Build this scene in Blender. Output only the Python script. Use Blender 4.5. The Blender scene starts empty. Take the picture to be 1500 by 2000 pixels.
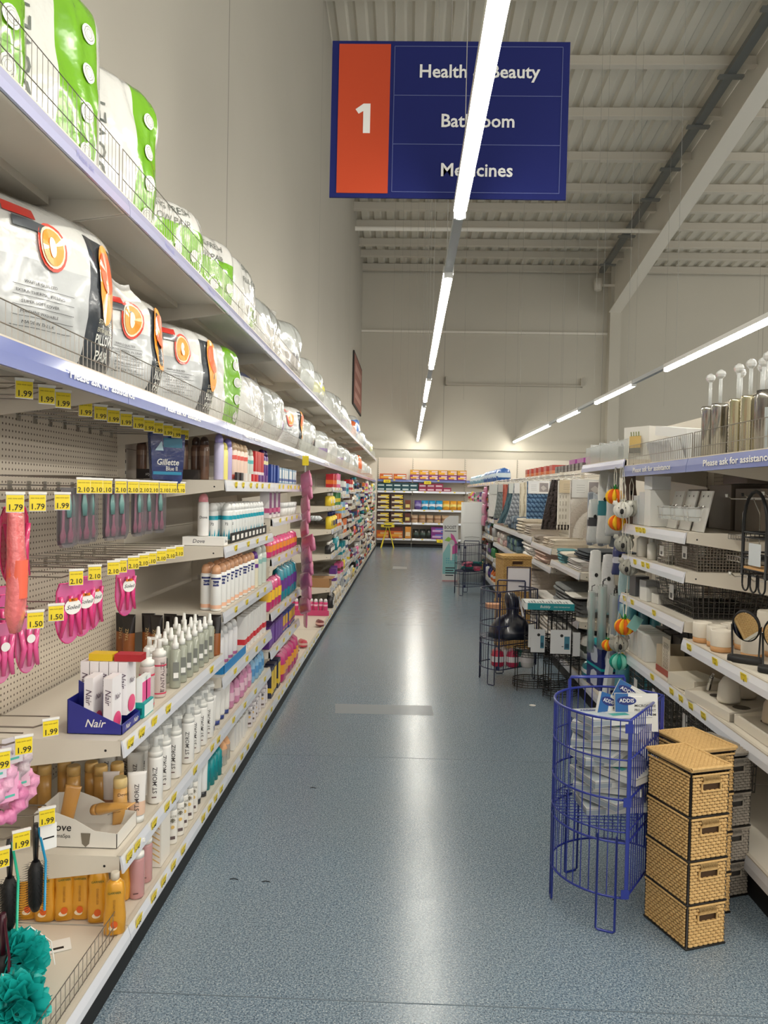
import bpy, math, random
from mathutils import Vector, Matrix, noise
random.seed(7)
SC = bpy.context.scene
COL = SC.collection
# ---------------------------------------------------------------- camera
EYE = 1.42
cd = bpy.data.cameras.new('camera'); cam = bpy.data.objects.new('camera', cd); COL.objects.link(cam)
cd.sensor_fit = 'VERTICAL'; cd.sensor_height = 24.0; cd.lens = 24.0 * 1500 / 2000; cd.clip_start = .02; cd.clip_end = 100
cam.matrix_world = Matrix(((0.99932412, -0.02006041, 0.03080396, 0),
                           (0.03130793, 0.02531279, -0.99918921, 0),
                           (0.01926442, 0.99947829, 0.02592373, EYE), (0, 0, 0, 1)))
SC.camera = cam
# ---------------------------------------------------------------- world, exposure
w = bpy.data.worlds.new('world'); SC.world = w; w.use_nodes = True
bg = w.node_tree.nodes['Background']; bg.inputs[0].default_value = (1.0, .96, .89, 1); bg.inputs[1].default_value = 1.3
SC.view_settings.view_transform = 'Standard'; SC.view_settings.look = 'None'
SC.view_settings.exposure = 0.0; SC.view_settings.gamma = 1.0
SC.cycles.max_bounces = 7; SC.cycles.diffuse_bounces = 4; SC.cycles.transparent_max_bounces = 24
SC.cycles.sample_clamp_indirect = 6
LAMP = 56.0     # strength of every fluorescent tube
# ---------------------------------------------------------------- materials
def lin(c):
    return tuple(((v/255)/12.92 if v/255 <= .04045 else ((v/255+.055)/1.055)**2.4) for v in c) + (1,)
MATS = {}
def M(col, rough=.5, metal=0, alpha=1, coat=0, emis=0, bump=None, spec=.5, trans=0):
    key = (tuple(col), rough, metal, alpha, coat, emis, bump, spec, trans)
    if key in MATS: return MATS[key]
    m = bpy.data.materials.new('mat_%02x%02x%02x' % tuple(int(v) for v in col)); m.use_nodes = True
    nt = m.node_tree; b = nt.nodes['Principled BSDF']
    b.inputs['Base Color'].default_value = lin(col); b.inputs['Roughness'].default_value = rough
    b.inputs['Metallic'].default_value = metal; b.inputs['Alpha'].default_value = alpha
    b.inputs['Coat Weight'].default_value = coat; b.inputs['Coat Roughness'].default_value = .12
    b.inputs['Specular IOR Level'].default_value = spec; b.inputs['Transmission Weight'].default_value = trans
    if emis:
        b.inputs['Emission Color'].default_value = lin(col); b.inputs['Emission Strength'].default_value = emis
    if bump:
        sc, st = bump
        tc = nt.nodes.new('ShaderNodeTexCoord'); n = nt.nodes.new('ShaderNodeTexNoise'); n.inputs['Scale'].default_value = sc
        n.inputs['Detail'].default_value = 3
        bp = nt.nodes.new('ShaderNodeBump'); bp.inputs['Strength'].default_value = st; bp.inputs['Distance'].default_value = .01
        nt.links.new(tc.outputs['Object'], n.inputs['Vector']); nt.links.new(n.outputs['Fac'], bp.inputs['Height'])
        nt.links.new(bp.outputs['Normal'], b.inputs['Normal'])
    MATS[key] = m
    return m
def nodes(name):
    m = bpy.data.materials.new(name); m.use_nodes = True
    return m, m.node_tree, m.node_tree.nodes['Principled BSDF']
def math_node(nt, op, a, b=None):
    n = nt.nodes.new('ShaderNodeMath'); n.operation = op
    for i, v in ((0, a), (1, b)):
        if v is None: continue
        if isinstance(v, (int, float)): n.inputs[i].default_value = v
        else: nt.links.new(v, n.inputs[i])
    return n.outputs[0]
def mixcol(nt, fac, a, b):
    n = nt.nodes.new('ShaderNodeMix'); n.data_type = 'RGBA'
    if isinstance(fac, (int, float)): n.inputs[0].default_value = fac
    else: nt.links.new(fac, n.inputs[0])
    for i, v in ((6, a), (7, b)):
        if isinstance(v, tuple): n.inputs[i].default_value = lin(v)
        else: nt.links.new(v, n.inputs[i])
    return n.outputs[2]
# floor: blue-grey safety vinyl with fine flecks
FLOOR, nt, b = nodes('speckled_vinyl')
tc = nt.nodes.new('ShaderNodeTexCoord')
def noise_n(scale, det=2):
    n = nt.nodes.new('ShaderNodeTexNoise'); n.inputs['Scale'].default_value = scale; n.inputs['Detail'].default_value = det
    nt.links.new(tc.outputs['Object'], n.inputs['Vector']); return n.outputs['Fac']
def step(v, lo, hi):
    n = nt.nodes.new('ShaderNodeMapRange'); n.inputs[1].default_value = lo; n.inputs[2].default_value = hi
    nt.links.new(v, n.inputs[0]); return n.outputs[0]
c = mixcol(nt, step(noise_n(150), .44, .58), (98, 118, 136), (138, 156, 170))
c = mixcol(nt, step(noise_n(240, 1), .62, .66), c, (196, 204, 208))
c = mixcol(nt, step(noise_n(200, 1), .40, .36), c, (58, 74, 92))
c = mixcol(nt, math_node(nt, 'MULTIPLY', step(noise_n(1.1, 4), .35, .7), .22), c, (128, 132, 130))
nt.links.new(c, b.inputs['Base Color']); b.inputs['Specular IOR Level'].default_value = .5
r = math_node(nt, 'ADD', math_node(nt, 'MULTIPLY', noise_n(14, 3), .14), .15); nt.links.new(r, b.inputs['Roughness'])
bp = nt.nodes.new('ShaderNodeBump'); bp.inputs['Strength'].default_value = .12; bp.inputs['Distance'].default_value = .002
nt.links.new(noise_n(160), bp.inputs['Height']); nt.links.new(bp.outputs['Normal'], b.inputs['Normal'])
# walls: painted composite panels, broad joints
def wall_mat(name, axis, pitch, off, col, joint):
    global tc
    m, nt_, b_ = nodes(name)
    t = nt_.nodes.new('ShaderNodeTexCoord'); s = nt_.nodes.new('ShaderNodeSeparateXYZ'); nt_.links.new(t.outputs['Object'], s.inputs[0])
    f = math_node(nt_, 'FRACT', math_node(nt_, 'DIVIDE', math_node(nt_, 'SUBTRACT', s.outputs[axis], off), pitch))
    line = math_node(nt_, 'LESS_THAN', f, .02/pitch)
    n = nt_.nodes.new('ShaderNodeTexNoise'); n.inputs['Scale'].default_value = .7; n.inputs['Detail'].default_value = 4
    nt_.links.new(t.outputs['Object'], n.inputs['Vector'])
    c1 = mixcol(nt_, n.outputs['Fac'], tuple(v-5 for v in col), tuple(min(255, v+4) for v in col))
    c2 = mixcol(nt_, line, c1, joint)
    nt_.links.new(c2, b_.inputs['Base Color']); b_.inputs['Roughness'].default_value = .6
    return m
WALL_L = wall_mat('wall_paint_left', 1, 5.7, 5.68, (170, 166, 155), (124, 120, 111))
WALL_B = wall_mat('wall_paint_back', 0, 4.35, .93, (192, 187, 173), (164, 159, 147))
# perforated back panel
PEG, nt, b = nodes('perforated_board')
t = nt.nodes.new('ShaderNodeTexCoord'); s = nt.nodes.new('ShaderNodeSeparateXYZ'); nt.links.new(t.outputs['Object'], s.inputs[0])
fy = math_node(nt, 'SUBTRACT', math_node(nt, 'FRACT', math_node(nt, 'DIVIDE', s.outputs[1], .0215)), .5)
fz = math_node(nt, 'SUBTRACT', math_node(nt, 'FRACT', math_node(nt, 'DIVIDE', s.outputs[2], .0215)), .5)
d2 = math_node(nt, 'ADD', math_node(nt, 'MULTIPLY', fy, fy), math_node(nt, 'MULTIPLY', fz, fz))
nt.links.new(mixcol(nt, math_node(nt, 'LESS_THAN', d2, .032), (212, 201, 184), (92, 78, 64)), b.inputs['Base Color']); b.inputs['Roughness'].default_value = .5
# common
CREAM = M((220, 212, 198), .42); CREAMD = M((204, 195, 180), .5); WHITE = M((236, 234, 228), .35, coat=.2)
STRIP = M((226, 228, 236), .22, coat=.6); YEL = M((240, 214, 40), .4); INK = M((24, 22, 24), .6); BLACK = M((14, 14, 16), .6)
LAV = M((176, 178, 208), .25, coat=.6); BLUESTRIP = M((104, 116, 176), .22, coat=.6)
CHROME = M((196, 194, 190), .25, 1.0); WIRE = M((158, 152, 144), .35, .9); DARKWIRE = M((36, 36, 38), .4, .4)
CLEAR = M((225, 230, 232), .08, alpha=.28, coat=.6); CLEARISH = M((196, 202, 198), .12, alpha=.45, coat=.5)
FILM = M((232, 233, 232), .13, alpha=.38, coat=.8, bump=(9, .9))
PAPER = M((240, 238, 234), .55); CARD = M((170, 130, 88), .8); BLUEWIRE = M((28, 46, 140), .3, coat=.4); NAVYWIRE = M((20, 26, 66), .35, coat=.3)
# ---------------------------------------------------------------- mesh builder
TEXT = {}
def glyphs(s, bold=0.0, shear=0.0):
    k = (s, bold, shear)
    if k not in TEXT:
        cu = bpy.data.curves.new('lettering', 'FONT'); cu.body = s; cu.size = 1; cu.offset = bold; cu.shear = shear
        cu.align_x = 'CENTER'; cu.align_y = 'CENTER'; cu.resolution_u = 2
        o = bpy.data.objects.new('lettering', cu)
        me = bpy.data.meshes.new_from_object(o)
        TEXT[k] = ([tuple(v.co) for v in me.vertices], [tuple(p.vertices) for p in me.polygons])
        bpy.data.meshes.remove(me); bpy.data.objects.remove(o); bpy.data.curves.remove(cu)
    return TEXT[k]
class MB:
    def __init__(s): s.v = []; s.f = []; s.mi = []; s.sm = []; s.mats = []; s.X = None
    def m(s, mat):
        if mat not in s.mats: s.mats.append(mat)
        return s.mats.index(mat)
    def add(s, vs, fs, mat, smooth=False):
        n = len(s.v)
        if s.X is not None: vs = [tuple(s.X @ Vector(p)) for p in vs]
        s.v.extend(vs); i = s.m(mat)
        for f in fs: s.f.append(tuple(n+k for k in f)); s.mi.append(i); s.sm.append(smooth)
        return s
    def box(s, x0, x1, y0, y1, z0, z1, mat):
        v = [(x0,y0,z0),(x1,y0,z0),(x1,y1,z0),(x0,y1,z0),(x0,y0,z1),(x1,y0,z1),(x1,y1,z1),(x0,y1,z1)]
        return s.add(v, [(0,3,2,1),(4,5,6,7),(0,1,5,4),(1,2,6,5),(2,3,7,6),(3,0,4,7)], mat)
    def prism(s, poly, axis, a, b, mat, smooth=False):      # poly in the two other axes, extruded along axis
        n = len(poly); vs = []
        for t in (a, b):
            for p, q in poly: vs.append((t,p,q) if axis == 0 else (p,t,q) if axis == 1 else (p,q,t))
        fs = [tuple(range(n)), tuple(range(2*n-1, n-1, -1))]
        s.add(vs, fs, mat)
        n0 = len(s.v)-2*n; i = s.m(mat)
        for k in range(n): s.f.append((n0+k, n0+(k+1)%n, n0+n+(k+1)%n, n0+n+k)); s.mi.append(i); s.sm.append(smooth)
        return s
    def quad(s, a, b, c, d, mat): return s.add([a,b,c,d], [(0,1,2,3)], mat)
    def loft(s, secs, mat, seg=16, caps=(1,1), smooth=True):   # secs: z, rx, ry, exponent, cx, cy
        vs = []; fs = []
        for sec in secs:
            z, rx, ry = sec[:3]; e = sec[3] if len(sec) > 3 else 2; cx = sec[4] if len(sec) > 4 else 0; cy = sec[5] if len(sec) > 5 else 0
            for k in range(seg):
                a = 2*math.pi*(k+.5)/seg; c, d = math.cos(a), math.sin(a)
                vs.append((cx+rx*math.copysign(abs(c)**(2/e), c), cy+ry*math.copysign(abs(d)**(2/e), d), z))
        for j in range(len(secs)-1):
            for k in range(seg):
                fs.append((j*seg+k, j*seg+(k+1)%seg, (j+1)*seg+(k+1)%seg, (j+1)*seg+k))
        s.add(vs, fs, mat, smooth)
        n0 = len(s.v)-len(vs); i = s.m(mat)
        if caps[0]: s.f.append(tuple(n0+k for k in range(seg-1, -1, -1))); s.mi.append(i); s.sm.append(False)
        if caps[1]: s.f.append(tuple(n0+(len(secs)-1)*seg+k for k in range(seg))); s.mi.append(i); s.sm.append(False)
        return s
    def cyl(s, x, y, z0, z1, r, mat, seg=14): return s.loft([(z0,r,r,2,x,y),(z1,r,r,2,x,y)], mat, seg)
    def tube(s, pts, r, mat, seg=6, closed=False):
        P = [Vector(p) for p in pts]; n = len(P); vs = []; fs = []
        up = Vector((.13,.27,1)).normalized()
        for i in range(n):
            if closed: t = P[(i+1)%n]-P[i-1]
            else: t = P[min(i+1,n-1)]-P[max(i-1,0)]
            t = t.normalized() if t.length > 1e-9 else Vector((0,0,1))
            a = t.cross(up); a = a.normalized() if a.length > .05 else t.cross(Vector((1,0,0))).normalized()
            b = t.cross(a)
            for k in range(seg):
                q = 2*math.pi*k/seg; vs.append(tuple(P[i]+a*(r*math.cos(q))+b*(r*math.sin(q))))
        for i in range(n if closed else n-1):
            j = (i+1)%n
            for k in range(seg): fs.append((i*seg+k, j*seg+k, j*seg+(k+1)%seg, i*seg+(k+1)%seg))
        if not closed: fs += [tuple(range(seg-1,-1,-1)), tuple((n-1)*seg+k for k in range(seg))]
        return s.add(vs, fs, mat, seg > 4)
    def text(s, st, size, fn, mat, bold=0.0, shear=0.0, wid=None):
        vs, fs = glyphs(st, bold, shear)
        if not vs: return s
        xs = [p[0] for p in vs]; k = size
        kx = k if wid is None else wid/max(1e-6, max(xs)-min(xs))
        return s.add([fn(p[0]*kx, p[1]*k) for p in vs], fs, mat)
    def grid(s, nu, nv, fn, mat, smooth=True, closed_u=False):
        vs = [fn(i/nu, j/nv) for j in range(nv+1) for i in range(nu+1)]
        fs = [(j*(nu+1)+i, j*(nu+1)+i+1, (j+1)*(nu+1)+i+1, (j+1)*(nu+1)+i) for j in range(nv) for i in range(nu)]
        return s.add(vs, fs, mat, smooth)
    def build(s, name, parent=None, loc=None):
        me = bpy.data.meshes.new(name); me.from_pydata(s.v, [], s.f)
        for m in s.mats: me.materials.append(m)
        me.polygons.foreach_set('material_index', s.mi); me.polygons.foreach_set('use_smooth', s.sm); me.update()
        o = bpy.data.objects.new(name, me); COL.objects.link(o)
        if parent: o.parent = parent
        if loc: o.location = loc
        return o
def flat(ox, oy, oz, u=(1,0,0), v=(0,0,1)):
    return lambda a, b: (ox+u[0]*a+v[0]*b, oy+u[1]*a+v[1]*b, oz+u[2]*a+v[2]*b)
def wrap(r, z0, vertical=False, ang=-90, ry=None):     # onto a cylinder whose label looks along -y
    ry = ry or r
    def fn(a, b):
        if vertical: a, b = -b, a
        q = math.radians(ang)+a/r
        return ((r+.0006)*math.cos(q), (ry+.0006)*math.sin(q), z0+b)
    return fn
# ---------------------------------------------------------------- things
LABELS = {}
def tag(o, label, cat, group=None):
    o['label'] = label; o['category'] = cat
    if group: o['group'] = group
    LABELS[label] = LABELS.get(label, 0)+1
    return o
def thing(name, loc=(0,0,0), rz=0):
    o = bpy.data.objects.new(name, None); COL.objects.link(o); o.location = loc; o.rotation_euler = (0,0,rz); o.empty_display_size = .05
    return o
def struct(name, mb): o = mb.build(name); o['kind'] = 'structure'; return o
def dup(src, parent=None):
    c = src.copy(); COL.objects.link(c)
    if parent: c.parent = parent
    for ch in CH.get(src.name, []): dup(ch, c)
    return c
CH = {}
def remember(o):
    kids = [c for c in o.children]
    CH[o.name] = kids
    for c in kids: remember(c)
PROTO = {}; BUILD = {}
def put(key, loc, label, cat, group=None, rz=0, tilt=None, s=None):
    if key not in PROTO:
        o = BUILD[key[0]](*key[1:]); remember(o); PROTO[key] = o
    else: o = dup(PROTO[key])
    o.location = loc; o.rotation_euler = ((tilt or (0,0))[0], (tilt or (0,0))[1], rz)
    if s: o.scale = (s,s,s) if isinstance(s, (int,float)) else s
    return tag(o, label, cat, group)
ORD = ['first','second','third','fourth','fifth','sixth','seventh','eighth','ninth','tenth','eleventh','twelfth','thirteenth','fourteenth',
       'fifteenth','sixteenth','seventeenth','eighteenth','nineteenth','twentieth'] + ['%dth' % k for k in range(21, 60)]
def rnd(a, b): return random.uniform(a, b)
def row(key, pts, desc, where, cat, group, rz=.5, jit=.15, s=None, end='near end'):
    """a line of the same goods; every one its own thing"""
    n = len(pts)
    for i, p in enumerate(pts):
        which = ('only one' if n == 1 else ORD[i]+' from the '+end)
        put(key, p, '%s, %s, %s' % (desc, which, where) if n > 1 else '%s, %s' % (desc, where), cat, group if n > 1 else None,
            rz + rnd(-jit, jit), s=s)
def line(x, y0, y1, z, n, dx=0):
    return [(x+dx*i+rnd(-.004,.004), y0+(y1-y0)*i/max(1, n-1), z) for i in range(n)]
# ================================================================ lamps
TUBE = M((255, 250, 238), .4, emis=LAMP)
GREYPOLE = M((176, 180, 182), .4, .3); FIXT = M((214, 214, 210), .4)
def strip_lamp(x, y0, y1, label):
    t = thing('strip_light', (x, y0, 2.87)); L = y1-y0
    MB().loft([(0,.024,.024,3),(L,.024,.024,3)], TUBE, 10).build('light_tube', t).rotation_euler = (-math.pi/2, 0, 0)
    a = MB(); a.box(-.034,.034,0,L,.016,.06,FIXT); a.box(-.03,.03,-.01,.012,-.02,.05,FIXT); a.box(-.03,.03,L-.012,L+.01,-.02,.05,FIXT); a.build('housing', t)
    k = MB()
    for q in (.3, L-.3): k.tube([(0,q,.065),(0,q,5.0+.105*(18-y0-q))], .0022, M((150,148,142), .5), 4)
    k.build('suspension_wire', t)
    tag(t, label, 'light', 'suspended strip lights over the aisle')
def run(x, spans, side):
    nm = ['nearest','second','third','fourth','fifth','farthest']
    for i, (a, b) in enumerate(spans): strip_lamp(x, a, b, '%s lit fluorescent strip in the %s hanging row' % (nm[i] if i < len(spans)-1 else 'farthest', side))
    for i, ((a, b), (c, d)) in enumerate(zip(spans, spans[1:])):
        tag(MB().box(x-.026, x+.026, b+.012, c-.012, 2.885, 2.93, GREYPOLE).build('trunking_rail'), 'grey unlit rail, %s gap of the %s hanging lamp row' % (nm[i], side), 'light rail', 'unlit trunking rails')
run(.24, [(.6,4.05),(5.15,8.94),(9.9,12.17),(13.0,15.35),(15.75,21.38)], 'left')
run(2.9, [(6.5-1.2,8.85),(10.1,12.1),(13.28,15.1),(16.0,21.38)], 'right')
# the store's other rows, outside this view
for x, spans in ((.24, ((-5,-1.4),)), (2.9, ((-4.5,-.7),(.2,3.8))), (6.0, ((-4,0),(.8,4.4)))):
    for a, b in spans:
        o = MB().loft([(0,.024,.024,3),(b-a,.024,.024,3)], TUBE, 8).build('strip_light', loc=(x,a,2.87)); o.rotation_euler = (-math.pi/2,0,0)
        tag(o, 'fluorescent strip of the store beyond this view %s' % ('over the aisle behind' if x < 1 else 'over the next aisle' if x < 3 else 'over the third aisle'), 'light', 'strip lights out of view')
# ================================================================ structure
struct('floor', MB().box(-2.2, 15, -6, 22, -.1, 0, FLOOR))
SEAM = M((96, 110, 122), .5)
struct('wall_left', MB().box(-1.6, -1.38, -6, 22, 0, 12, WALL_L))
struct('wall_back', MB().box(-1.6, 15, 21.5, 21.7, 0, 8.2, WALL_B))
ZR = lambda y: 7.7+.105*(21.5-y)
ROOFM = M((210, 205, 191), .5)
m = MB(); prof = []; x = -1.5
while x < 15: prof += [(x,0),(x+.10,0),(x+.14,.05),(x+.22,.05),(x+.26,0)]; x += .30
vs = [(px, yy, ZR(yy)+pz) for yy in (21.5, -6) for px, pz in prof]; n = len(prof)
m.add(vs, [(i, i+1, n+i+1, n+i) for i in range(n-1)], ROOFM)
struct('ceiling', m)
m = MB()
def sloped(m, x0, x1, y, h0, h1, dy, mat):
    z = ZR(y); m.box(x0, x1, y, y+dy, z+h0, z+h1, mat)
PURL = M((204, 198, 185), .5)
for y in (11.3, 12.8, 14.2, 15.65, 16.9, 17.8, 18.7, 19.7, 20.4, 21.3, 9.8, 8.3, 6.8):
    m = MB(); sloped(m, -1.4, 15, y, -.2, -.01, .07, PURL); sloped(m, -1.4, 15, y, -.2, -.185, -.07, PURL); struct('trim_%d' % int(y*10), m)
m = MB()                                       # haunched rafter
RAFT = M((222, 217, 205), .5)
def zb(y): return 6.45+.175*(21.2-y)
m.prism([(21.2, zb(21.2)), (-2, min(zb(6.8), 8.96)+.6), (-2, ZR(-2)), (21.2, ZR(21.2))] if 0 else [(21.2, zb(21.2)), (8, zb(8)), (8, ZR(8)-.02), (21.2, ZR(21.2)-.02)], 0, 5.5, 5.53, RAFT)
m.prism([(21.2, zb(21.2)), (8, zb(8)), (8, zb(8)-.03), (21.2, zb(21.2)-.03)], 0, 5.36, 5.68, RAFT)
struct('trim_rafter', m)
m = MB(); m.box(5.4, 5.7, 21.2, 21.5, 0, 7.7, WALL_B); struct('trim_column', m)
m = MB(); m.tube([(-1.3,17.3,7.3),(5.5,17.3,7.3)], .05, RAFT, 8); struct('trim_tie', m)
m = MB(); GALV = M((128, 130, 128), .45, .5)
m.prism([(21.0, ZR(21)-.24), (8, ZR(8)-.24), (8, ZR(8)-.33), (21.0, ZR(21)-.33)], 0, 5.02, 5.17, GALV)
for y in (11.3, 12.8, 14.2, 15.65, 16.9, 18.7, 20.4): m.box(4.9, 5.3, y-.04, y+.06, ZR(y)-.37, ZR(y)-.33, GALV)
o = m.build('cable_tray'); tag(o, 'grey galvanised cable tray running under the roof beside the rafter', 'cable tray')
m = MB()                                       # long channel and rails on the back wall
m.box(.98, 4.75, 21.42, 21.5, 4.42, 4.47, M((176,170,156),.5)); m.box(.98,1.03,21.4,21.5,4.42,4.66, M((176,170,156),.5)); m.box(4.7,4.75,21.4,21.5,4.42,4.66, M((176,170,156),.5))
tag(m.build('wall_channel'), 'long shallow channel with upturned ends fixed on the back wall', 'channel')
m = MB(); m.box(-1.38, 5.4, 21.44, 21.5, 5.86, 5.92, RAFT); struct('trim_1', m)
m = MB(); m.box(-1.6, 15, 21.46, 21.5, 2.62, 2.64, M((186,180,166),.5)); struct('trim_2', m)
m = MB()
for y0 in (4.22,): pass
m.box(-.8, 1.25, 2.1, 2.104, -.001, .0006, SEAM); m.box(-.8, 1.25, 4.075, 4.079, -.001, .0006, SEAM); m.box(-.8,1.25,8.2,8.205,-.001,.0006,SEAM)
struct('trim_3', m)
# ================================================================ hanging aisle sign
t = thing('aisle_sign', (.18, 4.2, 3.43)); t.rotation_euler = (0, math.radians(.25), 0)
SB = M((26, 33, 92), .7, spec=.15); SO = M((178, 68, 40), .7, spec=.15); SW = M((214, 214, 212), .5); SL = M((66, 76, 126), .5)
MB().box(-.638,.638,0,.012,-.418,.418,SB).build('sign_board', t)
p = MB(); p.box(-.60,-.322,-.004,0,-.395,.40,SO); p.prism([(-.425,-.075),(-.425,.082),(-.462,.082),(-.505,.052),(-.488,.028),(-.463,.043),(-.463,-.075)],1,-.0055,-.004,SW); p.build('number_panel', t)
p = MB()
for k, s in enumerate(('Health & Beauty','Bathroom','Medicines')): p.text(s, .098, flat(.155,-.003,.255-.262*k), SW, .018)
p.build('lettering', t)
p = MB()
for z in (.39, .13, -.13, -.385): p.box(-.30,.60,-.002,0,z-.002,z+.002,SL)
for x in (-.30,.60): p.box(x-.002,x+.002,-.002,0,-.385,.39,SL)
p.build('panel_lines', t)
p = MB()
for x in (-.30,.30): p.tube([(x,.006,.418),(x,.006,ZR(4.2)-3.43)], .0022, M((130,128,122),.4,.6), 4)
p.build('suspension_wire', t)
tag(t, 'large blue and orange aisle sign number 1 hanging from the roof', 'sign')
# loose hanging wires
m = MB()
for k, (x, y) in enumerate(((.9,13),(1.7,12),(2.6,11),(-.35,15),(-.2,15.3),(-.05,15.1),(.1,15.6),(3.6,12.5),(4.4,13.5),(6.2,14),(3.3,17),(2.2,18))):
    o = MB().tube([(0,0,0),(0,0,ZR(y)-3.0)], .0022, M((150,146,136),.5), 4).build('hanging_wire', loc=(x,y,3.0))
    tag(o, 'thin bare suspension wire hanging from the roof, %s from the left' % ORD[[-.35,-.2,-.05,.1,.9,1.7,2.2,2.6,3.3,3.6,4.4,6.2].index(x)], 'wire', 'bare suspension wires')
# wall poster, small fittings
t = thing('wall_poster', (-1.37, 18.3, 3.5))
p = MB(); p.box(0,.03,0,3.0,0,1.28, M((36,30,30),.6)); p.build('frame', t)
p = MB(); p.box(.03,.034,.08,2.94,.05,1.23, M((132,84,74),.6)); p.box(.034,.036,.4,2.6,.85,1.05,M((170,130,120),.6)); p.box(.034,.036,.4,2.3,.5,.66,M((170,130,120),.6)); p.box(.034,.036,.4,2.5,.22,.36,M((170,130,120),.6)); p.build('printed_face', t)
tag(t, 'dull red poster board high on the left wall near the far corner', 'poster')
t = thing('wall_speaker', (5.05, 21.2, 7.15)); MB().loft([(-.14,.09,.12,3),(.16,.12,.14,3)], RAFT, 10).build('speaker_body', t); MB().box(-.03,.5,-.02,.02,-.03,.03,RAFT).build('bracket', t)
tag(t, 'cream box fitting on the back wall beside the rafter foot', 'wall fitting')
# floor tape and litter
tag(MB().add([(-.457,5.08,.0015),(.186,5.10,.0015),(.192,4.875,.0015),(-.437,4.86,.0015)], [(0,3,2,1)], M((186,190,194),.5,alpha=.45)).build('floor_tape'), 'pale strip of worn tape stuck across the near aisle floor', 'tape')
tag(MB().add([(-.26,14.7,.0015),(.009,14.65,.0015),(.009,14.2,.0015),(-.26,14.2,.0015)], [(0,3,2,1)], M((210,210,208),.5,alpha=.5)).build('floor_tape'), 'small pale strip of tape far down the aisle floor', 'tape')
tag(MB().cyl(0,0,0,.002,.022,WHITE,16).build('paper_disc', loc=(.868,5.175,.001)), 'small white disc lying on the floor near the black wire stands', 'disc')
for k, (x, y) in enumerate(((-.62,2.74),(-.50,2.73),(-.44,3.62))):
    o = MB().tube([(0,0,0),(.012,.006,.001),(.03,.001,0)], .0015, INK, 5).build('floor_scrap', loc=(x,y,.0015))
    tag(o, 'tiny dark scrap on the vinyl floor, %s from the camera' % ORD[k], 'scrap', 'dark scraps on the floor')
# ================================================================ shelving bays
# local frame: y along the run, x from the back panel (0) towards the aisle (d), z up
def price_mesh(txt):
    k = ('price', txt)
    if k not in TEXT:
        p = MB(); p.box(0,.0012,-.025,.025,-.0215,.0215, YEL)
        if txt:
            p.text(txt, .025, flat(.0018,.0015,-.008,(0,1,0)), INK, .01); p.text('each value', .007, flat(.0018,0,.015,(0,1,0)), M((120,100,30),.6))
        o = p.build('price_label'); TEXT[k] = o.data; bpy.data.objects.remove(o)
    return TEXT[k]
def price(parent, loc, txt, rot=(0,0,0)):
    o = bpy.data.objects.new('price_label', price_mesh(txt)); COL.objects.link(o); o.parent = parent; o.location = loc; o.rotation_euler = rot
SHC = {}
def shelf(root, w, d, z, tags=(), strip='white', guard=None, sides=True, mirror=False):
    """deck, folded front, tapered side brackets; ticket strip and price labels are its parts"""
    key = (w, round(d,3), strip, sides)
    if key not in SHC:
        m = MB(); m.box(.02,d,.004,w-.004,-.006,0,CREAM); m.box(d-.012,d-.004,.004,w-.004,-.046,-.006,CREAM)
        m.box(d*.42,d*.56,.03,w-.03,-.03,-.006,CREAMD)
        if sides:
            for y in (.004, w-.008): m.prism([(.0,-.005),(d-.004,-.005),(d-.004,-.045),(.0,-.115)], 1, y, y+.004, CREAM)
            for y in (.0035, w-.0035): m.add([(d-.05+.004*math.cos(a),y,-.03+.004*math.sin(a)) for a in [q*math.pi/4 for q in range(8)]], [tuple(range(8))], INK)
        o = m.build('shelf'); mesh = o.data; bpy.data.objects.remove(o)
        sp = {'white': STRIP, 'blue': BLUESTRIP, 'lav': LAV}[strip]
        m = MB(); hh = .060 if strip == 'blue' else .050
        m.prism([(d-.004,.002),(d,.003),(d+.008,-hh*.5),(d+.010,-hh),(d+.004,-hh-.001)], 1, .002, w-.002, sp)
        m.box(d-.012,d+.001,.002,w-.002,.0,.004,CREAMD)
        o = m.build('ticket_strip'); sm = o.data; bpy.data.objects.remove(o)
        SHC[key] = (mesh, sm)
    o = bpy.data.objects.new('shelf', SHC[key][0]); COL.objects.link(o); o.parent = root; o.location = (0,0,z)
    s = bpy.data.objects.new('ticket_strip', SHC[key][1]); COL.objects.link(s); s.parent = o
    for y, txt in tags: price(o, (d+.0082, y, -.026), txt, (0, math.radians(7), math.pi if 0 else 0))
    if guard:
        h, kind = guard
        k2 = ('guard', w, d, h, kind)
        if k2 not in SHC:
            m = MB(); x = d-.02
            if kind == 'wire':
                n = int((w-.03)/.0255)
                for i in range(n+1):
                    y = .015+(w-.03)*i/n; m.tube([(x,y,0),(x,y,h)], .0011, WIRE, 4)
                for zz in (.004, h*.42, h): m.tube([(x,.012,zz),(x,w-.012,zz)], .0016, WIRE, 4)
                for y in (.012, w-.012): m.tube([(x,y,0),(x,y,h)], .002, WIRE, 4)
            else:
                m.box(x-.001,x+.001,.01,w-.01,0,h,CLEARISH); m.box(x-.002,x+.002,.01,w-.01,h-.003,h,CLEAR)
            q = m.build('shelf_guard'); SHC[k2] = q.data; bpy.data.objects.remove(q)
        g = bpy.data.objects.new('shelf_guard', SHC[k2]); COL.objects.link(g); g.parent = o
    return o
BAYM = {}
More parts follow.
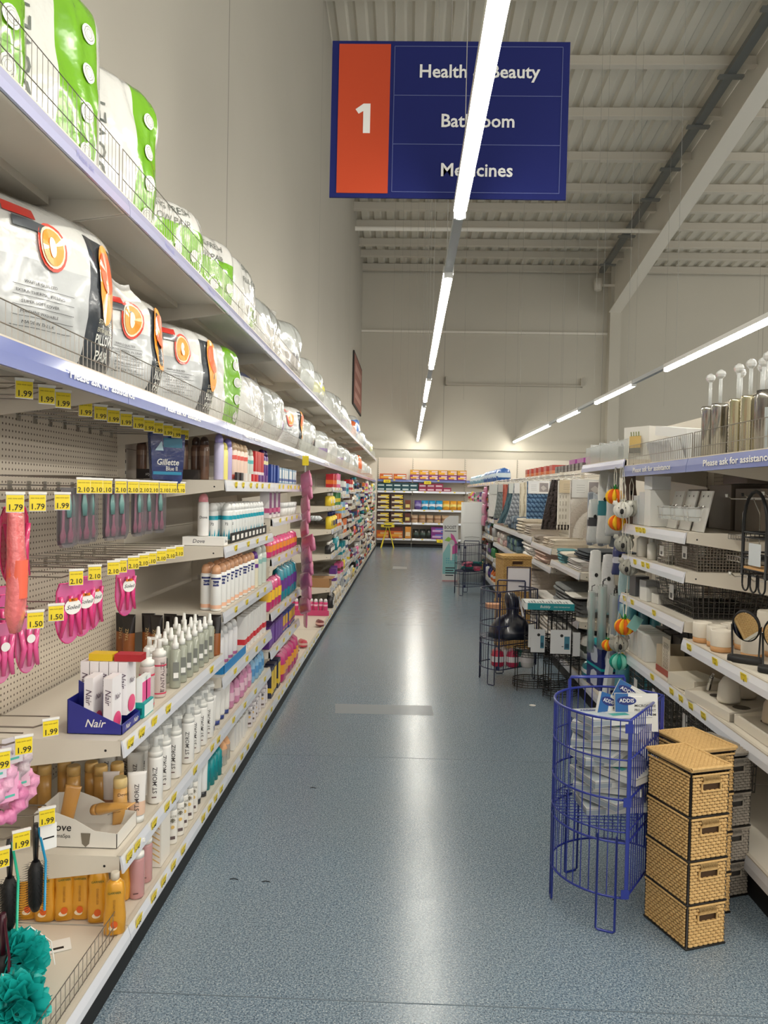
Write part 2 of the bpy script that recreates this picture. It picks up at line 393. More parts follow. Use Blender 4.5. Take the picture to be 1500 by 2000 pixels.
def bay(loc, rz, w, d, base_d, top, peg, label, group, base_z=.10, back=True, side_panel=False):
    t = thing('shelving_bay', loc, rz)
    k = (w, top, peg)
    if back:
        m = MB(); m.box(-.02,0,0,w,0,top, PEG if peg else CREAM)
        if not peg:
            for q in (.4,.8,1.2,1.6): m.box(0,.001,0,w,q,q+.003, M((150,140,124),.6))
        m.build('back_panel', t)
    m = MB(); m.box(.0,.035,.0,.016,0,top,CREAM)
    for i in range(int(top/.05)): m.box(.035,.0355,.004,.012,.03+.05*i,.045+.05*i,INK)
    m.build('upright', t)
    m = MB(); m.box(0,base_d-.015,.001,w-.001,.012,base_z-.045,BLACK); m.box(0,base_d-.015,.001,w-.001,0,.012,BLACK); m.build('kick_plate', t)
    tag(t, label, 'shelving', group)
    return t
def price_run(w, n, pool, off=.1):
    return [(off+(w-2*off)*(i+.5)/n+rnd(-.03,.03), random.choice(pool)) for i in range(n)]
FAR = ['']
LX = -1.34; BW = 1.25
# ---- left run: 16 bays
LB = []
NAMES = ['nearest','second','third','fourth','fifth','sixth','seventh','eighth','ninth','tenth','eleventh','twelfth','thirteenth','fourteenth','fifteenth','sixteenth']
LV = {}   # levels per bay
for k in range(15):
    y0 = 1.0+BW*k; near = k < 5
    lab = {0:'nearest left shelving bay with peg hooks over its base shelf', 1:'second left shelving bay, peg hooks above two long shelves',
           2:'third left shelving bay, stocked with white spray cans', 3:'fourth left shelving bay, stocked with pink and purple packs'}.get(k, '%s shelving bay along the left wall' % NAMES[k])
    t = bay((LX,y0,0), 0, BW, .5, .55, 2.35, k < 2, lab, 'left shelving run'); LB.append(t)
    # two long upper shelves with guards
    s = shelf(t, BW, .5, 2.265, strip='lav', guard=(.15, 'wire' if k < 4 else 'clear'))
    if k < 4:
        m = MB()
        for q in (.3,.75): m.text('Please ask', .026, flat(.5095,q*BW,-.026,(0,1,0)), M((126,128,176),.5), .01)
        m.build('strip_lettering', s)
    s = shelf(t, BW, .5, 1.725, strip='blue', guard=(.085 if k == 0 else .10, 'wire' if k < 4 else 'clear'))
    if k < 6:
        m = MB(); m.text('Please ask for assistance', .034, flat(.5115,BW*(.86 if k == 0 else .45),-.03,(0,1,0)), WHITE, .02, wid=.44); m.build('strip_lettering', s)
    if k < 8: pool = ['2.29','2.39','1','3.99','1.49','4.49']
    # base
    bt = []
    if k >= 1: bt = price_run(BW, 7 if k < 6 else 4, ['2.99','5.99','7.49','4.99','1.50','4.95'] if k < 3 else FAR, .06)
    if k == 1: bt = [(.07,'4.95'),(.21,'2.99'),(.31,'5.99'),(.42,'5.99'),(.54,'7.49'),(.82,'4.99'),(.92,'7.99'),(1.02,'5.99'),(1.12,'3.99')]
    b = shelf(t, BW, .525, .10, bt, sides=False, guard=(.075,'wire') if k == 0 else None)
    lv = {0:[],1:[.66,.31],2:[1.46,1.153,.85,.546,.31],3:[1.46,1.24,.99,.65,.41],4:[],5:[]}.get(k)
    if lv is None: lv = [[1.46,1.25,.99,.71,.34],[1.38,1.13,.86,.60,.36],[1.44,1.2,.95,.7,.4]][k%3]
    LV[k] = lv
    for z in lv:
        if k == 1: tg = [(.05,'2.29'),(.15,'2.39'),(.27,'1'),(.42,'3.99'),(1.02,'3.50')] if z == .66 else [(.05,'3.25'),(.12,'3.25'),(.28,'3.99'),(.42,'3.49'),(.50,'4.49'),(.78,'4.49'),(1.05,'4.50'),(1.16,'2.79')]
        elif k < 5: tg = price_run(BW, 6 if z > 1.4 else 4, ['1.50','2.49','1','3.50','3.25'] if k == 2 else FAR)
        else: tg = price_run(BW, 3, FAR)
        shelf(t, BW, .5, z, tg)
t = thing('end_post', (-.865, 19.78, 0)); m = MB(); m.box(-.475,.055,0,.05,0,2.3,CREAM); m.build('post_panel', t); m = MB(); m.box(-.47,.05,-.001,.051,.3,.305,CREAMD); m.build('seam_trim', t)
tag(t, 'tall cream end panel closing the far end of the left shelves', 'end panel')
# ---- right run
RXB = 1.735; RB = []
RY = [2.44,3.44,4.44,5.5,6.6,7.65,8.7,9.85,11.0,12.25,13.5,14.75,16.0]
rl = {0:'nearest right bay, white cups and mirrors on its shelf', 1:'second right bay, wire baskets and glass dispensers on its shelves', 2:'third right bay, shower curtains hanging above the blue cartons',
      3:'fourth right bay, stacks of grey mats on its shelves', 4:'fifth right bay, bath mats hanging above folded textiles', 5:'sixth right bay, cream towels under hanging mats', 6:'seventh right bay, bundles of blue towels'}
for k in range(12):
    y0, y1 = RY[k], RY[k+1]; w = round(y1-y0, 3)
    top = [1.95,1.95,1.9,1.68,1.68,1.68,1.68,1.68][k] if k < 8 else 1.68
    t = bay((RXB,y1,0), math.pi, w, .5, .5, top, k < 2, rl.get(k, '%s right shelving bay counted from the camera' % NAMES[k]), 'right shelving run', base_z=.15); RB.append(t)
    T = lambda lst: [(w-a, s) for a, s in lst]
    shelf(t, w, .5, .15, [], sides=False)
    if k < 2:
        s = shelf(t, w, .5, 1.594, strip='blue', guard=(.115,'wire'))
        m = MB(); m.text('Please ask for assistance', .036, flat(.5115,w*.5,-.03,(0,1,0)), WHITE, .02, wid=.6); m.build('strip_lettering', s)
    if k == 2: shelf(t, w, .5, 1.635, strip='lav', guard=(.12,'clear'))
    if k == 0:
        shelf(t, w, .5, .795, [(w-.90,'2.50'),(w-.62,'7'),(w-.36,'6')]); shelf(t, w, .5, .55, [(w-.86,'3.50'),(w-.72,'3.50'),(w-.98,'1.25')])
    if k == 1:
        shelf(t, w, .5, 1.265, [(.30,'5'),(.36,'10'),(.42,'7')]); shelf(t, w, .5, 1.09, [(.28,'4'),(.42,'7'),(.50,'5')]); shelf(t, w, .5, .868, [(.10,'4'),(.25,'7'),(.62,'8')]); shelf(t, w, .5, .55, [(.10,'5'),(.62,'1'),(.9,'1.25')])
    if k == 3: shelf(t, w, .5, .87); shelf(t, w, .5, .52)
    if k == 4: shelf(t, w, .5, .96); shelf(t, w, .5, .80)
    if k == 5: shelf(t, w, .5, 1.0); shelf(t, w, .5, .74); shelf(t, w, .5, .45)
    if k in (6,7): shelf(t, w, .5, 1.0); shelf(t, w, .5, .74); shelf(t, w, .5, .45)
    if k >= 8:
        for z in (1.6,1.28,1.05,.8,.5): shelf(t, w, .5, z, price_run(w,3,FAR))
# ---- far cross run against the back wall (faces the camera)
BKL = [.226,.64,.98,1.46]
BB = []
for k, x1 in enumerate((.12,1.5,2.88,4.3,5.7)):
    t = bay((x1, 20.5, 0), -math.pi/2, 1.36 if k else .9, .5, .5, 2.34, False, ['left far cross bay with boxed drinks, facing the aisle','middle far cross bay with bags and cartons, facing the aisle','right far cross bay mostly hidden by the right run','fourth far cross bay, only its cream top visible','fifth far cross bay, only its cream top visible'][k], 'far cross shelving')
    BB.append(t)
# local +x -> world -y, local +y -> world +x ; so each bay starts at its left end
for t, (xa, xb) in zip(BB, ((-.80,.12),(.12,1.5),(1.5,2.88),(2.88,4.24),(4.24,5.6))):
    t.location = (xa, 20.45, 0)
for k, t in enumerate(BB):
    w = 1.36 if k else .9
    for z in BKL: shelf(t, w, .5, z, price_run(w,3,FAR))
    shelf(t, w, .5, 1.757, price_run(w,1,FAR), strip='blue')
BMAP = dict(left=BB[0])
# ================================================================ goods: builders
def shine(c, r=.3): return M(c, r, coat=.4)
def b_can(body, cap, band=None, txt='', h=.19, r=.0255, ink=(40,40,44), foot=None, vert=False):
    t = thing('spray_can'); m = MB(); B = shine(body); logo = txt == 'Sure'; zig = txt == '72'
    m.loft([(0,r*.94,r*.94),(.004,r,r),(h*.74,r,r),(h*.80,r*.9,r*.9)], B, 14)
    if foot and not zig: m.loft([(h*.05,r+.0004,r+.0004),(h*(.13 if logo else .16),r+.0004,r+.0004)], shine(foot), 14, (0,0))
    if zig:
        F = wrap(r, 0); K = shine(foot)
        for q in range(-4, 5): m.add([F(.012*q-.007,.006),F(.012*q+.006,.006),F(.012*q+.002,h*(.20+.12*(q%2)))], [(0,1,2)], K)
    if band and logo:
        F = wrap(r, 0); K = shine(band); m.grid(8, 1, lambda a, b: F(-.026+.05*a, h*(.685+.04*b)), K); m.grid(8, 3, lambda a, b: F(-.014+.028*a, h*(.54+.12*b)), K)
    elif band: m.loft([(h*.55,r+.0004,r+.0004),(h*.66,r+.0004,r+.0004)], shine(band), 14, (0,0))
    m.build('can_body', t)
    m = MB(); m.loft([(h*.79,r*.86,r*.86),(h*.9,r*.84,r*.84),(h*.97,r*.62,r*.62),(h,r*.25,r*.25)], shine(cap), 14); m.build('cap', t)
    if txt:
        m = MB(); m.text(txt, .017 if not vert else .02, wrap(r+.0006, h*(.60 if logo else .44), vert), WHITE if logo else M(ink, .5), .01); m.build('lettering', t)
    return t
BUILD['can'] = b_can
def b_foam(body, txt, h=.21, r=.0255, ink=(60,56,56), band=None, clear=False, foot=None):
    t = thing('pump_bottle'); m = MB(); B = shine(body) if not clear else M(body, .15, alpha=.75, coat=.5)
    m.loft([(0,r*.9,r*.9),(.005,r,r),(h*.66,r,r),(h*.70,r*.92,r*.92)], B, 16)
    if band:
        for a, b_ in ((.06,.085),(.54,.57)): m.loft([(h*a,r+.0005,r+.0005),(h*b_,r+.0005,r+.0005)], M(band,.4), 16, (0,0))
    m.build('bottle_body', t)
    m = MB(); m.loft([(h*.70,r*.95,r*.95),(h*.78,r*.93,r*.93),(h*.80,r*.62,r*.62),(h*.84,r*.55,r*.55)], WHITE, 16)
    m.loft([(h*.84,r*.38,r*.38),(h*.96,r*.34,r*.34),(h,r*.4,r*.4)], WHITE, 10); m.box(0,r*1.0,-.005,.005,h*.95,h,WHITE); m.build('pump_head', t)
    if not clear:
        m = MB(); m.loft([(h*.78,r*.97,r*.97),(h*1.06,r*.9,r*.9),(h*1.08,r*.5,r*.5)], CLEAR, 12); m.build('clear_overcap', t)
    m = MB(); m.text(txt, .021, wrap(r, h*.36, True, -92), M(ink,.5), .008)
    m.box(-.012,.004,-r-.001,-r,h*.10,h*.115, M((90,60,60),.5)); m.build('lettering', t)
    return t
BUILD['foam'] = b_foam
def b_mist(liq, capc=(236,236,232), h=.20, r=.021):
    t = thing('mist_bottle'); m = MB(); m.loft([(0,r*.92,r*.92),(.004,r,r),(h*.70,r,r),(h*.74,r*.5,r*.5)], M(liq,.1,alpha=.72,coat=.6), 14); m.build('bottle_body', t)
    m = MB(); m.box(-.011,.011,-r-.0008,-r,.03,h*.5, M((120,122,116),.5)); m.box(-.009,.009,-r-.0012,-r-.0006,.04,.06, PAPER); m.build('printed_label', t)
    m = MB(); m.loft([(h*.74,r*.62,r*.62),(h*.84,r*.62,r*.62),(h*.85,r*.4,r*.4),(h*.98,r*.3,r*.3),(h,r*.2,r*.2)], M(capc,.35), 12); m.build('spray_cap', t)
    return t
BUILD['mist'] = b_mist
def b_tube(col, capc, txt='', h=.16, r=.023, top=None, ink=(60,50,50), capbot=True, low=None):
    t = thing('squeeze_tube'); m = MB(); B = shine(col); cz = h*.13 if capbot else 0
    m.loft([(cz,r*.9,r*.8),(cz+.01,r,r*.85),(h*.6,r*1.02,r*.55),(h*.93,r*1.12,r*.12),(h,r*1.15,.0012)], B, 16)
    if low: m.loft([(cz+.004,r*.97,r*.86),(cz+.012,r*1.012,r*.87),(h*.42,r*1.03,r*.71)], shine(low), 16, (0,0))
    if top: m.loft([(h*.55,r*1.03,r*.60),(h*.60,r*1.035,r*.56),(h*.93,r*1.13,r*.135),(h+.0005,r*1.16,.0018)], shine(top), 16, (0,1))
    m.build('tube_body', t)
    if capbot: m = MB(); m.loft([(0,r*.88,r*.74),(cz,r*.9,r*.8)], shine(capc), 14); m.build('cap', t)
    if txt:
        m = MB(); f = lambda a, b: (-b, -r*(.86-.45*max(0,(h*.5+a-h*.3))/h*1.1)-.0012, h*.52+a)
        m.text(txt, .02, f, M(ink,.5), .008); m.build('lettering', t)
    return t
BUILD['tube'] = b_tube
def b_cond(col, capc, txt=''):         # upright tube with a long screw cap on top
    t = thing('lotion_tube'); m = MB(); r = .022
    m.loft([(0,.024,.003),(.01,.024,.006),(.06,.023,.017),(.125,r,r)], shine(col), 16); m.build('tube_body', t)
    m = MB(); m.loft([(.125,r*1.04,r*1.04),(.150,r*1.02,r*1.02),(.157,r*.9,r*.9)], shine(capc), 16); m.build('cap', t)
    if txt: m = MB(); m.text(txt, .014, flat(.004,-r-.0006,.105), M((96,66,40),.5), .01); m.build('lettering', t)
    return t
BUILD['cond'] = b_cond
def b_gold():
    t = thing('shower_bottle'); G = M((222,158,42), .28, coat=.5, metal=.25); m = MB()
    m.loft([(0,.026,.017,3),(.006,.031,.021,3),(.05,.032,.022,3),(.095,.028,.018,2.6),(.125,.030,.019,2.6),(.150,.026,.017,2.4),(.163,.012,.011)], G, 20); m.build('bottle_body', t)
    m = MB(); m.loft([(.161,.013,.013),(.180,.013,.013),(.182,.011,.011)], M((224,214,196),.3,alpha=.85), 12); m.build('cap', t)
    m = MB(); m.text('GARNIER', .009, flat(0,-.0215,.128), M((60,90,40),.5), .01); m.text('BODY SUPERFOOD', .010, lambda a,b:(-b*.9,-.0228,.085+a*.8), M((130,80,30),.5), wid=.06)
    m.add([(.010*math.cos(q),-.0232,.035+.011*math.sin(q)) for q in [k*math.pi/6 for k in range(12)]], [tuple(range(12))], M((220,96,30),.5))
    m.add([(-.004+.012*math.cos(q),-.0229,.026+.008*math.sin(q)) for q in [k*math.pi/6 for k in range(12)]], [tuple(range(12))], M((240,220,190),.5)); m.build('printed_label', t)
    return t
BUILD['gold'] = b_gold
def b_dome(body, cap, mark=(90,84,60), h=.19, r=.020, sq=False):     # tall bottle with long pointed cap
    t = thing('domed_bottle'); m = MB(); m.loft([(0,r*.94,r*.9,2.6),(.004,r,r*.92,2.6),(h*.62,r*.98,r*.9,2.6),(h*.66,r*.9,r*.84)], shine(body), 14); m.build('bottle_body', t)
    m = MB(); m.loft([(h*.66,r*.92,r*.86),(h*.78,r*.8,r*.72),(h*.9,r*.52,r*.45),(h*.97,r*.25,r*.22),(h,r*.06,r*.06)], shine(cap), 14); m.build('cap', t)
    m = MB(); K = M(mark,.5)
    for q in range(7):
        a = math.pi*(q+.5)/7; m.add([(0,-r-.0004,h*.42),(.012*math.cos(a)-.002,-r*.93-.001,h*.42+.017*math.sin(a)),(.012*math.cos(a)+.002,-r*.93-.001,h*.42+.017*math.sin(a))],[(0,1,2)],K)
    m.add([(.007*math.cos(q),-r-.0006,h*.34+.007*math.sin(q)) for q in [k*math.pi/5 for k in range(10)]], [tuple(range(10))], M((226,190,110),.5))
    m.text('ALOE', .011, flat(0,-r-.0006,h*.55), K); m.box(-.009,.009,-r-.0008,-r,h*.10,h*.16,M((96,80,80),.5)); m.build('printed_label', t)
    return t
BUILD['dome'] = b_dome
def b_box(w, d, h, col, face=None, txt='', ink=(40,40,44), band=None, vert=True, size=.02, name='carton', dot=None, shear=0):
    """printed carton, wide side along y, narrow side towards the camera"""
    t = thing(name); m = MB(); m.box(-d/2,d/2,-w/2,w/2,0,h,M(col,.45,coat=.2)); m.build('box_body', t)
    m = MB(); e = .0006
    if face: m.box(d/2,d/2+e,-w/2+.003,w/2-.003,h*.12,h*.88,M(face,.4))
    if band: m.box(-d/2-e,d/2+e*2,-w/2-e,w/2+e,h*.18,h*.34,M(band,.4))
    if dot: m.add([(d/2+e*3, w*.40*math.cos(q), h*.18+min(w*.4,h*.16)*math.sin(q)) for q in [k*math.pi/8 for k in range(16)]],[tuple(range(16))],M(dot,.4))
    if txt:
        K = M(ink,.5)
        m.text(txt, size, (lambda a,b:(-b*1.0,-w/2-e*1.5,h*.62+a)) if vert == 1 and vert is not True else (lambda a,b:(b,-w/2-e*1.5,h*.66-a)) if vert else flat(0,-w/2-e*1.5,h*.6), K, .005, shear)
        m.text(txt, size*.9, flat(d/2+e*4,0,h*.62,(0,1,0)), K, .005, shear)
    if m.v: m.build('print', t)
    return t
BUILD['box'] = b_box
def b_pack(w, d, h, col, face=None, ink=(250,250,250), txt='', clear=False):     # soft film pack
    t = thing('soft_pack'); m = MB(); mt = M(col,.3,coat=.5,bump=(40,.4),alpha=.9 if clear else 1)
    m.loft([(0,d*.35,w*.44,3),(h*.08,d*.5,w*.49,3),(h*.5,d*.52,w*.5,3),(h*.88,d*.4,w*.48,3),(h*.97,.004,w*.47,5),(h,.002,w*.48,5)], mt, 16); m.build('pack_body', t)
    if face:
        m = MB(); m.loft([(h*.3,d*.5+.001,w*.5+.001,3),(h*.5,d*.52+.001,w*.5+.001,3),(h*.62,d*.50+.0012,w*.5+.001,3)], M(face,.35,coat=.4), 16, (0,0)); m.build('printed_band', t)
    return t
BUILD['pack'] = b_pack
def b_simple(kind, col, col2, w=.05, h=.17):             # far goods: a few pixels each
    m = MB(); B = M(col,.4,coat=.2); C = M(col2,.4)
    nm = {'can':'spray_can','bottle':'bottle','box':'carton','pack':'soft_pack','pot':'cream_pot'}[kind]
    if kind == 'can': m.loft([(0,w*.42,w*.42),(h*.78,w*.42,w*.42),(h*.82,w*.36,w*.36)], B, 10); m.loft([(h*.8,w*.36,w*.36),(h*.97,w*.33,w*.33),(h,w*.15,w*.15)], C, 10); m.box(-w*.2,w*.44,-w*.44,0,h*.3,h*.45,C)
    if kind == 'bottle': m.loft([(0,w*.38,w*.46,3),(h*.66,w*.38,w*.46,3),(h*.76,w*.16,w*.16)], B, 12); m.loft([(h*.76,w*.18,w*.18),(h,w*.16,w*.16)], C, 8); m.box(-w*.3,w*.4,-w*.3,w*.3,h*.2,h*.5,C)
    if kind == 'box': m.box(-w*.42,w*.42,-w*.47,w*.47,0,h,B); m.box(-w*.425,w*.43,-w*.475,w*.40,h*.25,h*.55,C)
    if kind == 'pack': m.loft([(0,w*.25,w*.4,3),(h*.2,w*.38,w*.47,3),(h*.7,w*.34,w*.47,3),(h*.95,w*.06,w*.45,4),(h,.003,w*.45,4)], B, 12); m.loft([(h*.3,w*.39,w*.475,3),(h*.55,w*.385,w*.475,3)], C, 12, (0,0))
    if kind == 'pot': m.loft([(0,w*.4,w*.4),(h*.6,w*.45,w*.45)], B, 12); m.loft([(h*.6,w*.47,w*.47),(h,w*.47,w*.47)], C, 12)
    return m.build(nm)
BUILD['s'] = b_simple
# ---- filled bags (pillows, duvets)
def b_bag(w, d, h, style, seed=0, puff=.42):
    t = thing('bedding_bag'); rs = random.Random(seed); off = Vector((rs.random()*9, rs.random()*9, rs.random()*9))
    def T(y, z):                                   # half thickness at (y,z)
        u = max(-1,min(1,2*y/w)); v = max(-1,min(1,2*z/h-1))
        e = max(0,(1-abs(u)**3.2))*max(0,(1-abs(v)**3.2))
        n = noise.noise(Vector((y*7,z*7,0))+off)*.12+abs(noise.noise(Vector((y*16,z*7+y*10,3))+off))*.09
        return d/2*(e**puff)*(1+n*1.2)
    def Y(u, v):                                   # outline rounded at the corners
        k = 1-.10*abs(v)**4*1.0-.05*abs(noise.noise(Vector((v*2,1,5))+off)); return w/2*u*k
    FW = M((206,206,202),.2,coat=.9,bump=(16,.9)); CL = M((176,179,176),.16,coat=1,bump=(14,1.0)); GR = M((106,164,22),.22,coat=.9,bump=(14,.8))
    DK = M((52,58,64),.25,coat=.8,bump=(22,.4)); GY = M((178,181,182),.25,coat=.9,bump=(14,.8))
    def pick(u, v):
        if style == 'duvet': return GR if .05 < u < .80 else FW
        if style == 'duvet_edge': return GR if u > .25 else FW
        if style == 'duvet_slim': return GR if .28 < u < .84 else FW
        if style == 'greenpillow': return GR if v < .35 and v > -.95 else FW
        if style == 'greencorner': return GR if (v < -.2 and u > -.2) else FW
        if style == 'simple': return DK if u > .40 and v < .72 else GY if (u > -.55 and v < .2) else FW
        if style == 'navy': return M((32,46,92),.3,coat=.6) if v > .72 else FW
        if style == 'purple': return M((150,132,168),.25,coat=.8,bump=(22,.4)) if (abs(u-.35) < .35 and -.75 < v < -.15) else CL
        if style == 'black': return M((40,40,46),.3,coat=.7) if (abs(u-.25) < .3 and abs(v+.35) < .28) else CL
        if style == 'orange': return M((220,104,50),.25,coat=.8,bump=(22,.4))
        if style == 'blue': return M((44,104,176),.25,coat=.8,bump=(22,.4)) if abs(v) < .7 else CL
        if style == 'yellow': return M((206,204,80),.25,coat=.8) if abs(v) < .3 else CL
        if style == 'white': return FW
        return CL
    m = MB(); nu, nv = 40, 30
    for sgn in (1,-1):
        def P(i, j):
            u = -1+2*i/nu; v = -1+2*j/nv; y = Y(u,v); z = h/2*(v+1)
            z *= 1-.05*abs(u)**4*(1 if v > 0 else 0)
            return (sgn*T(y if abs(u)<1 else math.copysign(w/2,u), h/2*(v+1)), y, z)
        vs = [P(i,j) for j in range(nv+1) for i in range(nu+1)]
        groups = {}
        for j in range(nv):
            for i in range(nu):
                u = -1+2*(i+.5)/nu; v = -1+2*(j+.5)/nv; q = (j*(nu+1)+i, j*(nu+1)+i+1, (j+1)*(nu+1)+i+1, (j+1)*(nu+1)+i)
                groups.setdefault(pick(u if sgn > 0 else -1 if style.startswith('duvet') else u, v), []).append(q if sgn > 0 else q[::-1])
        n = len(m.v); m.v.extend(vs)
        for mt, fs in groups.items():
            k = m.m(mt)
            for f in fs: m.f.append(tuple(n+q for q in f)); m.mi.append(k); m.sm.append(True)
    m.build('bag_body', t)
    S = lambda y, z, e=.004: (T(y,z)+e, y, z)
    def on(y0, z0, rot=0):
        c, s_ = math.cos(rot), math.sin(rot)
        return lambda a, b: S(y0+a*c-b*s_, z0+a*s_+b*c)
    def disc(m, y0, z0, ry, rz_, mt, e=.004, n=16):
        vs = [S(y0,z0,e)]+[S(y0+ry*math.cos(2*math.pi*k/n), z0+rz_*math.sin(2*math.pi*k/n), e) for k in range(n)]
        m.add(vs, [(0,1+k,1+(k+1)%n) for k in range(n)], mt)
    p = MB(); INKG = M((90,96,90),.5); W = M((214,216,210),.4)
    if style.startswith('duvet') or style in ('greenpillow','greencorner'):
        cy = {'duvet':.28*w,'duvet_edge':.34*w,'duvet_slim':.30*w}.get(style, .28*w)
        if style.startswith('duvet'):
            for q in (.16,.36,.56,.76): disc(p, cy, h*q, .026, .026, W, .005); p.text('o', .05, on(cy, h*q), INKG) if 0 else [p.grid(10, 1, lambda a, b_, q=q, rr=rr: S(cy+rr*math.cos(a*6.283)*(1+.08*b_), h*q+rr*math.sin(a*6.283)*(1+.08*b_), .0075), INKG) for rr in (.011,.018)]
            p.text('DUVET' if style != 'duvet_edge' else 'ECO FRIENDLY', .075, on(-.22*w, h*.5, math.pi/2), INKG, wid=h*.5)
        else:
            p.text('SPRING FRESH', .04, on(-.02, h*.82), INKG, wid=w*.5); p.text('PILLOW PAIR', .04, on(-.02, h*.68), INKG, wid=w*.5)
            for q in (-.3,-.12,.08,.28): disc(p, q*w, h*.35, .024, .024, W, .005); p.text('x', .03, on(q*w, h*.35), INKG)
        p.build('printed_icons', t)
    if style == 'simple':
        R = M((214,62,40),.3,coat=.6); O = M((240,150,40),.3,coat=.6)
        disc(p, -.02*w, h*.70, .050, .066, R, .006, 20); disc(p, -.02*w, h*.70, .043, .057, M((246,220,190),.3), .0075, 20); disc(p, -.02*w, h*.70, .037, .050, O, .009, 20); disc(p, -.02*w, h*.70, .012, .028, M((250,236,210),.3), .0105)
        disc(p, .335*w, h*.60, .040, .118, O, .006, 20); disc(p, .335*w, h*.67, .034, .062, M((236,100,50),.3,coat=.6), .0075, 20)
        p.text('SIMPLY', .028, on(.335*w, h*.61), W, .01, wid=.055)
        for q, s_ in enumerate(('STAY FRESH','EXTRA QUILTED')): p.text(s_, .018, on(.335*w, h*(.36-.05*q)), M((200,196,170),.5), wid=.075)
        p.text('PILLOW', .04, on(.335*w, h*.25), W, .015, wid=.08); p.text('PAIR', .04, on(.335*w, h*.155), W, .015, wid=.06)
        for q, s_ in enumerate(('WAFFLE QUILTED','EXTRA THERMAL FILLING','SUPER SOFT COVER','MACHINE WASHABLE','MADE IN THE UK')):
            p.text(s_, .011, on(-.08*w, h*(.47-.055*q)), INK, wid=len(s_)*.0068)
            p.grid(8, 1, lambda a, b, q=q: S(-.22*w+a*.32*w, h*(.445-.055*q)+b*.0012), INK)
        p.grid(6, 4, lambda a, b: S(-.26*w+a*.17*w, h*(.83+.06*b), .006), M((200,50,40),.3,coat=.6)); p.grid(6, 4, lambda a, b: S(-.22*w+a*.22*w, h*(.76+.06*b), .006), M((70,76,82),.3,coat=.6))
        p.build('printed_panel', t)
    # gathered neck
    if style in ('clear','black','greencorner','white','purple'):
        q = MB(); q.loft([(h*.93,.03,.03),(h*.99,.012,.014),(h*1.02,.02,.03),(h*1.13,.006,.05,2,0,.01)], FILM, 10); q.build('gathered_neck', t)
    return t
BUILD['bag'] = b_bag
# ================================================================ goods on the left run
G2 = 'bedding bags on the top shelf'; G1 = 'bedding bags on the lower long shelf'
BX = -1.09
def bag(y0, y1, z, h, style, label, g, d=.30, seed=0, tilt=None, x=BX, rz=-.5, puff=.30):
    w = y1-y0; d = min(d, .30)
    if w > .6: d = .36; rz = 0
    elif rz: x = -1.10
    put(('bag', round(w,3), d, h, style, seed, puff), (x, (y0+y1)/2, z), label, 'bedding bag', g, rz, tilt)
zt, zl = 2.267, 1.727
bag(1.40,1.86,zt,.52,'duvet_edge','green and white duvet bag at the near end of the top shelf',G2,seed=1,puff=.2)
bag(1.90,2.32,zt,.54,'duvet','duvet bag with widest green panel and four round icons, top shelf',G2,seed=2,puff=.22)
bag(2.39,2.80,zt,.53,'duvet_slim','upright duvet bag with slim green band, before the low green pillows',G2,seed=3,puff=.2)
bag(2.88,3.38,zt,.33,'greenpillow','low green and white pillow bag right behind the last upright duvet',G2,d=.42,seed=4,tilt=(0,0))
bag(3.46,3.96,zt,.38,'greenpillow','second low green pillow bag, text across its white top',G2,d=.42,seed=5)
bag(4.05,4.65,zt,.44,'greencorner','clear rounded bag with green lower corner on the top shelf',G2,seed=6,puff=.4)
bag(4.76,5.55,zt,.40,'clear','plain hazy bag beyond the green cornered one, top shelf',G2,seed=7,puff=.4)
bag(5.75,6.35,zt,.50,'black','tall clear bag with black square label and peaked neck, top shelf',G2,seed=8,puff=.4)
ys = 6.7; i = 0
spec = [('clear',.38,'hazy bag just past the black label bag'),('yellow',.40,'bag with dull yellow stripe'),('clear',.34,'grey bag after the yellow striped one'),('purple',.42,'first bag with mauve label'),('purple',.40,'second bag with mauve label'),('purple',.36,'third bag with mauve label'),('orange',.36,'orange bag'),
        ('blue',.52,'tall blue bag'),('clear',.36,'hazy bag between two blue ones'),('blue',.40,'shorter blue bag'),('white',.34,'white bag past the blue ones'),('clear',.38,'hazy bag near the end panel'),('yellow',.40,'last bag, yellow marked')]
for st, h, lb in spec:
    wd = .62 if i%2 else .56; bag(ys, ys+wd, zt, h, st, lb+' on the far top shelf', G2, seed=20+i, puff=.4); ys += .98; i += 1
bag(1.24,1.72,zl,.40,'white','plain white bedding bag cut off at the left picture edge',G1,d=.42,seed=30,puff=.45)
bag(1.83,2.41,zl,.47,'simple','largest pillow bag, round orange logo and readable dark PILLOW band',G1,d=.42,seed=31,puff=.42,rz=-.45)
bag(2.53,2.94,zl,.39,'simple','narrow pillow bag squeezed between two larger ones with orange logos',G1,d=.40,seed=32,puff=.42)
bag(3.08,3.62,zl,.41,'simple','pillow bag with orange logo beside the upright green edged bag',G1,d=.42,seed=33,puff=.42)
bag(3.70,4.14,zl,.44,'duvet_edge','upright white bag with bright green edge on the lower long shelf',G1,seed=34,puff=.18)
bag(4.26,4.98,zl,.40,'navy','crumpled white bag with navy strip across its top',G1,d=.44,seed=35,puff=.5)
bag(5.1,5.7,zl,.42,'purple','large clear bag with mauve square label, lower long shelf',G1,d=.44,seed=36,puff=.45)
bag(6.1,6.6,zl,.40,'simple','small far pillow bag with red corner and orange logo',G1,seed=37,puff=.42)
bag(6.9,7.6,zl,.38,'black','white bag with black square label, lower long shelf',G1,seed=38,puff=.42)
ys = 8.0; i = 0
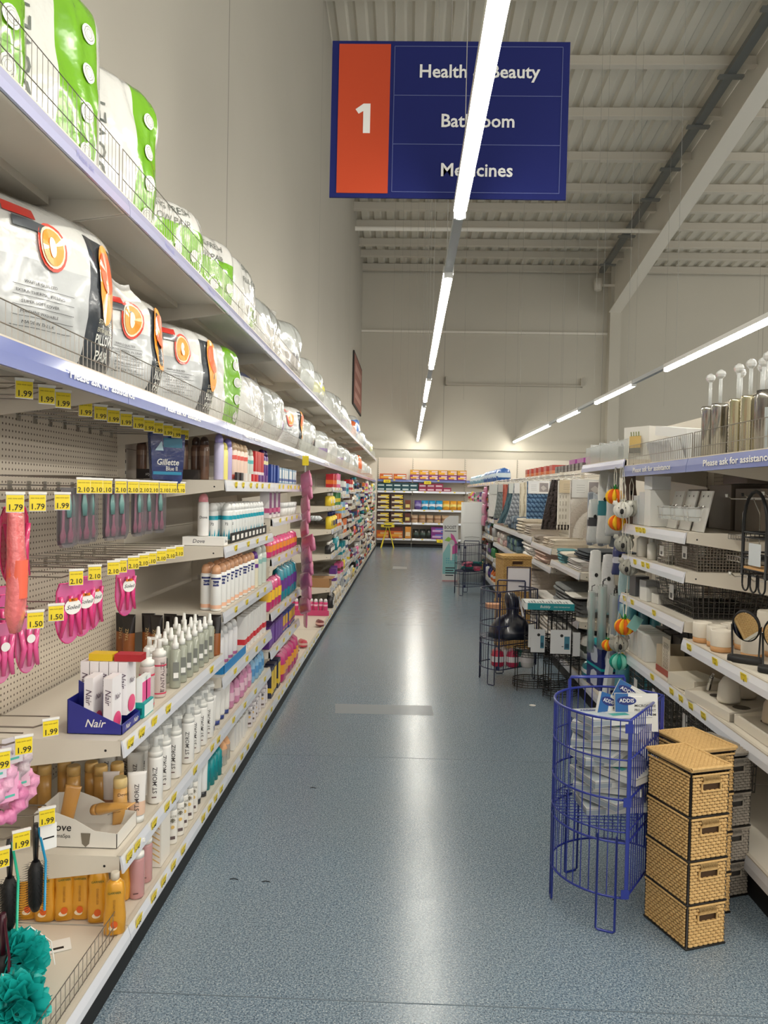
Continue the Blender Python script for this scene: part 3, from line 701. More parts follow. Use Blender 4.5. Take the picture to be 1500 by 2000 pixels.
for st, h, lb in [('purple',.36,'bag with mauve patch after the black labelled one'),('white',.36,'white bag between two mauve labelled bags'),('purple',.34,'second far bag with mauve patch'),('clear',.36,'hazy bag before the white one'),('white',.34,'white crinkled bag in mid run'),('clear',.38,'large grey hazy bag before the orange one'),
                  ('orange',.40,'bright orange bag'),('white',.34,'white bag just past the orange one'),('clear',.34,'grey bag past the orange one'),('clear',.32,'hazy bag second from the end'),('white',.30,'final white bag')]:
    wd = .58; bag(ys, ys+wd, zl, h, st, lb+', far lower long shelf', G1, seed=50+i, puff=.42); ys += 1.02; i += 1
# loose torn bag tail
m = MB(); m.grid(10, 6, lambda u, v: (-.02+.10*u+.02*math.sin(v*5), .02+.20*u*(1-.2*v), .02*math.sin(u*6)+.09*v-.03*u), M((224,222,216),.3,coat=.6,bump=(30,.6)))
o = m.build('bag_tail', loc=(-1.06,2.52,2.08)); tag(o, 'loose white bag tail sticking up behind the largest pillow bag', 'bag')
# ---- peg hooks
def b_hook(txt, L=.32, skew=-.15, ht=.043, torn=False):
    t = thing('display_hook'); m = MB()
    m.tube([(0,0,0),(L*.9,0,0),(L,0,.012)], .0024, WIRE, 5); m.box(0,.004,-.012,.012,-.02,.015,CHROME)
    m.tube([(0,0,.03),(L*.5,0,.03),(L+.01,0,.032)], .0018, WIRE, 5); m.build('wire_arm', t)
    m = MB(); m.tube([(L-.004,0,.010),(L+.006,0,.018)], .004, INK, 6); m.build('tip_cover', t)
    h = MB(); h.X = Matrix.Translation((L+.012,0,.02)) @ Matrix.Rotation(-.72+skew, 4, 'Z')
    h.box(-.002,0,-.021,.021,-ht,.004, WHITE); h.box(-.003,.003,-.0225,.0225,.002,.008,WHITE); h.build('tag_holder', t)
    if txt:
        h = MB(); h.X = Matrix.Translation((L+.012,0,.02)) @ Matrix.Rotation(-.72+skew, 4, 'Z')
        h.box(.0005,.0015,-.020,.020,-ht+.002,.0, YEL); h.text(txt, .021, flat(.0022,0,-.031,(0,1,0)), INK, .012); h.text('was now each', .006, flat(.0022,0,-.008,(0,1,0)), M((120,100,30),.6)); h.build('price_label', t)
    return t
BUILD['hook'] = b_hook
def hooks(ys, z, txts, rowname, end, L=.32):
    for i, y in enumerate(ys):
        tx = txts[i % len(txts)]
        put(('hook', tx, L), (LX, y, z), 'peg hook with %s tag, %s along the %s' % (tx, ORD[i], rowname), 'hook', 'peg hooks, '+rowname, rnd(-.02,.02))
hooks([1.90,2.02,2.12], 1.66, ['1.99'], 'short top row at far left', 0, .36)
hooks([2.36+.118*i for i in range(10)], 1.66, ['1.99'], 'top row under the blue strip', 0)
hooks([2.36,2.46,2.54,2.67,2.79,2.9,3.02,3.14,3.26,3.38], 1.42, ['2.10'], 'row above the grey razors', 0)
hooks([1.74,1.86,1.98,2.13], 1.375, ['1.79','1.79','1.79','1.99'], 'row holding the red packs', 0, .36)
hooks([2.31,2.45,2.60,2.68,2.80,2.90,3.0,3.12,3.24,3.36], 1.14, ['2.10'], 'third row below the grey razors', 0)
hooks([1.78,2.02,2.14], 1.06, ['1.50'], 'low row with the pink razors', 0, .34)
hooks([1.80,1.92,2.06], .755, ['1.99'], 'short row level with the blue box', 0, .36)
hooks([1.80,1.91,2.05], .515, ['1.99'], 'bottom row holding hair things', 0, .36)
# ---- hanging packs
def b_razor(pack, inner, w=.085, h=.20, txt=''):
    """rounded blister holding razors; top hole at origin, face towards +x"""
    t = thing('razor_pack'); m = MB()
    P = [(-w*.36,0),(-w*.46,-h*.12)]+[(-w*.5*math.cos(a), -h*.55-h*.45*math.sin(a)) for a in [k*math.pi/12 for k in range(13)]]+[(w*.46,-h*.12),(w*.36,0)]
    m.prism(P, 0, -.004, .004, M(pack,.15,alpha=.6,coat=.9)); m.tube([(0,p,q) for p,q in P], .0028, M(inner,.25,coat=.6), 5, True); m.build('blister', t)
    m = MB()
    for q in (-.25,.0,.25): m.loft([(-h*.88,.004,.006,2,.012,q*w*1.6),(-h*.55,.007,.009,2,.014,q*w),(-h*.2,.005,.008,2,.010,q*w*1.6)], M(inner,.25,coat=.6), 8)
    m.build('razor', t)
    m = MB(); q_ = 1 if txt else .6; m.add([(.020, w*.33*q_*math.cos(a), -h*.38+h*.13*q_*math.sin(a)) for a in [k*math.pi/8 for k in range(16)]], [tuple(range(16))], PAPER)
    if txt:
        m.text(txt, .018, flat(.0208,0,-h*.39,(0,1,0)), M((60,60,70),.5), .005, .3, wid=w*.55); m.box(.0205,.0212,-.016,.016,-h*.29,-h*.24,M((230,120,30),.4)); m.text('BIC', .010, flat(.0216,0,-h*.265,(0,1,0)), INK, .02)
    m.build('printed_card', t)
    return t
BUILD['razor'] = b_razor
def b_grpack():
    t = thing('razor_pack'); m = MB(); w, h = .07, .185
    m.prism([(-w/2,0),(-w/2,-h*.88),(-w*.3,-h),(w*.3,-h),(w/2,-h*.88),(w/2,0)], 0, -.002, .012, M((120,116,120),.1,alpha=.42,coat=.9)); m.build('clear_sleeve', t)
    m = MB()
    for q in (-.016,.016): m.loft([(-h*.92,.003,.010,2,.005,q),(-h*.80,.006,.013,2,.005,q),(-h*.68,.004,.006,2,.005,q),(-h*.1,.003,.005,2,.005,q*.8)], M((176,84,120),.3,coat=.5), 10)
    m.build('pink_razor', t)
    m = MB(); m.box(-.0015,.0,-w*.45,w*.45,-h*.95,-.01,M((70,62,70),.6)); m.loft([(-h*.5,.002,.010,2,.013,.002),(-h*.3,.003,.013,2,.013,0),(-h*.12,.002,.006,2,.013,0)], M((110,150,146),.3), 8); m.build('backing_card', t)
    return t
BUILD['grpack'] = b_grpack
HX = -1.10
for i in range(11):
    put(('grpack',), (-1.07+rnd(-.02,.02), 2.33+.088*i, 1.415), 'grey clear sleeve with pink razor, %s from the camera in its hanging row' % ORD[i], 'razor pack', 'grey razor sleeves', rnd(-.5,-.2))
for i, (x, y) in enumerate(((-1.28,1.72),(-1.22,1.75),(-1.15,1.78),(-1.10,1.88),(-1.05,2.02))):
    put(('razor',(196,30,90),(214,50,110),.09,.21,''), (x, y, 1.36), 'deep pink rounded pack at the left picture edge, %s from the left' % ORD[i], 'razor pack', 'deep pink packs', -.4)
for i, (x, y, z) in enumerate(((-1.2,2.12,1.11),(-1.12,2.14,1.11),(-1.22,2.30,1.11),(-1.04,2.33,1.12),(-1.05,2.45,1.12),(-1.09,2.62,1.11),(-1.06,2.86,1.12))):
    put(('razor',(236,110,180),(224,60,130),.095,.185,'Soleil'), (x, y, z), ['pale pink razor pack at the back left, half hidden','pink razor pack just left of the front one','pink razor pack behind the two leftmost','front pink razor pack with large readable oval label','second readable pink pack right beside the front one','narrow pink pack behind the readable pair','single pink pack hanging alone toward the far hooks'][i], 'razor pack', 'pink razor packs', -.45)
for i, (x, y) in enumerate(((-1.16,1.98),(-1.09,2.03),(-1.16,2.12),(-1.08,2.15))):
    put(('razor',(240,150,196),(230,90,150),.07,.16,''), (x, y, 1.045), 'small pink pack on the low hooks, %s from the left' % ORD[i], 'razor pack', 'small pink packs on the low hooks', -.45)
m = MB(); m.loft([(-.33,.010,.02,3,0,0),(-.28,.02,.034,3),(-.18,.022,.028,3,.004,.004),(-.10,.018,.026,3),(-.03,.014,.03,3),(0,.004,.04,4)], M((236,120,120),.18,coat=.9,bump=(40,.8)), 14)
t = thing('film_packet', (-1.02,1.97,1.365)); m.build('packet_body', t); m = MB(); m.loft([(-.24,.024,.024,3,.003,0),(-.14,.024,.024,3,.005,0)], M((244,110,84),.35), 12, (0,0)); m.build('orange_panel', t)
tag(t, 'long crinkled coral pink film packet hanging at the far left', 'packet')
# blue bag of razors on the top row
t = thing('razor_bag', (-1.05, 3.30, 1.655)); t.rotation_euler = (0,0,-.75)
m = MB(); BL = M((24,48,110),.22,coat=.8,bump=(30,.3))
m.prism([(-.082,.0),(-.076,-.10),(-.070,-.20),(-.060,-.215),(.060,-.215),(.072,-.20),(.080,-.10),(.084,.0)], 0, -.012, .012, BL); m.build('bag_body', t)
m = MB(); m.text('Gillette', .036, flat(.0135,0,-.125,(0,1,0)), WHITE, .02, .2, wid=.105); m.text('Blue II', .026, flat(.0135,.02,-.152,(0,1,0)), WHITE, .01, wid=.055)
m.box(.0121,.013,-.02,.07,-.06,-.02,M((20,110,140),.3)); m.box(.0121,.013,-.068,.068,-.178,-.165,M((40,150,190),.3)); m.prism([(-.06,-.075),(-.03,-.035),(-.02,-.075)],0,.0121,.0135,M((180,210,220),.4)); m.build('lettering', t)
m = MB()
for q in range(6): m.loft([(-.245,.004,.005,2,.004,-.05+.02*q),(-.20,.006,.007,2,.006,-.05+.02*q)], M((20,30,70),.4), 6)
m.build('razor_handle', t); tag(t, 'dark blue bag of disposable razors hanging above the first shelf', 'razor bag')
# ---- hair things on the low hooks
def b_scrunch(c1, c2):
    t = thing('hair_scrunchie'); m = MB(); n, k = 28, 10; vs = []
    for i in range(n):
        a = 2*math.pi*i/n; R = .042; r = .017+.005*math.sin(a*9)
        for j in range(k):
            b_ = 2*math.pi*j/k; rr = r*(1+.25*math.sin(3*b_+a*5)); vs.append((rr*math.sin(b_), (R+rr*math.cos(b_))*math.cos(a), -.045+(R+rr*math.cos(b_))*math.sin(a)))
    m.add(vs, [(i*k+j, ((i+1)%n)*k+j, ((i+1)%n)*k+(j+1)%k, i*k+(j+1)%k) for i in range(n) for j in range(k)], M(c1,.35,coat=.3,bump=(60,.4)), True); m.build('fabric_ring', t)
    m = MB(); m.box(.018,.019,-.028,.028,-.04,.03,M(c2,.5)); m.box(.0191,.0195,-.018,.018,-.030,-.024,M((90,190,170),.5)); m.build('backing_card', t)
    return t
BUILD['scr'] = b_scrunch
for i, (x, y, z, c, cc, lb) in enumerate(((-1.02,1.86,.73,(236,176,206),(226,210,226),'pale pink scrunchie on a card, uppermost at the left edge'),(-1.03,1.96,.735,(206,190,196),(220,216,220),'grey pink scrunchie beside the uppermost one'),
        (-1.01,1.90,.66,(222,130,176),(240,170,206),'bright pink scrunchie with pink card below the uppermost'),(-1.03,2.0,.655,(236,160,196),(236,190,210),'ruffled pink scrunchie hanging lowest right'))):
    put(('scr',c,cc), (x,y,z), lb, 'scrunchie', 'pink hair scrunchies', -.6)
def b_brush(hc, bc, rod):
    t = thing('hair_brush'); m = MB(); m.loft([(-.11,.006,.007),(-.02,.010,.011),(0,.007,.008)], M(hc,.35,coat=.4), 10); m.build('handle', t)
    m = MB(); m.loft([(-.24,.010,.014),(-.22,.018,.022),(-.13,.020,.024),(-.105,.010,.012)], BLACK, 12); m.build('barrel', t)
    m = MB()
    for i in range(13):
        for j in range(14):
            a = 2*math.pi*(j+.5*(i%2))/14; z = -.232+.0098*i
            m.add([(.018*math.cos(a),.021*math.sin(a),z-.0009),(.018*math.cos(a),.021*math.sin(a),z+.0009),(.037*math.cos(a),.040*math.sin(a),z-.004)],[(0,1,2)],M(bc,.5))
    m.build('bristles', t)
    m = MB(); m.tube([(.024,-.02,-.235),(.026,-.018,-.10),(.006,-.004,-.01)], .0035, M(rod,.3,coat=.5), 6); m.build('coloured_spine', t)
    return t
BUILD['brush'] = b_brush
for i, (x, y, z, rod, lb) in enumerate(((-1.04,1.86,.495,(20,150,200),'black round brush with blue spine at the left edge'),(-1.02,1.95,.50,(30,190,150),'black round hair brush with green spine'),(-1.0,2.05,.495,(20,150,200),'black round hair brush with blue spine, nearest the golden bottles'))):
    put(('brush',(24,24,28),(20,20,22),rod), (x,y,z), lb, 'hair brush', 'round hair brushes', .2*i)
put(('brush',(60,10,30),(90,20,44),(80,10,36)), (-1.0,1.88,.34), 'dark red bristle brush at the lower left picture edge', 'hair brush')
m = MB(); m.box(0,.001,-.022,.022,-.07,0,PAPER); m.box(.001,.0016,-.015,.015,-.04,-.036,INK)
o = m.build('swing_ticket', loc=(-.97,2.06,.49)); o.rotation_euler = (0,0,-.8); tag(o, 'small white card ticket hanging over the round hair brushes', 'ticket')
# bath puffs and base clutter
def b_puff():
    m = MB(); rs = random.Random(4); TE = M((24,178,172),.45,coat=.2)
    for k in range(46):
        d = Vector((rs.gauss(0,1),rs.gauss(0,1),rs.gauss(0,1))).normalized(); u = d.orthogonal().normalized(); v = d.cross(u); R = .030+.012*rs.random(); ph = rs.random()*6
        def f(a, b_, d=d, u=u, v=v, R=R, ph=ph):
            q = 2*math.pi*a; r = R*(.25+.75*b_); w_ = .010*math.sin(q*5+ph)*b_
            return tuple(d*(.035+.030*b_*b_+w_)+u*(r*math.cos(q))+v*(r*math.sin(q)))
        m.grid(20, 3, f, TE)
    t = thing('bath_puff'); m.build('net_ruffle', t)
    c = MB(); c.tube([(0,0,.05),(.03,.03,.07),(.08,.05,.01),(.09,.04,-.05)], .002, WHITE, 5); c.build('cord_loop', t)
    return t
BUILD['puff'] = b_puff
put(('puff',), (-.99,1.93,.185), 'teal net bath puff lying farther back on the base shelf', 'bath puff', 'teal bath puffs', .4, s=1.0)
put(('puff',), (-.905,1.76,.182), 'teal net bath puff nearest the bottom left corner', 'bath puff', 'teal bath puffs', 2.0, s=1.0)
m = MB(); m.box(-.05,.05,-.03,.03,0,.002,PAPER); m.box(-.03,.03,-.02,-.01,.002,.0025,INK); o = m.build('swing_ticket', loc=(-.99,2.13,.102)); o.rotation_euler=(0,0,.5)
tag(o, 'white card tag lying on the base shelf beside the far bath puff', 'ticket')
# ---- blue display box of cartons on the first shelf
z0 = .662
t = thing('display_tray', (-.945, 2.385, z0)); NB = M((36,42,140),.4,coat=.3); m = MB()
for y in (-.08,.078): m.prism([(-.085,0),(.085,0),(.085,.028),(-.085,.105)], 1, y, y+.002, NB)
m.box(.083,.085,-.08,.08,0,.03,NB); m.box(-.085,-.083,-.08,.08,0,.105,NB); m.box(-.085,.085,-.08,.08,0,.001,NB); m.build('tray_walls', t)
m = MB(); m.prism([(-.085,.0),(.0,.0),(.0,.10),(-.085,.145)], 1, .0, .0015, NB); m.build('divider', t)
m = MB(); m.text('Nair', .034, flat(.0,-.0806,.032), WHITE, .01, .3); m.text('Nair', .022, flat(.0856,-.03,.014,(0,1,0)), WHITE, .01, .3); m.text('Nair', .022, flat(.0856,.04,.014,(0,1,0)), WHITE, .01, .3); m.build('lettering', t)
tag(t, 'blue sloping display tray holding white hair remover cartons', 'display tray')
NK = ('box',.078,.0275,.168,(238,234,236),None,'Nair',(90,70,90),None,True,.026,'carton',(232,80,130),.3)
for i in range(5): put(NK, (-1.012+.0305*i, 2.427, z0+.036), 'tall white carton in the back row of the blue tray, %s from the left' % ORD[i], 'carton', 'white cartons in the blue tray', 0)
put(NK, (-.965, 2.345, z0+.004), 'left one of two front white cartons in the blue tray', 'carton', 'white cartons in the blue tray', 0)
put(NK, (-.905, 2.345, z0+.004), 'right one of two front white cartons in the blue tray', 'carton', 'white cartons in the blue tray', 0)
put(('box',.05,.075,.022,(226,190,30),None,'',(30,30,30),None,False,.01), (-.965,2.42,z0+.205), 'small yellow carton lying on top of the white cartons', 'carton')
put(('box',.05,.085,.022,(176,30,40),(160,24,34),'',(30,30,30),None,False,.01), (-.884+.006,2.42,z0+.205), 'small red carton with barcode lying on the white cartons', 'carton')
put(('box',.09,.03,.05,(20,160,160),(230,240,240),'',(30,30,30),None,False,.01), (-.865,2.52,z0), 'low teal and white tray behind the blue tray', 'carton')
for i in range(2): put(('box',.05,.02,.12,(236,240,238),(232,90,150),'',(30,30,30),(20,160,150),False,.01), (-.868,2.50+.035*i,z0+.012), 'slim pink and white carton in the low teal tray, %s from the camera' % ORD[i], 'carton', 'slim cartons in the teal tray')
TK = ('foam',(226,212,208),'TANTALIZE',.21,.026,(90,70,76),(206,60,90),True)
put(TK, (-.885,2.60,z0), 'nearest clear pink foam bottle with white pump beside the blue tray', 'pump bottle', 'clear pink foam bottles', .25)
put(TK, (-.892,2.75,z0), 'second clear pink foam bottle, just behind the nearest one', 'pump bottle', 'clear pink foam bottles', .9)
put(('foam',(232,230,230),'TAN',.20,.024,(90,70,76),(60,150,190),True), (-.955,2.83,z0), 'white foam bottle with blue band behind the pink ones', 'pump bottle')
for nm, x, ya, yb, n in (('front row',-.875,2.88,3.40,7),('second row back',-.935,2.86,3.38,7),('third row back',-.995,3.05,3.40,4)):
    row(('mist',(178,182,166)), line(x,ya,yb,z0,n), 'green-grey mist bottle', '%s of first shelf' % nm, 'spray bottle', 'mist bottles on the first shelf')
DKT = ('tube',(150,86,40),(150,90,50),'TANZ',.185,.027,(26,20,20),(200,170,120),False,None)
for i, x in enumerate((-1.29,-1.245,-1.17,-1.12,-1.07,-1.02,-.97,-.93)):
    put(DKT, (x, 3.45-.04*(i%2), z0), 'dark brown and copper squeeze tube against the far divider, %s from the left' % ORD[i], 'tube', 'dark brown tubes', rnd(-.2,.2))
put(DKT, (-.868, 3.46, z0), 'copper tube at the far front corner of the first shelf', 'tube')
# ---- second shelf (z .31)
z0 = .312
t = thing('display_tray', (-1.0, 2.385, z0)); CW = M((226,222,214),.6); m = MB()
prof = [(-.13,0),(.13,0),(.13,.045),(.06,.052),(.0,.085),(-.06,.105),(-.13,.10)]
for y in (-.085,.083): m.prism(prof, 1, y, y+.002, CW)
m.box(.128,.13,-.085,.085,0,.045,CW); m.box(-.13,-.128,-.085,.085,0,.10,CW); m.box(-.13,.13,-.085,.085,0,.001,CW); m.build('tray_walls', t)
m = MB(); m.text('Dove', .034, flat(-.05,-.0858,.06), INK, .01, .15); m.text('DermaSpa', .017, flat(-.05,-.0858,.034), INK, .002); m.prism([(.018,.045),(.048,.045),(.044,.012),(.033,.002),(.022,.012)],1,-.0862,-.0855,M((120,112,98),.6)); m.build('lettering', t)
tag(t, 'white card tray with wavy edge and Dove DermaSpa lettering', 'display tray')
CK = ('cond',(206,156,84),(216,176,108))
for i, (x, y) in enumerate(((-1.27,2.60),(-1.22,2.56),(-1.17,2.60),(-1.12,2.56),(-1.075,2.60),(-1.03,2.57),(-.985,2.60))):
    put(CK, (x,y,z0), 'golden lotion tube in the back line of the second shelf, %s from the left' % ORD[i], 'lotion tube', 'golden lotion tubes', rnd(-.2,.2))
put(('cond',(206,156,84),(232,204,140),'Dove'), (-.925,2.47,z0), 'golden lotion tube with pale cap beside the white tan tube', 'lotion tube', None, .5)
put(('tube',(200,146,76),(200,146,76),'',.15,.022), (-1.08,2.40,z0+.004), 'golden tube leaning crookedly in the white card tray', 'lotion tube', None, .3, (.05,.2))
put(('tube',(210,156,80),(200,146,76),'Dove',.14,.022), (-.985,2.40,z0+.075), 'golden tube lying flat across the white card tray', 'lotion tube', None, 1.57-.2, (1.35,.0))
put(('tube',(216,206,200),(230,230,228),'',.155,.024,None,(60,50,50),True,(170,120,90)), (-.975,2.52,z0), 'grey and brown tan tube between golden tubes', 'tube', None, .2)
put(('tube',(226,222,218),(224,226,224),'ST.MORIZ',.165,.027,None,(70,60,60),True,(222,186,160)), (-.880,2.50,z0), 'white and peach St. Moriz tube standing nearest the shelf edge', 'tube', None, .35)
for i, (x,y) in enumerate(((-1.0,2.72),(-.95,2.68),(-1.06,2.70))): put(('tube',(206,204,198),(214,216,214),'ST.MORIZ',.165,.027), (x,y,z0), 'hazy white tube behind the golden tubes, %s' % ['middle','right','left'][i], 'tube', 'hazy white tubes', .3)
SM = ('foam',(236,234,230),'ST.MORIZ',.235,.027)
row(SM, [(-.872,2.66,z0),(-.880,2.78,z0),(-.876,2.90,z0),(-.872,3.06,z0),(-.878,3.18,z0),(-.876,3.28,z0),(-.874,3.38,z0)], 'white St. Moriz foam bottle', 'front line of second shelf', 'pump bottle', 'white foam bottles on the second shelf', .3)
row(SM, line(-.935,2.72,3.36,z0,8), 'white St. Moriz foam bottle', 'second line of second shelf', 'pump bottle', 'white foam bottles on the second shelf', .3)
row(('tube',(232,230,226),(40,60,130),'',.16,.024,None,(60,60,80)), line(-.885,3.47,3.75,z0,4), 'white tube standing on navy cap', 'beyond the white foam bottles', 'tube', 'white tubes with navy caps', .4)
row(('pack',.085,.05,.13,(206,140,176),(226,190,206)), line(-.885,3.86,4.28,z0,5), 'mauve soft pouch', 'second shelf of the third bay', 'pouch', 'mauve pouches', .3)
row(('pack',.085,.05,.13,(140,186,220),(90,150,200)), line(-.885,4.38,4.66,z0,4), 'pale blue soft pouch', 'second shelf of the third bay', 'pouch', 'pale blue pouches', .3)
# ---- base shelf
z0 = .102
for i, (x, y, r) in enumerate(((-1.13,2.28,.2),(-1.075,2.27,.1),(-1.02,2.28,.3),(-.972,2.29,.1),(-.915,2.275,.25),(-.895,2.40,.2),(-.842,2.215,.3))):
    put(('gold',), (x,y,z0), ['golden shower bottle farthest left beside the hair brushes','golden bottle second from the left on the base shelf','golden bottle third from the left on the base shelf','slim looking golden bottle fourth from the left','golden bottle with clear label just left of the front one','golden bottle standing behind, between the two rightmost','golden bottle nearest the shelf edge behind the wire fence'][i], 'shower bottle', 'golden shower bottles', r)
PK = ('foam',(216,160,160),'',.185,.025,(120,90,90),None,True)
put(PK, (-.850,2.42,z0), 'first dusty pink clear bottle right of the golden ones', 'pump bottle', 'dusty pink bottles', .4); put(PK, (-.858,2.52,z0), 'second dusty pink clear bottle right of the golden ones', 'pump bottle', 'dusty pink bottles', .4)
t = thing('gift_carton', (-.862,2.66,z0)); MB().box(-.03,.03,-.05,.05,0,.165,M((232,226,216),.5)).build('box_body', t); m = MB()
for q in range(7):
    for x in (-.025,): m.prism([(x,.012+.02*q),(0,.026+.02*q),(.025,.012+.02*q),(.025,.016+.02*q),(0,.031+.02*q),(x,.016+.02*q)],1,-.0506,-.05,M((216,176,110),.4))
m.build('chevron_print', t); tag(t, 'white carton with gold chevron stripes on the base shelf', 'carton')
row(('dome',(232,228,220),(240,240,238)), line(-.852,2.80,3.08,z0,5), 'white aloe bottle with pointed cap', 'base shelf front', 'domed bottle', 'white aloe bottles', .5)
row(('dome',(232,228,220),(240,240,238)), line(-.905,2.82,3.06,z0,3), 'white aloe bottle with pointed cap', 'base shelf second line', 'domed bottle', 'white aloe bottles', .5)
row(('tube',(230,232,232),(40,44,50),'',.17,.022), line(-.862,3.16,3.24,z0,2), 'white slim tube', 'beside the teal bottles', 'tube', 'white slim tubes', .4)
row(('s','bottle',(10,140,146),(10,120,130),.055,.165), line(-.862,3.32,3.50,z0,4), 'teal bottle', 'base shelf front', 'bottle', 'teal bottles', .3)
def b_bulb():
    t = thing('makeup_sponge'); m = MB(); m.loft([(.03,.012,.012),(.04,.02,.02),(.065,.021,.021),(.085,.013,.013),(.093,.004,.004)], M((232,176,130),.7), 14); m.build('sponge', t)
    m = MB(); m.loft([(0,.019,.019),(.002,.022,.022),(.062,.0225,.0225)], CLEARISH, 14, (1,0)); m.box(-.010,.010,-.0235,-.0228,.012,.035,PAPER); m.build('clear_cup', t)
    return t
BUILD['bulb'] = b_bulb
for i, (x, y) in enumerate(((-.868,3.62),(-.915,3.64),(-.872,3.70),(-.915,3.73),(-.965,3.66))):
    put(('bulb',), (x,y,z0), 'peach sponge in a clear cup on the base shelf, %s counted from the front' % ORD[i], 'sponge', 'peach sponges', 0, s=1.25)
row(('box',.05,.04,.12,(236,234,230),(224,222,220),'',(30,30,30),None,True,.02), line(-.868,3.84,4.12,z0,5), 'plain white carton', 'base shelf of the third bay', 'carton', 'plain white cartons', 0, 0)
row(('dome',(222,216,218),(226,216,222),(60,60,66),.17,.024), line(-.868,4.22,4.70,z0,6), 'pearly domed bottle', 'base shelf of the third bay', 'domed bottle', 'pearly domed bottles', .4)
# ---- third bay (y 3.5 - 4.75)
z0 = 1.462
row(('can',(120,90,74),(70,50,44),(150,120,100),'',.205,.024), [(-1.27+.05*i,3.62+.04*(i%2),z0) for i in range(7)], 'dull bronze spray can', 'back of the top product shelf', 'spray can', 'bronze spray cans', 0, end='left')
t = thing('display_tray', (-1.10,3.575,z0)); MB().box(-.17,.12,-.02,.02,0,.045,M((52,46,44),.6)).build('tray_front', t); m = MB(); m.box(-.06,.02,-.021,-.02,.004,.04,BLACK); m.text('style', .02, flat(-.11,-.0215,.022), PAPER, 0, .2); m.build('lettering', t)
tag(t, 'low dark card tray in front of the bronze spray cans', 'display tray')
seq = [((196,190,220),(150,140,196),.215,'lilac topped white can, nearest of its shelf'),((232,222,130),(226,214,110),.18,'pale yellow slim can beside the lilac one'),((180,168,216),(130,120,190),.205,'lilac can behind the yellow one')]
for i, (a, c, h, lb) in enumerate(seq): put(('can',a,c,None,'',h,.023), (-.885,3.56+.085*i,z0), lb, 'spray can', 'cans on the top product shelf', .3)
row(('can',(232,206,190),(216,186,150),(220,90,80),'',.195,.0245,(40,40,44),(226,110,90)), line(-.885,3.84,4.08,z0,4), 'coral and cream can', 'top product shelf', 'spray can', 'coral cans', .3)
row(('can',(206,214,206),(200,196,180),(90,180,180),'',.18,.022), line(-.885,4.16,4.24,z0,2), 'grey green can', 'top product shelf', 'spray can', 'grey green cans', .3)
row(('box',.06,.05,.175,(206,40,44),(190,30,36),'',(250,250,250),(236,220,220),True,.02), line(-.885,4.32,4.52,z0,4), 'red carton with white band', 'top product shelf', 'carton', 'red cartons', 0, 0)
row(('can',(90,50,130),(60,30,90),(226,220,170),'',.20,.026), line(-.885,4.60,4.70,z0,2), 'deep purple can', 'top product shelf', 'spray can', 'purple cans', .3)
for i in range(9): put(('box',.05,.012,.042,[(36,34,34),(230,226,220),(206,40,44),(110,70,140)][min(3,i//2 if i<6 else 3)],None,''), (-.852,3.80+.098*i,z0), 'low shelf tray front before the cans, %s from the near end' % ORD[i], 'card tray', 'low card trays')
z0 = 1.155
put(('can',(234,232,230),(232,150,160),None,'Dove',.20,.0265), (-.965,3.60,z0+.042), 'white can with pink domed cap standing alone in card tray', 'spray can', None, .3)
t = thing('display_tray', (-.95,3.575,z0)); MB().box(-.095,.10,-.035,.035,0,.04,PAPER).build('tray_front', t); m = MB(); m.text('Dove', .026, flat(-.02,-.0356,.02), M((80,80,90),.5), .005, .2); m.text('Dove', .02, flat(.1006,0,.02,(0,1,0)), M((80,80,90),.5), .005, .2); m.build('lettering', t)
tag(t, 'low white card tray with Dove lettering under the single can', 'display tray')
TC = ('can',(228,230,228),(236,236,234),(30,160,180),'72',.185,.0265,(40,40,44),(40,160,186))
row(TC, line(-.888,3.76,4.58,z0+.012,12), 'white can with teal stripe', 'front line of its shelf', 'spray can', 'teal striped cans', .3)
row(TC, line(-.95,3.70,4.52,z0+.012,11), 'white can with teal stripe', 'back line of its shelf', 'spray can', 'teal striped cans', .3)
t = thing('display_tray', (-.858,4.18,z0)); m = MB(); m.box(-.002,.0,-.47,.47,0,.05,BLACK); m.build('tray_front', t); m = MB()
for q in range(9): m.box(.0,.001,-.44+.1*q,-.39+.1*q,.012,.036,PAPER)
m.build('white_patches', t); tag(t, 'black tray front with white patches below the teal striped cans', 'display tray')
z0 = .852
SC_ = ('can',(236,236,234),(226,170,130),(34,46,110),'Sure',.215,.0265,(34,46,110),(240,190,160))
row(SC_, line(-.885,3.55,4.30,z0,9), 'white Sure can with orange cap', 'front line of its shelf', 'spray can', 'orange capped cans', .3)
row(SC_, line(-.945,3.58,4.28,z0,8), 'white Sure can with orange cap', 'back line of its shelf', 'spray can', 'orange capped cans', .3)
put(('can',(236,230,206),(110,60,150),(110,60,150),'',.21,.026), (-.885,4.42,z0), 'cream can with purple cap at the end of the white cans', 'spray can')
row(('can',(216,224,216),(220,224,216),(150,196,190),'',.235,.027), line(-.885,4.54,4.66,z0,2), 'pale green tall can', 'end of the third bay', 'spray can', 'pale green cans', .3)
z0 = .548
t = thing('display_tray', (-.885,3.80,z0)); SBL = M((30,130,196),.4); m = MB(); m.box(-.06,.04,-.24,-.238,0,.05,SBL); m.box(.038,.04,-.24,.24,0,.045,SBL); m.build('tray_walls', t); m = MB(); m.text('Sure', .03, flat(-.015,-.2408,.025), WHITE, .01); m.build('lettering', t)
tag(t, 'bright blue Sure card tray on the shelf behind the mist bottles', 'display tray')
row(('can',(236,234,236),(226,226,226),None,'Sure',.19,.025,(40,46,100),(206,120,170)), line(-.905,3.60,4.00,z0,5), 'white can with mauve foot', 'inside the blue tray', 'spray can', 'mauve footed cans', .3)
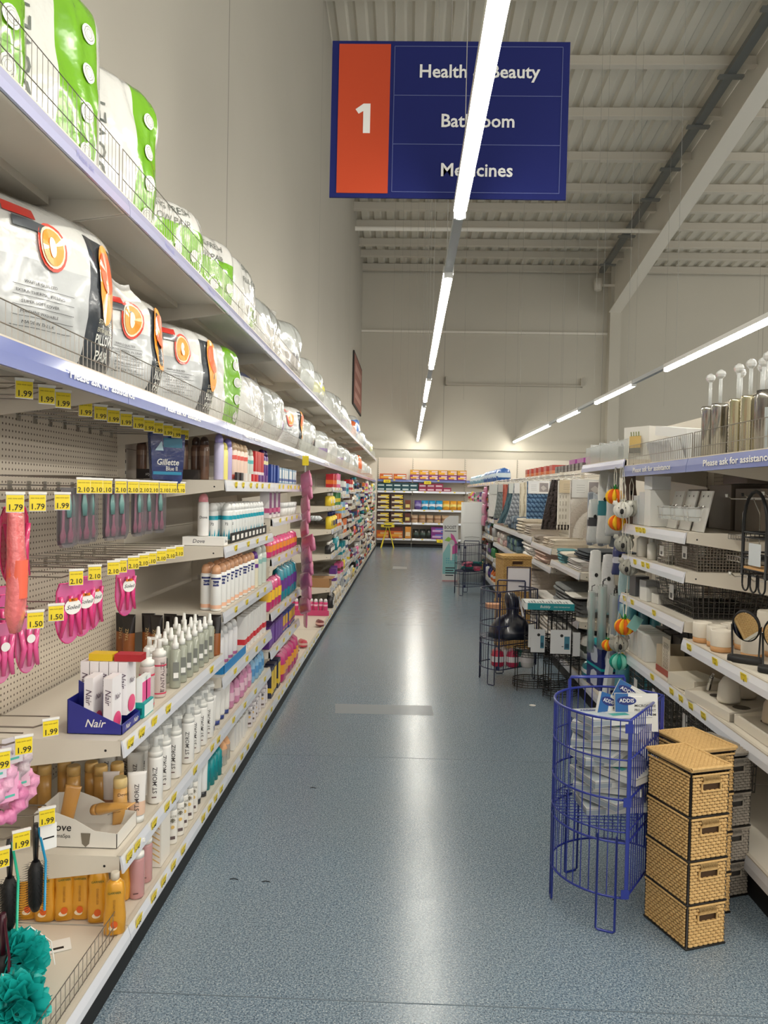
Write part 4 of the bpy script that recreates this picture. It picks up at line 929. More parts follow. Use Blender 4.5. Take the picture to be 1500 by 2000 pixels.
row(('can',(236,234,236),(226,226,226),None,'Sure',.19,.025,(40,46,100),(206,120,170)), line(-.965,3.62,3.98,z0,4), 'white can with mauve foot', 'behind the blue tray', 'spray can', 'mauve footed cans', .3)
row(('box',.06,.045,.185,(232,230,228),None,'',(40,40,44),(210,50,60),True,.02), line(-.885,4.12,4.66,z0,7), 'white carton with red band', 'shelf with the blue tray', 'carton', 'red banded cartons', 0, 0)
# ---- fourth bay (y 4.75 - 6.0)
z0 = 1.462
row(('box',.06,.05,.12,(30,60,140),(50,90,170),'',(250,250,250),None,True,.02), line(-.89,4.86,5.08,z0,3), 'blue carton', 'top product shelf of the fourth bay', 'carton', 'blue cartons', 0, 0)
row(('box',.07,.05,.11,(150,180,206),(226,230,232),'',(250,250,250),(90,110,160),True,.02), line(-.89,5.18,5.88,z0,8), 'pale blue carton', 'top product shelf of the fourth bay', 'carton', 'pale blue cartons', 0, 0)
z0 = 1.242
row(('box',.085,.06,.18,(232,226,228),(120,50,110),'',(250,250,250),(206,90,140),True,.02), line(-.90,4.84,5.16,z0,3), 'white carton with plum print', 'second shelf of fourth bay', 'carton', 'plum cartons', 0, 0)
row(('s','pot',(236,234,232),(226,226,226),.06,.09), line(-.875,5.30,5.85,z0,6), 'small white pot', 'second shelf of the fourth bay', 'pot', 'white pots', 0)
z0 = .992
row(('pack',.10,.07,.12,(224,60,130),(250,150,60)), line(-.885,4.84,5.90,z0,9), 'hot pink soft pack', 'middle shelf of the fourth bay', 'soft pack', 'hot pink packs', 0)
z0 = .652
row(('pack',.11,.08,.20,(206,50,120),(250,200,60)), line(-.89,4.84,5.18,z0,4), 'pink tall soft pack', 'shelf under the hot pink packs', 'soft pack', 'tall pink packs', 0)
row(('pack',.13,.09,.24,(20,140,160),(110,60,150)), line(-.89,5.30,5.86,z0,5), 'teal and purple soft pack', 'shelf under the hot pink packs', 'soft pack', 'teal packs', 0)
z0 = .412
row(('box',.10,.06,.14,(90,40,130),(110,60,160),'',(250,250,250),None,True,.02), line(-.89,4.85,5.30,z0,5), 'purple carton', 'lowest raised shelf of fourth bay', 'carton', 'purple cartons', 0, 0)
row(('box',.10,.06,.13,(40,70,160),(230,180,40),'',(250,250,250),(150,60,160),True,.02), line(-.89,5.42,5.88,z0,5), 'blue and yellow carton', 'lowest raised shelf of fourth bay', 'carton', 'blue and yellow cartons', 0, 0)
z0 = .102
row(('box',.09,.06,.19,(36,40,70),(236,200,50),'',(250,250,250),(236,200,50),True,.02), line(-.87,4.84,5.10,z0,3), 'navy and yellow carton', 'base shelf of the fourth bay', 'carton', 'navy and yellow cartons', 0, 0)
row(('pack',.12,.09,.20,(196,50,120),(246,170,50)), line(-.87,5.24,5.90,z0,6), 'pink and orange soft pack', 'base shelf of the fourth bay', 'soft pack', 'pink and orange packs', 0)
# ---- fifth and sixth bays: base shelf only
for i in range(9):
    put(('can',(224,70,130),(230,226,230),(250,200,220),'',.17,.024), (-1.27+.052*i,8.12+.02*(i%2),.102), 'pink bottle with clear cap in the pink tray, %s from the left' % ORD[i], 'bottle', 'pink bottles in the tray', 0)
tag(MB().box(-.24,.24,-.01,.0,0,.055,M((206,70,120),.5)).build('display_tray', loc=(-1.05,8.06,.102)), 'pink card tray in front of the small pink bottles', 'display tray')
t = thing('cardboard_box', (-1.02,8.66,.342)); m = MB(); m.box(-.16,.16,-.14,.14,0,.10,CARD); m.build('box_body', t); m = MB(); m.box(.16,.20,-.14,.14,.098,.10,CARD); m.build('flap', t); tag(t, 'open brown cardboard box on the seventh bay low shelf', 'box')
for i, (x, y, z, c, lb) in enumerate(((-.86,5.2+1.2,.11,(210,60,80),'red crumpled packet dropped on the empty base shelf'),(-.9,5.9+.3,.11,(150,40,60),'dark red packet on the near empty base shelf'),(-.83,7.4,.11,(120,30,40),'small dark red packet farther along the empty base shelf'))):
    put(('pack',.10,.07,.06,c,(236,190,180)), (x,y,z), lb, 'packet', None, .5)
# clip strips of pink packets
def b_pinkpk(w=.14, h=.13):
    m = MB(); m.loft([(-h,.003,w*.48,5),(-h*.9,.012,w*.5,5),(-h*.4,.014,w*.49,5),(-h*.1,.004,w*.47,6),(0,.002,w*.47,6)], M((200,112,148),.3,coat=.6,bump=(30,.6)), 14)
    m.box(-.002,.0165,-w*.4,w*.4,-h*.5,-h*.2,M((222,160,150),.4))
    m.box(.0,.016,w*.25,w*.4,-h*.85,-h*.65,M((240,200,214),.5))
    return m.build('foil_packet')
BUILD['pinkpk'] = b_pinkpk
t = thing('clip_strip', (-.80,5.95,1.70)); m = MB(); m.box(-.006,.006,-.002,.002,-1.15,0,CLEAR); m.box(-.008,.008,-.004,.004,-.02,.01,CLEAR); m.build('strip', t); m = MB(); m.box(-.025,.025,-.005,-.003,-.085,-.01,YEL); m.build('price_label', t)
tag(t, 'clear clip strip with yellow top tag hanging from the long shelf', 'clip strip')
for i in range(11):
    z = 1.56-.092*i if i < 5 else 1.56-.092*i-.03; wq = 1.0 if i < 5 else 1.25
    o = put(('pinkpk',), (-.795+(.004 if i%2 else -.006)+(.02 if i > 4 else 0), 5.93-.008*i, z), 'pink foil packet on the hanging strip, %s from the top' % ORD[i], 'packet', 'pink packets on the clip strip', .62+rnd(-.15,.15), (-.28,0), s=(wq,wq,1.0))
put(('pinkpk',), (-.79,6.02,.60), 'slim pink packet dangling under the clip strip', 'packet', None, .4, s=(.6,.6,2.0))
t = thing('hanging_flower', (-.77,6.4,1.19)); m = MB()
for k in range(9):
    a = 2*math.pi*k/9; m.loft([(-.02,.008,.008,2,.03*math.cos(a),.03*math.sin(a)),(0,.02,.02,2,.04*math.cos(a),.04*math.sin(a)),(.02,.008,.008,2,.03*math.cos(a),.03*math.sin(a))], M((206,212,214),.6), 8)
m.build('petals', t); MB().tube([(0,0,0),(-.07,0,.0)], .003, WIRE).build('wire_arm', t); tag(t, 'small grey white ruffled rosette on a clip beside the pink strip', 'rosette')
# ---- far bays: every article its own object
PAL = [('white',(232,232,228)),('red',(190,34,44)),('pink',(220,96,150)),('teal',(20,138,150)),('navy',(26,38,104)),('purple',(104,56,140)),('green',(54,130,76)),('yellow',(232,204,54)),
       ('brown',(96,62,46)),('pale blue',(150,188,218)),('orange',(228,118,44)),('black',(34,34,38)),('beige',(214,198,170)),('silver',(176,178,180))]
PAL2 = [p for p in PAL if p[0] in ('white','black','silver','beige','navy','brown')]
RNG = random.Random(11)
NAMK = {'can':'can','bottle':'bottle','box':'carton','pack':'pack','pot':'pot'}
SHN = ['base shelf','lowest raised shelf','second raised shelf','third raised shelf','fourth raised shelf','top product shelf']
FORCE = {(6,5):[('red','box',3),('pink','box',3)],(6,4):[('yellow','bottle',3),('green','box',4)],(6,3):[('yellow','bottle',5),('orange','box',3)],(6,2):[('black','bottle',4),('teal','bottle',4)],
         (6,1):[('purple','box',2)],(6,0):[('black','bottle',3),('beige','bottle',5)],(7,5):[('white','box',3),('pale blue','box',4)],(8,5):[('red','box',3),('orange','box',3),('white','bottle',3)],(7,2):[('teal','box',4),('white','box',3)],
         (9,5):[('black','can',3),('navy','bottle',5)],(10,4):[('navy','box',5),('red','box',3)],(10,3):[('teal','bottle',5),('white','box',3)],(7,4):[('pale blue','box',3),('white','can',5)],(8,4):[('brown','box',4),('white','bottle',5)]}
def stock(k, lv, z, y0, w, x, gap, hmax, side, rz, bayname):
    groups = FORCE.get((k, lv)) if side == 'left' else None
    if not groups:
        groups = []; used = set()
        for q in range(3):
            c = RNG.choice([p for p in PAL+PAL2*2 if p[0] not in used]); used.add(c[0]); groups.append((c[0], RNG.choice(['can','bottle','box','box','bottle','pack']), max(2, int(w/gap/3))))
    tot = sum(g[2] for g in groups); y = y0+.07; stepw = (w-.12)/tot; C = dict(PAL)
    for cn, kd, n in groups:
        h = min(hmax, RNG.choice([.13,.15,.17,.19])); c2 = RNG.choice([p[1] for p in PAL if p[0] != cn]) if RNG.random() < .5 else (232,230,226)
        if cn == 'white' and c2 == (232,230,226): c2 = (60,70,110)
        for i in range(n):
            nm = '%s %s, %s of its colour, %s, %s' % (cn, NAMK[kd], ORD[i], SHN[lv], bayname)
            put(('s',kd,C[cn],c2,round(min(.10,stepw*.95),3),h), (x+RNG.uniform(-.012,.012), y+stepw*.5, z), nm, NAMK[kd], '%s %ss, %s of %s' % (cn, NAMK[kd], SHN[lv], bayname), rz+RNG.uniform(-.1,.1)); y += stepw
for k in range(6, 15):
    lv = [.102]+sorted(v+.002 for v in LV[k]); y0 = 1.0+BW*k; gap = .10 if k < 8 else .125 if k < 11 else .16
    for j, z in enumerate(lv):
        if k == 6 and j == 1:
            stock(k, j, z, y0+.5, .7, -.89, gap, .19, 'left', 0, '%s left bay' % NAMES[k]); continue
        nxt = lv[j+1] if j+1 < len(lv) else 1.72
        stock(k, j, z, y0, BW, -.885 if j else -.865, gap, min(.2, nxt-z-.06), 'left', 0, '%s left bay' % NAMES[k])
# ================================================================ goods on the right run
# ---- textiles
def b_fold(w, d, h, col, fluffy=.5):
    """one folded towel or mat, fold towards -x"""
    m = MB(); mt = M(col,.85,bump=(70 if fluffy < .8 else 40,fluffy)); rs = random.Random(int(w*1000)+int(col[0])); off = rs.random()*9
    n = 4
    def f(u, v):
        a = 2*math.pi*u; c, s = math.cos(a), math.sin(a)
        x = d/2*math.copysign(abs(c)**.35, c); z = h/2*math.copysign(abs(s)**.6, s)
        y = w*(v-.5); q = 1-.06*abs(2*v-1)**6
        return (x*q, y, h/2+z*(1+.18*noise.noise(Vector((x*14,y*14,off)))))
    m.grid(28, 12, f, mt)
    for v in (0,1):
        P = [f(k/28, v) for k in range(28)]; m.add(P, [tuple(range(28)) if v else tuple(range(27,-1,-1))], mt)
    o = m.build('folded_textile'); return o
BUILD['fold'] = b_fold
def stack(n, x, y, z, w, d, h, col, desc, where, cat, group, fluffy=.5, jit=.012, gap=0):
    for i in range(n):
        lb = '%s, %s' % (desc, where) if n == 1 else '%s, %s from the bottom, %s' % (desc, ORD[i] if i < n-1 else 'topmost, '+ORD[i], where)
        put(('fold',w,d,h,col,fluffy), (x+rnd(-jit,jit), y+rnd(-jit,jit), z+(h+gap)*i), lb, cat, group if n > 1 else None, rnd(-.05,.05))
GR1 = (150,152,150); CHA = (62,68,74); CRM = (222,214,198); TEA = (96,150,158)
stack(6, 1.47,5.85,.872,.48,.42,.011,(206,202,198),'thin pale grey bath mat','shelf under charcoal mats','bath mat','pale grey flat mats',.3,gap=.0005)
stack(4, 1.50,5.82,.942,.44,.38,.018,CHA,'charcoal bath mat','fourth right bay','bath mat','charcoal mats',.5)
stack(1, 1.44,6.15,.942,.30,.40,.03,CRM,'cream mat lying behind the charcoal mats','fourth right bay','bath mat',None)
stack(5, 1.32,6.34,.872,.17,.15,.022,TEA,'teal fluffy face cloth','pile at the shelf front','towel','teal fluffy pile',1.2)
stack(6, 1.45,6.20,.522,.56,.44,.030,(120,122,122),'mid grey thick mat','low shelf of the fourth bay','bath mat','grey thick mats',.9)
stack(4, 1.45,5.80,.522,.20,.36,.028,(104,106,108),'dark grey fluffy mat','near end of the low shelf','bath mat','dark grey fluffy mats',1.3)
stack(1, 1.44,5.95,.644,.34,.36,.022,(140,142,142),'curly grey mat on top of the grey pile','low shelf','bath mat',None,1.4)
stack(1, 1.43,5.82,.668,.36,.44,.014,(222,218,208),'cream mat bent over the grey pile','low shelf','bath mat',None,.6)
stack(7, 1.45,6.05,.152,.90,.42,.038,(148,146,142),'grey rolled edge mat','base shelf of the fourth bay','bath mat','base shelf mats',.5)
stack(3, 1.45,5.75,.419,.40,.34,.022,(60,62,64),'near black mat','top of the base shelf pile','bath mat','near black mats',.6)
stack(5, 1.42,6.80,.962,.22,.32,.014,(206,196,180),'beige thin folded mat','shelf under the arch pattern mat','bath mat','beige thin mats',.3)
stack(4, 1.37,7.02,.962,.20,.24,.020,(196,184,168),'sand coloured folded mat','behind the beige thin ones','bath mat','sand mats',.4)
stack(2, 1.34,7.45,.962,.20,.20,.035,(150,140,130),'taupe fluffy mat','under the dark brown mats','bath mat','taupe mats',1.2)
stack(6, 1.40,7.20,.802,.60,.32,.022,(214,186,172),'pinkish beige towel','shelf over the white towels','towel','pinkish beige towels',.6)
stack(6, 1.42,8.05,.742,.62,.36,.036,(234,230,224),'white fluffy towel','sixth right bay','towel','white fluffy towels',1.0)
stack(5, 1.38,8.42,1.002,.34,.34,.032,(222,212,194),'cream folded towel','beside the blue bundles','towel','cream towels',.5)
stack(7, 1.42,8.05,.152,.75,.36,.040,(232,228,222),'white thick towel','base of the sixth right bay','towel','white towels on the base',1.0)
stack(9, 1.42,7.05,.152,.70,.36,.040,(226,222,216),'off white towel','base of the fifth right bay','towel','off white towels',1.0)
stack(6, 1.42,8.05,.452,.60,.36,.034,(228,220,214),'ivory towel','lower shelf of the sixth right bay','towel','ivory towels',1.0)
stack(5, 1.40,8.05,1.002,.36,.32,.022,(190,180,168),'stone coloured mat','shelf under the dark brown mats','bath mat','stone coloured mats',.8)
def b_bundle(col, s=1):
    m = MB(); m.loft([(-.075,.028,.028),(-.068,.040,.040),(.0,.046,.044),(.068,.040,.040),(.075,.026,.026)], M(col,.85,bump=(60,1.3)), 12)
    t = thing('rolled_towel'); o = m.build('towel_roll', t); o.rotation_euler = (0, math.pi/2, 0); o.location = (0,0,.046)
    c = MB(); c.loft([(-.012,.0475,.0465),(.012,.0475,.0465)], M(tuple(min(255,v+26) for v in col),.7), 12, (0,0)); o = c.build('ribbon', t); o.rotation_euler = (0, math.pi/2, 0); o.location = (0,0,.046)
    return t
BUILD['bundle'] = b_bundle
def bundles(xs, y0, n, z, rows, cols, desc, where, group):
    k = 0
    for r in range(rows):
        for i in range(n-r):
            put(('bundle', cols[(i+r)%len(cols)]), (xs+rnd(-.02,.02), y0+.092*i+.046*r, z+.075*r), '%s, %s in row %s of the pile, %s' % (desc, ORD[i], ['one','two','three','four'][r], where), 'towel', group, rnd(-.12,.12)); k += 1
bundles(1.33, 8.78, 10, 1.002, 2, [(110,128,146),(84,100,120),(150,160,168)], 'blue-grey rolled towel', 'upper textile shelf', 'blue-grey rolls')
bundles(1.33, 8.78, 11, .742, 2, [(96,118,128),(70,92,116),(120,146,130)], 'blue or green rolled towel', 'middle textile shelf', 'blue and green rolls')
bundles(1.33, 9.95, 9, .742, 2, [(206,170,166),(226,220,212)], 'pink or cream rolled towel', 'middle textile shelf', 'pink and cream rolls')
bundles(1.33, 9.95, 9, 1.002, 1, [(226,220,212),(206,176,170)], 'cream or pink rolled towel', 'upper textile shelf', 'upper cream rolls')
bundles(1.33, 8.80, 10, .452, 2, [(140,160,150),(176,190,182)], 'sage rolled towel', 'lower textile shelf', 'sage rolls')
bundles(1.33, 9.95, 9, .452, 2, [(150,170,160),(120,140,150)], 'soft green rolled towel', 'lower textile shelf', 'soft green rolls')
bundles(1.33, 8.80, 10, .152, 2, [(84,116,96),(226,226,218),(60,96,80)], 'green or white rolled towel', 'base shelf', 'green and white rolls')
# ---- hanging mats
def b_mat(w, h, col, pat, card=(226,226,224), ch=.15, col2=None, lean=0, pinch=0):
    t = thing('hanging_mat'); nu, nv = (46, 60) if pat in ('arch','weave','shag') else (20, 30)
    C = M(col,.9,bump=(90,.6)); C2 = M(col2 or tuple(max(0,v-22) for v in col),.9,bump=(90,.6))
    def H(u, v):
        x = u*w; z = v*h
        if pat == 'arch':
            r = math.hypot(x-w*.95, z-h*.04); return .010*abs(math.sin(r*38))**.6 + .003*noise.noise(Vector((x*60,z*60,0)))
        if pat == 'weave': return .012*abs(math.sin(x*70+ (z*55%math.pi)*.9))*abs(math.sin(z*62))
        if pat == 'shag': return .016*abs(math.sin(x*48+noise.noise(Vector((x*20,z*12,2)))*1.5))+.014*noise.noise(Vector((x*50,z*70,1)))
        if pat == 'rib': return .008*abs(math.sin(x*60+.4*math.sin(z*30)))
        return .003*noise.noise(Vector((x*30,z*30,0)))
    def xo(u, v): return (u-.5)*w*(1-pinch*(v**1.5))+lean*(1-v)**2
    m = MB(); g1 = []; 
    front = lambda u, v: (xo(u,v), -.016-H(u,v), -h+v*h)
    vs = [front(i/nu, j/nv) for j in range(nv+1) for i in range(nu+1)]; n0 = 0; m.v = vs; a = m.m(C); b = m.m(C2)
    for j in range(nv):
        for i in range(nu):
            u, v = (i+.5)/nu, (j+.5)/nv; k = a
            if pat == 'arch' and math.sin(math.hypot(u*w-w*.95, v*h-h*.04)*38) < 0: k = b
            if pat in ('lace',) and (int(v*h/.03)%2 == 0) and int(u*w/.014)%2: k = b
            if pat in ('weave','shag','rib') and H(u,v) < .004: k = b
            m.f.append((j*(nu+1)+i, j*(nu+1)+i+1, (j+1)*(nu+1)+i+1, (j+1)*(nu+1)+i)); m.mi.append(k); m.sm.append(True)
    m.grid(6, 14, lambda u, v: (xo(1-u,v), .016, -h+v*h), C)
    for u0 in (0, 1): m.grid(3, 14, lambda u, v, u0=u0: (xo(u0,v), (-.016+.032*u) if not u0 else (.016-.032*u), -h+v*h), C)
    m.grid(8, 1, lambda u, v: (xo(u,0), .016-.032*v, -h), C); m.grid(8, 1, lambda u, v: (xo(u,1), -.016+.032*v, 0), C)
    if pat in ('lace',):
        for q in range(10): m.loft([(-h-.05,.002,.002,2,xo(q/9,0),0),(-h-.02,.009,.009,2,xo(q/9,0),0),(-h,.003,.003,2,xo(q/9,0),0)], C, 6)
    m.build('mat_body', t)
    if card:
        p = MB(); y = -.034; p.box(-w*.48*(1-pinch),w*.48*(1-pinch),y-.001,y,-ch,.006,M(card,.5)); 
        if w > .2:
            p.box(0,w*.44*(1-pinch),y-.0016,y-.001,-ch*.92,-.006,PAPER); p.box(.006,w*.42*(1-pinch),y-.0024,y-.0016,-ch*.85,-.014,M((150,144,146),.5)); p.prism([(.02,-ch*.5),(w*.2,-ch*.3),(w*.36,-ch*.55),(w*.2,-ch*.75)],1,y-.003,y-.0024,M((190,186,184),.5))
            for q in range(4): p.box(-w*.34,-w*.1,y-.0014,y-.001,-ch*(.3+.14*q),-ch*(.3+.14*q)+.002,M((120,120,120),.5))
        p.build('header_card', t)
    k = MB(); k.tube([(-w*.3*(1-pinch),0,.004),(0,0,.016),(w*.3*(1-pinch),0,.004)], .003, WHITE, 5); k.tube([(0,0,.016),(0,0,.03),(.012,0,.042),(0,0,.054),(-.010,0,.046)], .0025, WHITE, 5); k.build('hanger', t)
    return t
BUILD['mat'] = b_mat
HM = 'bath mats on the hanging rail'
mats = [(1.553,6.72,1.555,('mat',.29,.50,(214,208,200),'arch',(214,214,212),.15,(186,176,166)),'large cream mat with arch relief hanging nearest, picture card on top'),
 (1.49,7.02,1.555,('mat',.26,.40,(228,224,214),'lace',(206,190,160),.11,(190,184,172)),'white lace pattern mat with tassels behind the arch mat'),
 (1.44,7.45,1.57,('mat',.26,.48,(64,56,56),'shag',None,.1,(34,30,30),-.02,.55),'dark brown shaggy mat gathered at the top, front one'),
 (1.48,7.58,1.57,('mat',.24,.47,(74,66,66),'shag',None,.1,(34,30,30),.02,.5),'dark brown shaggy mat behind the front shaggy one'),
 (1.405,8.35,1.565,('mat',.24,.48,(104,138,172),'weave',(226,228,230),.13,(50,78,112)),'blue knitted mat with white header card'),
 (1.50,8.5,1.565,('mat',.20,.42,(196,196,194),'rib',(176,178,178),.14,None),'pale grey mat half hidden behind the blue knitted one'),
 (1.36,8.95,1.56,('mat',.13,.46,(226,218,198),'rib',None,.1,(190,180,156)),'narrow cream ribbed mat left of the blue one'),
 (1.35,9.35,1.555,('mat',.16,.50,(172,178,186),'weave',(222,222,222),.12,(120,126,136),-.10,.1),'light grey knitted mat swept to the left'),
 (1.34,9.75,1.555,('mat',.17,.50,(84,112,122),'rib',(206,210,206),.12,(56,80,92),-.12,.1),'teal blue mat swept to the left'),
 (1.27,10.05,1.55,('mat',.07,.46,(196,110,96),'rib',None,.1,(150,76,66)),'slim coral mat in the hanging row'),
 (1.33,10.15,1.55,('mat',.08,.42,(60,78,70),'rib',None,.1,None),'slim dark green mat in the hanging row'),
 (1.27,10.45,1.55,('mat',.12,.46,(140,150,152),'weave',(190,190,190),.1,None,-.05,0),'grey mat beside the farthest white one'),
 (1.22,10.8,1.55,('mat',.17,.44,(230,230,228),'plain',(206,208,206),.13,None),'plain white mat, farthest on the hanging rail')]
for x, y, z, key, lb in mats: put(key, (x,y,z), lb, 'bath mat', HM)
m = MB()
m.tube([(1.47,6.64,1.605),(1.36,8.7,1.605),(1.24,10.95,1.605)], .006, CHROME, 8)
for y in (6.66,7.7,8.7,9.7,10.9):
    x = 1.47-.108*(y-6.64)/2.06*1.05; m.tube([(x,y,1.605),(1.735,y,1.605)], .004, CHROME, 6)
o = m.build('hanging_rail'); tag(o, 'chrome rail carrying the hanging bath mats', 'rail')
for i in range(14):
    y = 6.9+.28*i; x = 1.47-.108*(y-6.64)/2.06
    m = MB(); m.tube([(-.05,0,-.03),(0,0,-.015),(.05,0,-.03)], .003, WHITE, 5); m.tube([(0,0,-.015),(0,0,.0),(.012,0,.012),(0,0,.024),(-.01,0,.016)], .0025, WHITE, 5)
    if i == 0: hm = m.build('spare_hanger'); o = hm
    else: o = hm.copy(); COL.objects.link(o)
    o.location = (x+.02,y+.03,1.60); tag(o, 'small white plastic hanger on the chrome rail, %s from the camera' % ORD[i], 'hanger', 'white hangers on the rail')
# ---- rear top row behind the mats
t = bay((1.80,7.0,0), 0, 3.0, .42, .45, 1.64, False, 'back to back bay behind the mat rail, near one', 'rear run of the right shelving', back=True); shelf(t, 3.0, .42, 1.66, [], sides=False)
t = bay((1.80,10.0,0), 0, 3.0, .42, .45, 1.64, False, 'back to back bay behind the mat rail, far one', 'rear run of the right shelving', back=True); shelf(t, 3.0, .42, 1.66, [], sides=False)
row(('s','box',(150,60,140),(190,90,170),.34,.17), line(2.02,8.9,7.7,1.662,4), 'purple carton', 'above the white mats', 'carton', 'purple cartons on top', 0, 0, end='far end')
row(('s','box',(104,100,96),(130,124,116),.13,.11), line(1.88,8.2,9.6,1.662,8), 'dull grey carton', 'above the mat rail', 'carton', 'grey cartons on top', 0, 0)
row(('s','box',(170,60,46),(200,120,80),.22,.16), line(1.98,10.3,12.4,1.662,6), 'brick red carton', 'over the brown mats', 'carton', 'brick red cartons on top', 0, 0)
row(('s','box',(226,130,80),(200,90,60),.16,.08), line(1.90,7.2,7.6,1.662,3), 'small orange carton', 'near end of the rear top', 'carton', 'orange cartons on top', 0, 0)
# ---- far product bays on the right (top shelf with wipes, mixed goods below)
row(('pack',.22,.20,.20,(40,96,170),(210,226,236)), line(1.36,11.1,12.9,1.602,8), 'blue multipack of wipes', 'top of the far right bays', 'wipes', 'blue wipes packs', 0)
row(('pack',.20,.20,.18,(120,170,196),(220,230,236)), line(1.36,13.1,15.8,1.602,9), 'pale blue pack of wipes', 'top of the far right bays', 'wipes', 'pale blue wipes packs', 0)
for k in range(8, 12):
    for j, z in enumerate((.152,.502,.802,1.052,1.282)):
        y0 = RY[k]; stock(k, j, z, y0, 1.25, 1.29, .15, .18, 'right', 0, '%s right bay' % NAMES[k])
t = thing('clip_strip', (1.222,12.0,1.60)); MB().box(-.006,.006,-.002,.002,-.6,0,CLEAR).build('strip', t); tag(t, 'clear clip strip of pink packets on the far right bays', 'clip strip')
for i in range(6): put(('pinkpk',), (1.20-.02*(i%2),11.96+.02*(i%3),1.53-.09*i), 'pink packet on the far right clip strip, %s from top' % ORD[i], 'packet', 'packets on the far right strip', .2, s=1.2)
# ---- nearest bays: top shelf
def b_holder(kind, h=.26, knob=True):
    t = thing('toilet_brush'); m = MB(); S = M((186,184,178),.18,1.0); r = .036
    if kind == 'smooth': m.loft([(0,r,r),(h*.9,r,r),(h*.94,r*1.06,r*1.06),(h,r*1.02,r*1.02)], S, 20)
    elif kind == 'ribbed':
        secs = []
        for q in range(35): secs.append((h*q/36, r*(.97 if q%2 else 1.08), r*(.97 if q%2 else 1.08)))
        m.loft(secs+[(h*.97,r*.98,r*.98),(h,r*1.05,r*1.05)], M((196,188,160),.2,1.0), 20)
    else: m.loft([(0,r*1.1,r*1.1),(h*.8,r*1.1,r*1.1),(h*.86,r*1.15,r*1.15),(h,r*1.15,r*1.15)], M((150,146,140),.25,1.0), 20)
    m.build('steel_holder', t)
    if kind == 'card': p = MB(); p.box(-.032,.032,-.052,-.050,h*.1,h*.72,M((206,216,220),.5)); p.tube([(-.01,-.053,h*.5),(.005,-.053,h*.62),(.012,-.053,h*.5),(-.01,-.053,h*.3)], .0015, M((60,90,110),.5), 4); p.build('card_sleeve', t)
    if knob:
        k = MB(); k.loft([(h,.008,.008),(h+.12,.008,.008)], M((214,218,218),.08,alpha=.6,coat=1), 10); k.build('acrylic_rod', t)
        k = MB(); k.loft([(h+.115,.008,.008),(h+.125,.018,.018),(h+.137,.022,.022),(h+.149,.018,.018),(h+.157,.006,.006)], M((224,226,226),.05,.3,alpha=.85,coat=1), 8, smooth=False); k.build('crystal_knob', t)
    return t
BUILD['holder'] = b_holder
ht = [(1.43,3.72,'smooth','plain steel toilet brush holder at the left of its group'),(1.43,3.60,'smooth','second plain steel toilet brush holder'),(1.44,3.43,'ribbed','first ribbed brass toned brush holder'),(1.44,3.31,'ribbed','second ribbed brass toned brush holder'),
      (1.47,3.26,'smooth','dull steel holder partly behind the ribbed ones'),(1.43,3.13,'card','steel holder with pale printed card sleeve'),(1.42,2.99,'wide','widest steel holder cut by the right picture edge')]
for x, y, kd, lb in ht: put(('holder',kd), (x,y,1.596), lb, 'toilet brush', 'steel brush holders on the top shelf')
for i, (x, y) in enumerate(((1.53,3.62),(1.55,3.45),(1.55,3.30),(1.56,3.15),(1.55,3.02))): put(('holder','smooth',.27), (x,y,1.596), 'steel brush holder in the back line, %s from the right' % ORD[4-i], 'toilet brush', 'back line of steel holders')
def tilted(key, loc, lb, cat, rz=0, tilt=None, g=None): put(key, loc, lb, cat, g, rz, tilt)
tilted(('box',.20,.16,.20,(222,220,214),(206,204,198),'',(60,60,60),None,False,.02), (1.42,4.66,1.637), 'white box with basket picture on the top shelf end', 'box', .5)
p = MB(); p.box(-.002,0,-.045,.045,-.04,.03,M((206,176,110),.6)); p.box(-.0025,-.002,-.045,.045,-.07,-.04,M((120,120,116),.6))
for q in range(4): p.tube([(-.003,-.03+.02*q,.03),(-.003,-.028+.02*q,.055)], .003, M((130,140,80),.6), 5)
p.X = None; o = p.build('picture_label', loc=(1.338,4.60,1.75)); o.rotation_euler = (0,0,.5); tag(o, 'tan basket picture stuck on the white box', 'label')
tilted(('box',.34,.10,.05,(226,226,224),(190,192,194),'',(60,60,60),None,False,.02), (1.42,4.10,1.74), 'long white carton lying askew on the other long carton', 'carton', .15, (.12,0))
tilted(('box',.36,.12,.07,(206,206,204),(130,134,136),'',(60,60,60),None,False,.02), (1.45,4.10,1.66), 'long grey printed carton under the askew white one', 'carton', .1, (.05,0))
tilted(('box',.28,.05,.12,(214,216,218),(170,174,180),'',(60,60,60),None,False,.02), (1.33,3.98,1.60), 'pale carton leaning against the wire fence', 'carton', .1, (.0,-.35))
tilted(('box',.10,.10,.13,(206,208,208),(176,178,180),'',(60,60,60),None,False,.02), (1.42,3.86,1.60), 'small grey white carton beside the steel holders', 'carton', .2)
def b_torn():
    t = thing('open_carton'); m = MB(); C = M((206,208,206),.5); D = M((120,122,122),.6); m.box(-.05,.05,-.06,.06,0,.002,C)
    m.prism([(-.06,0),(.06,0),(.05,.14),(-.03,.11),(-.06,.15)],0,-.05,-.048,C); m.prism([(-.06,0),(.06,0),(.06,.12),(-.06,.15)],0,.048,.05,C); m.box(-.05,.05,.058,.06,0,.14,C); m.box(-.05,.05,-.06,-.058,0,.10,D); m.build('carton_walls', t)
    k = MB(); k.tube([(-.02,-.03,.01),(-.03,-.035,.08),(-.01,-.03,.12),(.01,-.02,.10),(.0,-.02,.02)], .005, CHROME, 6); k.build('chrome_hook', t)
    return t
BUILD['torn'] = b_torn
for i, (x, y, r) in enumerate(((1.33,5.36,.3),(1.36,5.18,.7),(1.36,4.98,.2),(1.46,5.1,.4))): put(('torn',), (x,y,1.637), 'torn open white carton on the second top shelf, %s from the far end' % ORD[i], 'carton', 'torn open cartons', r)
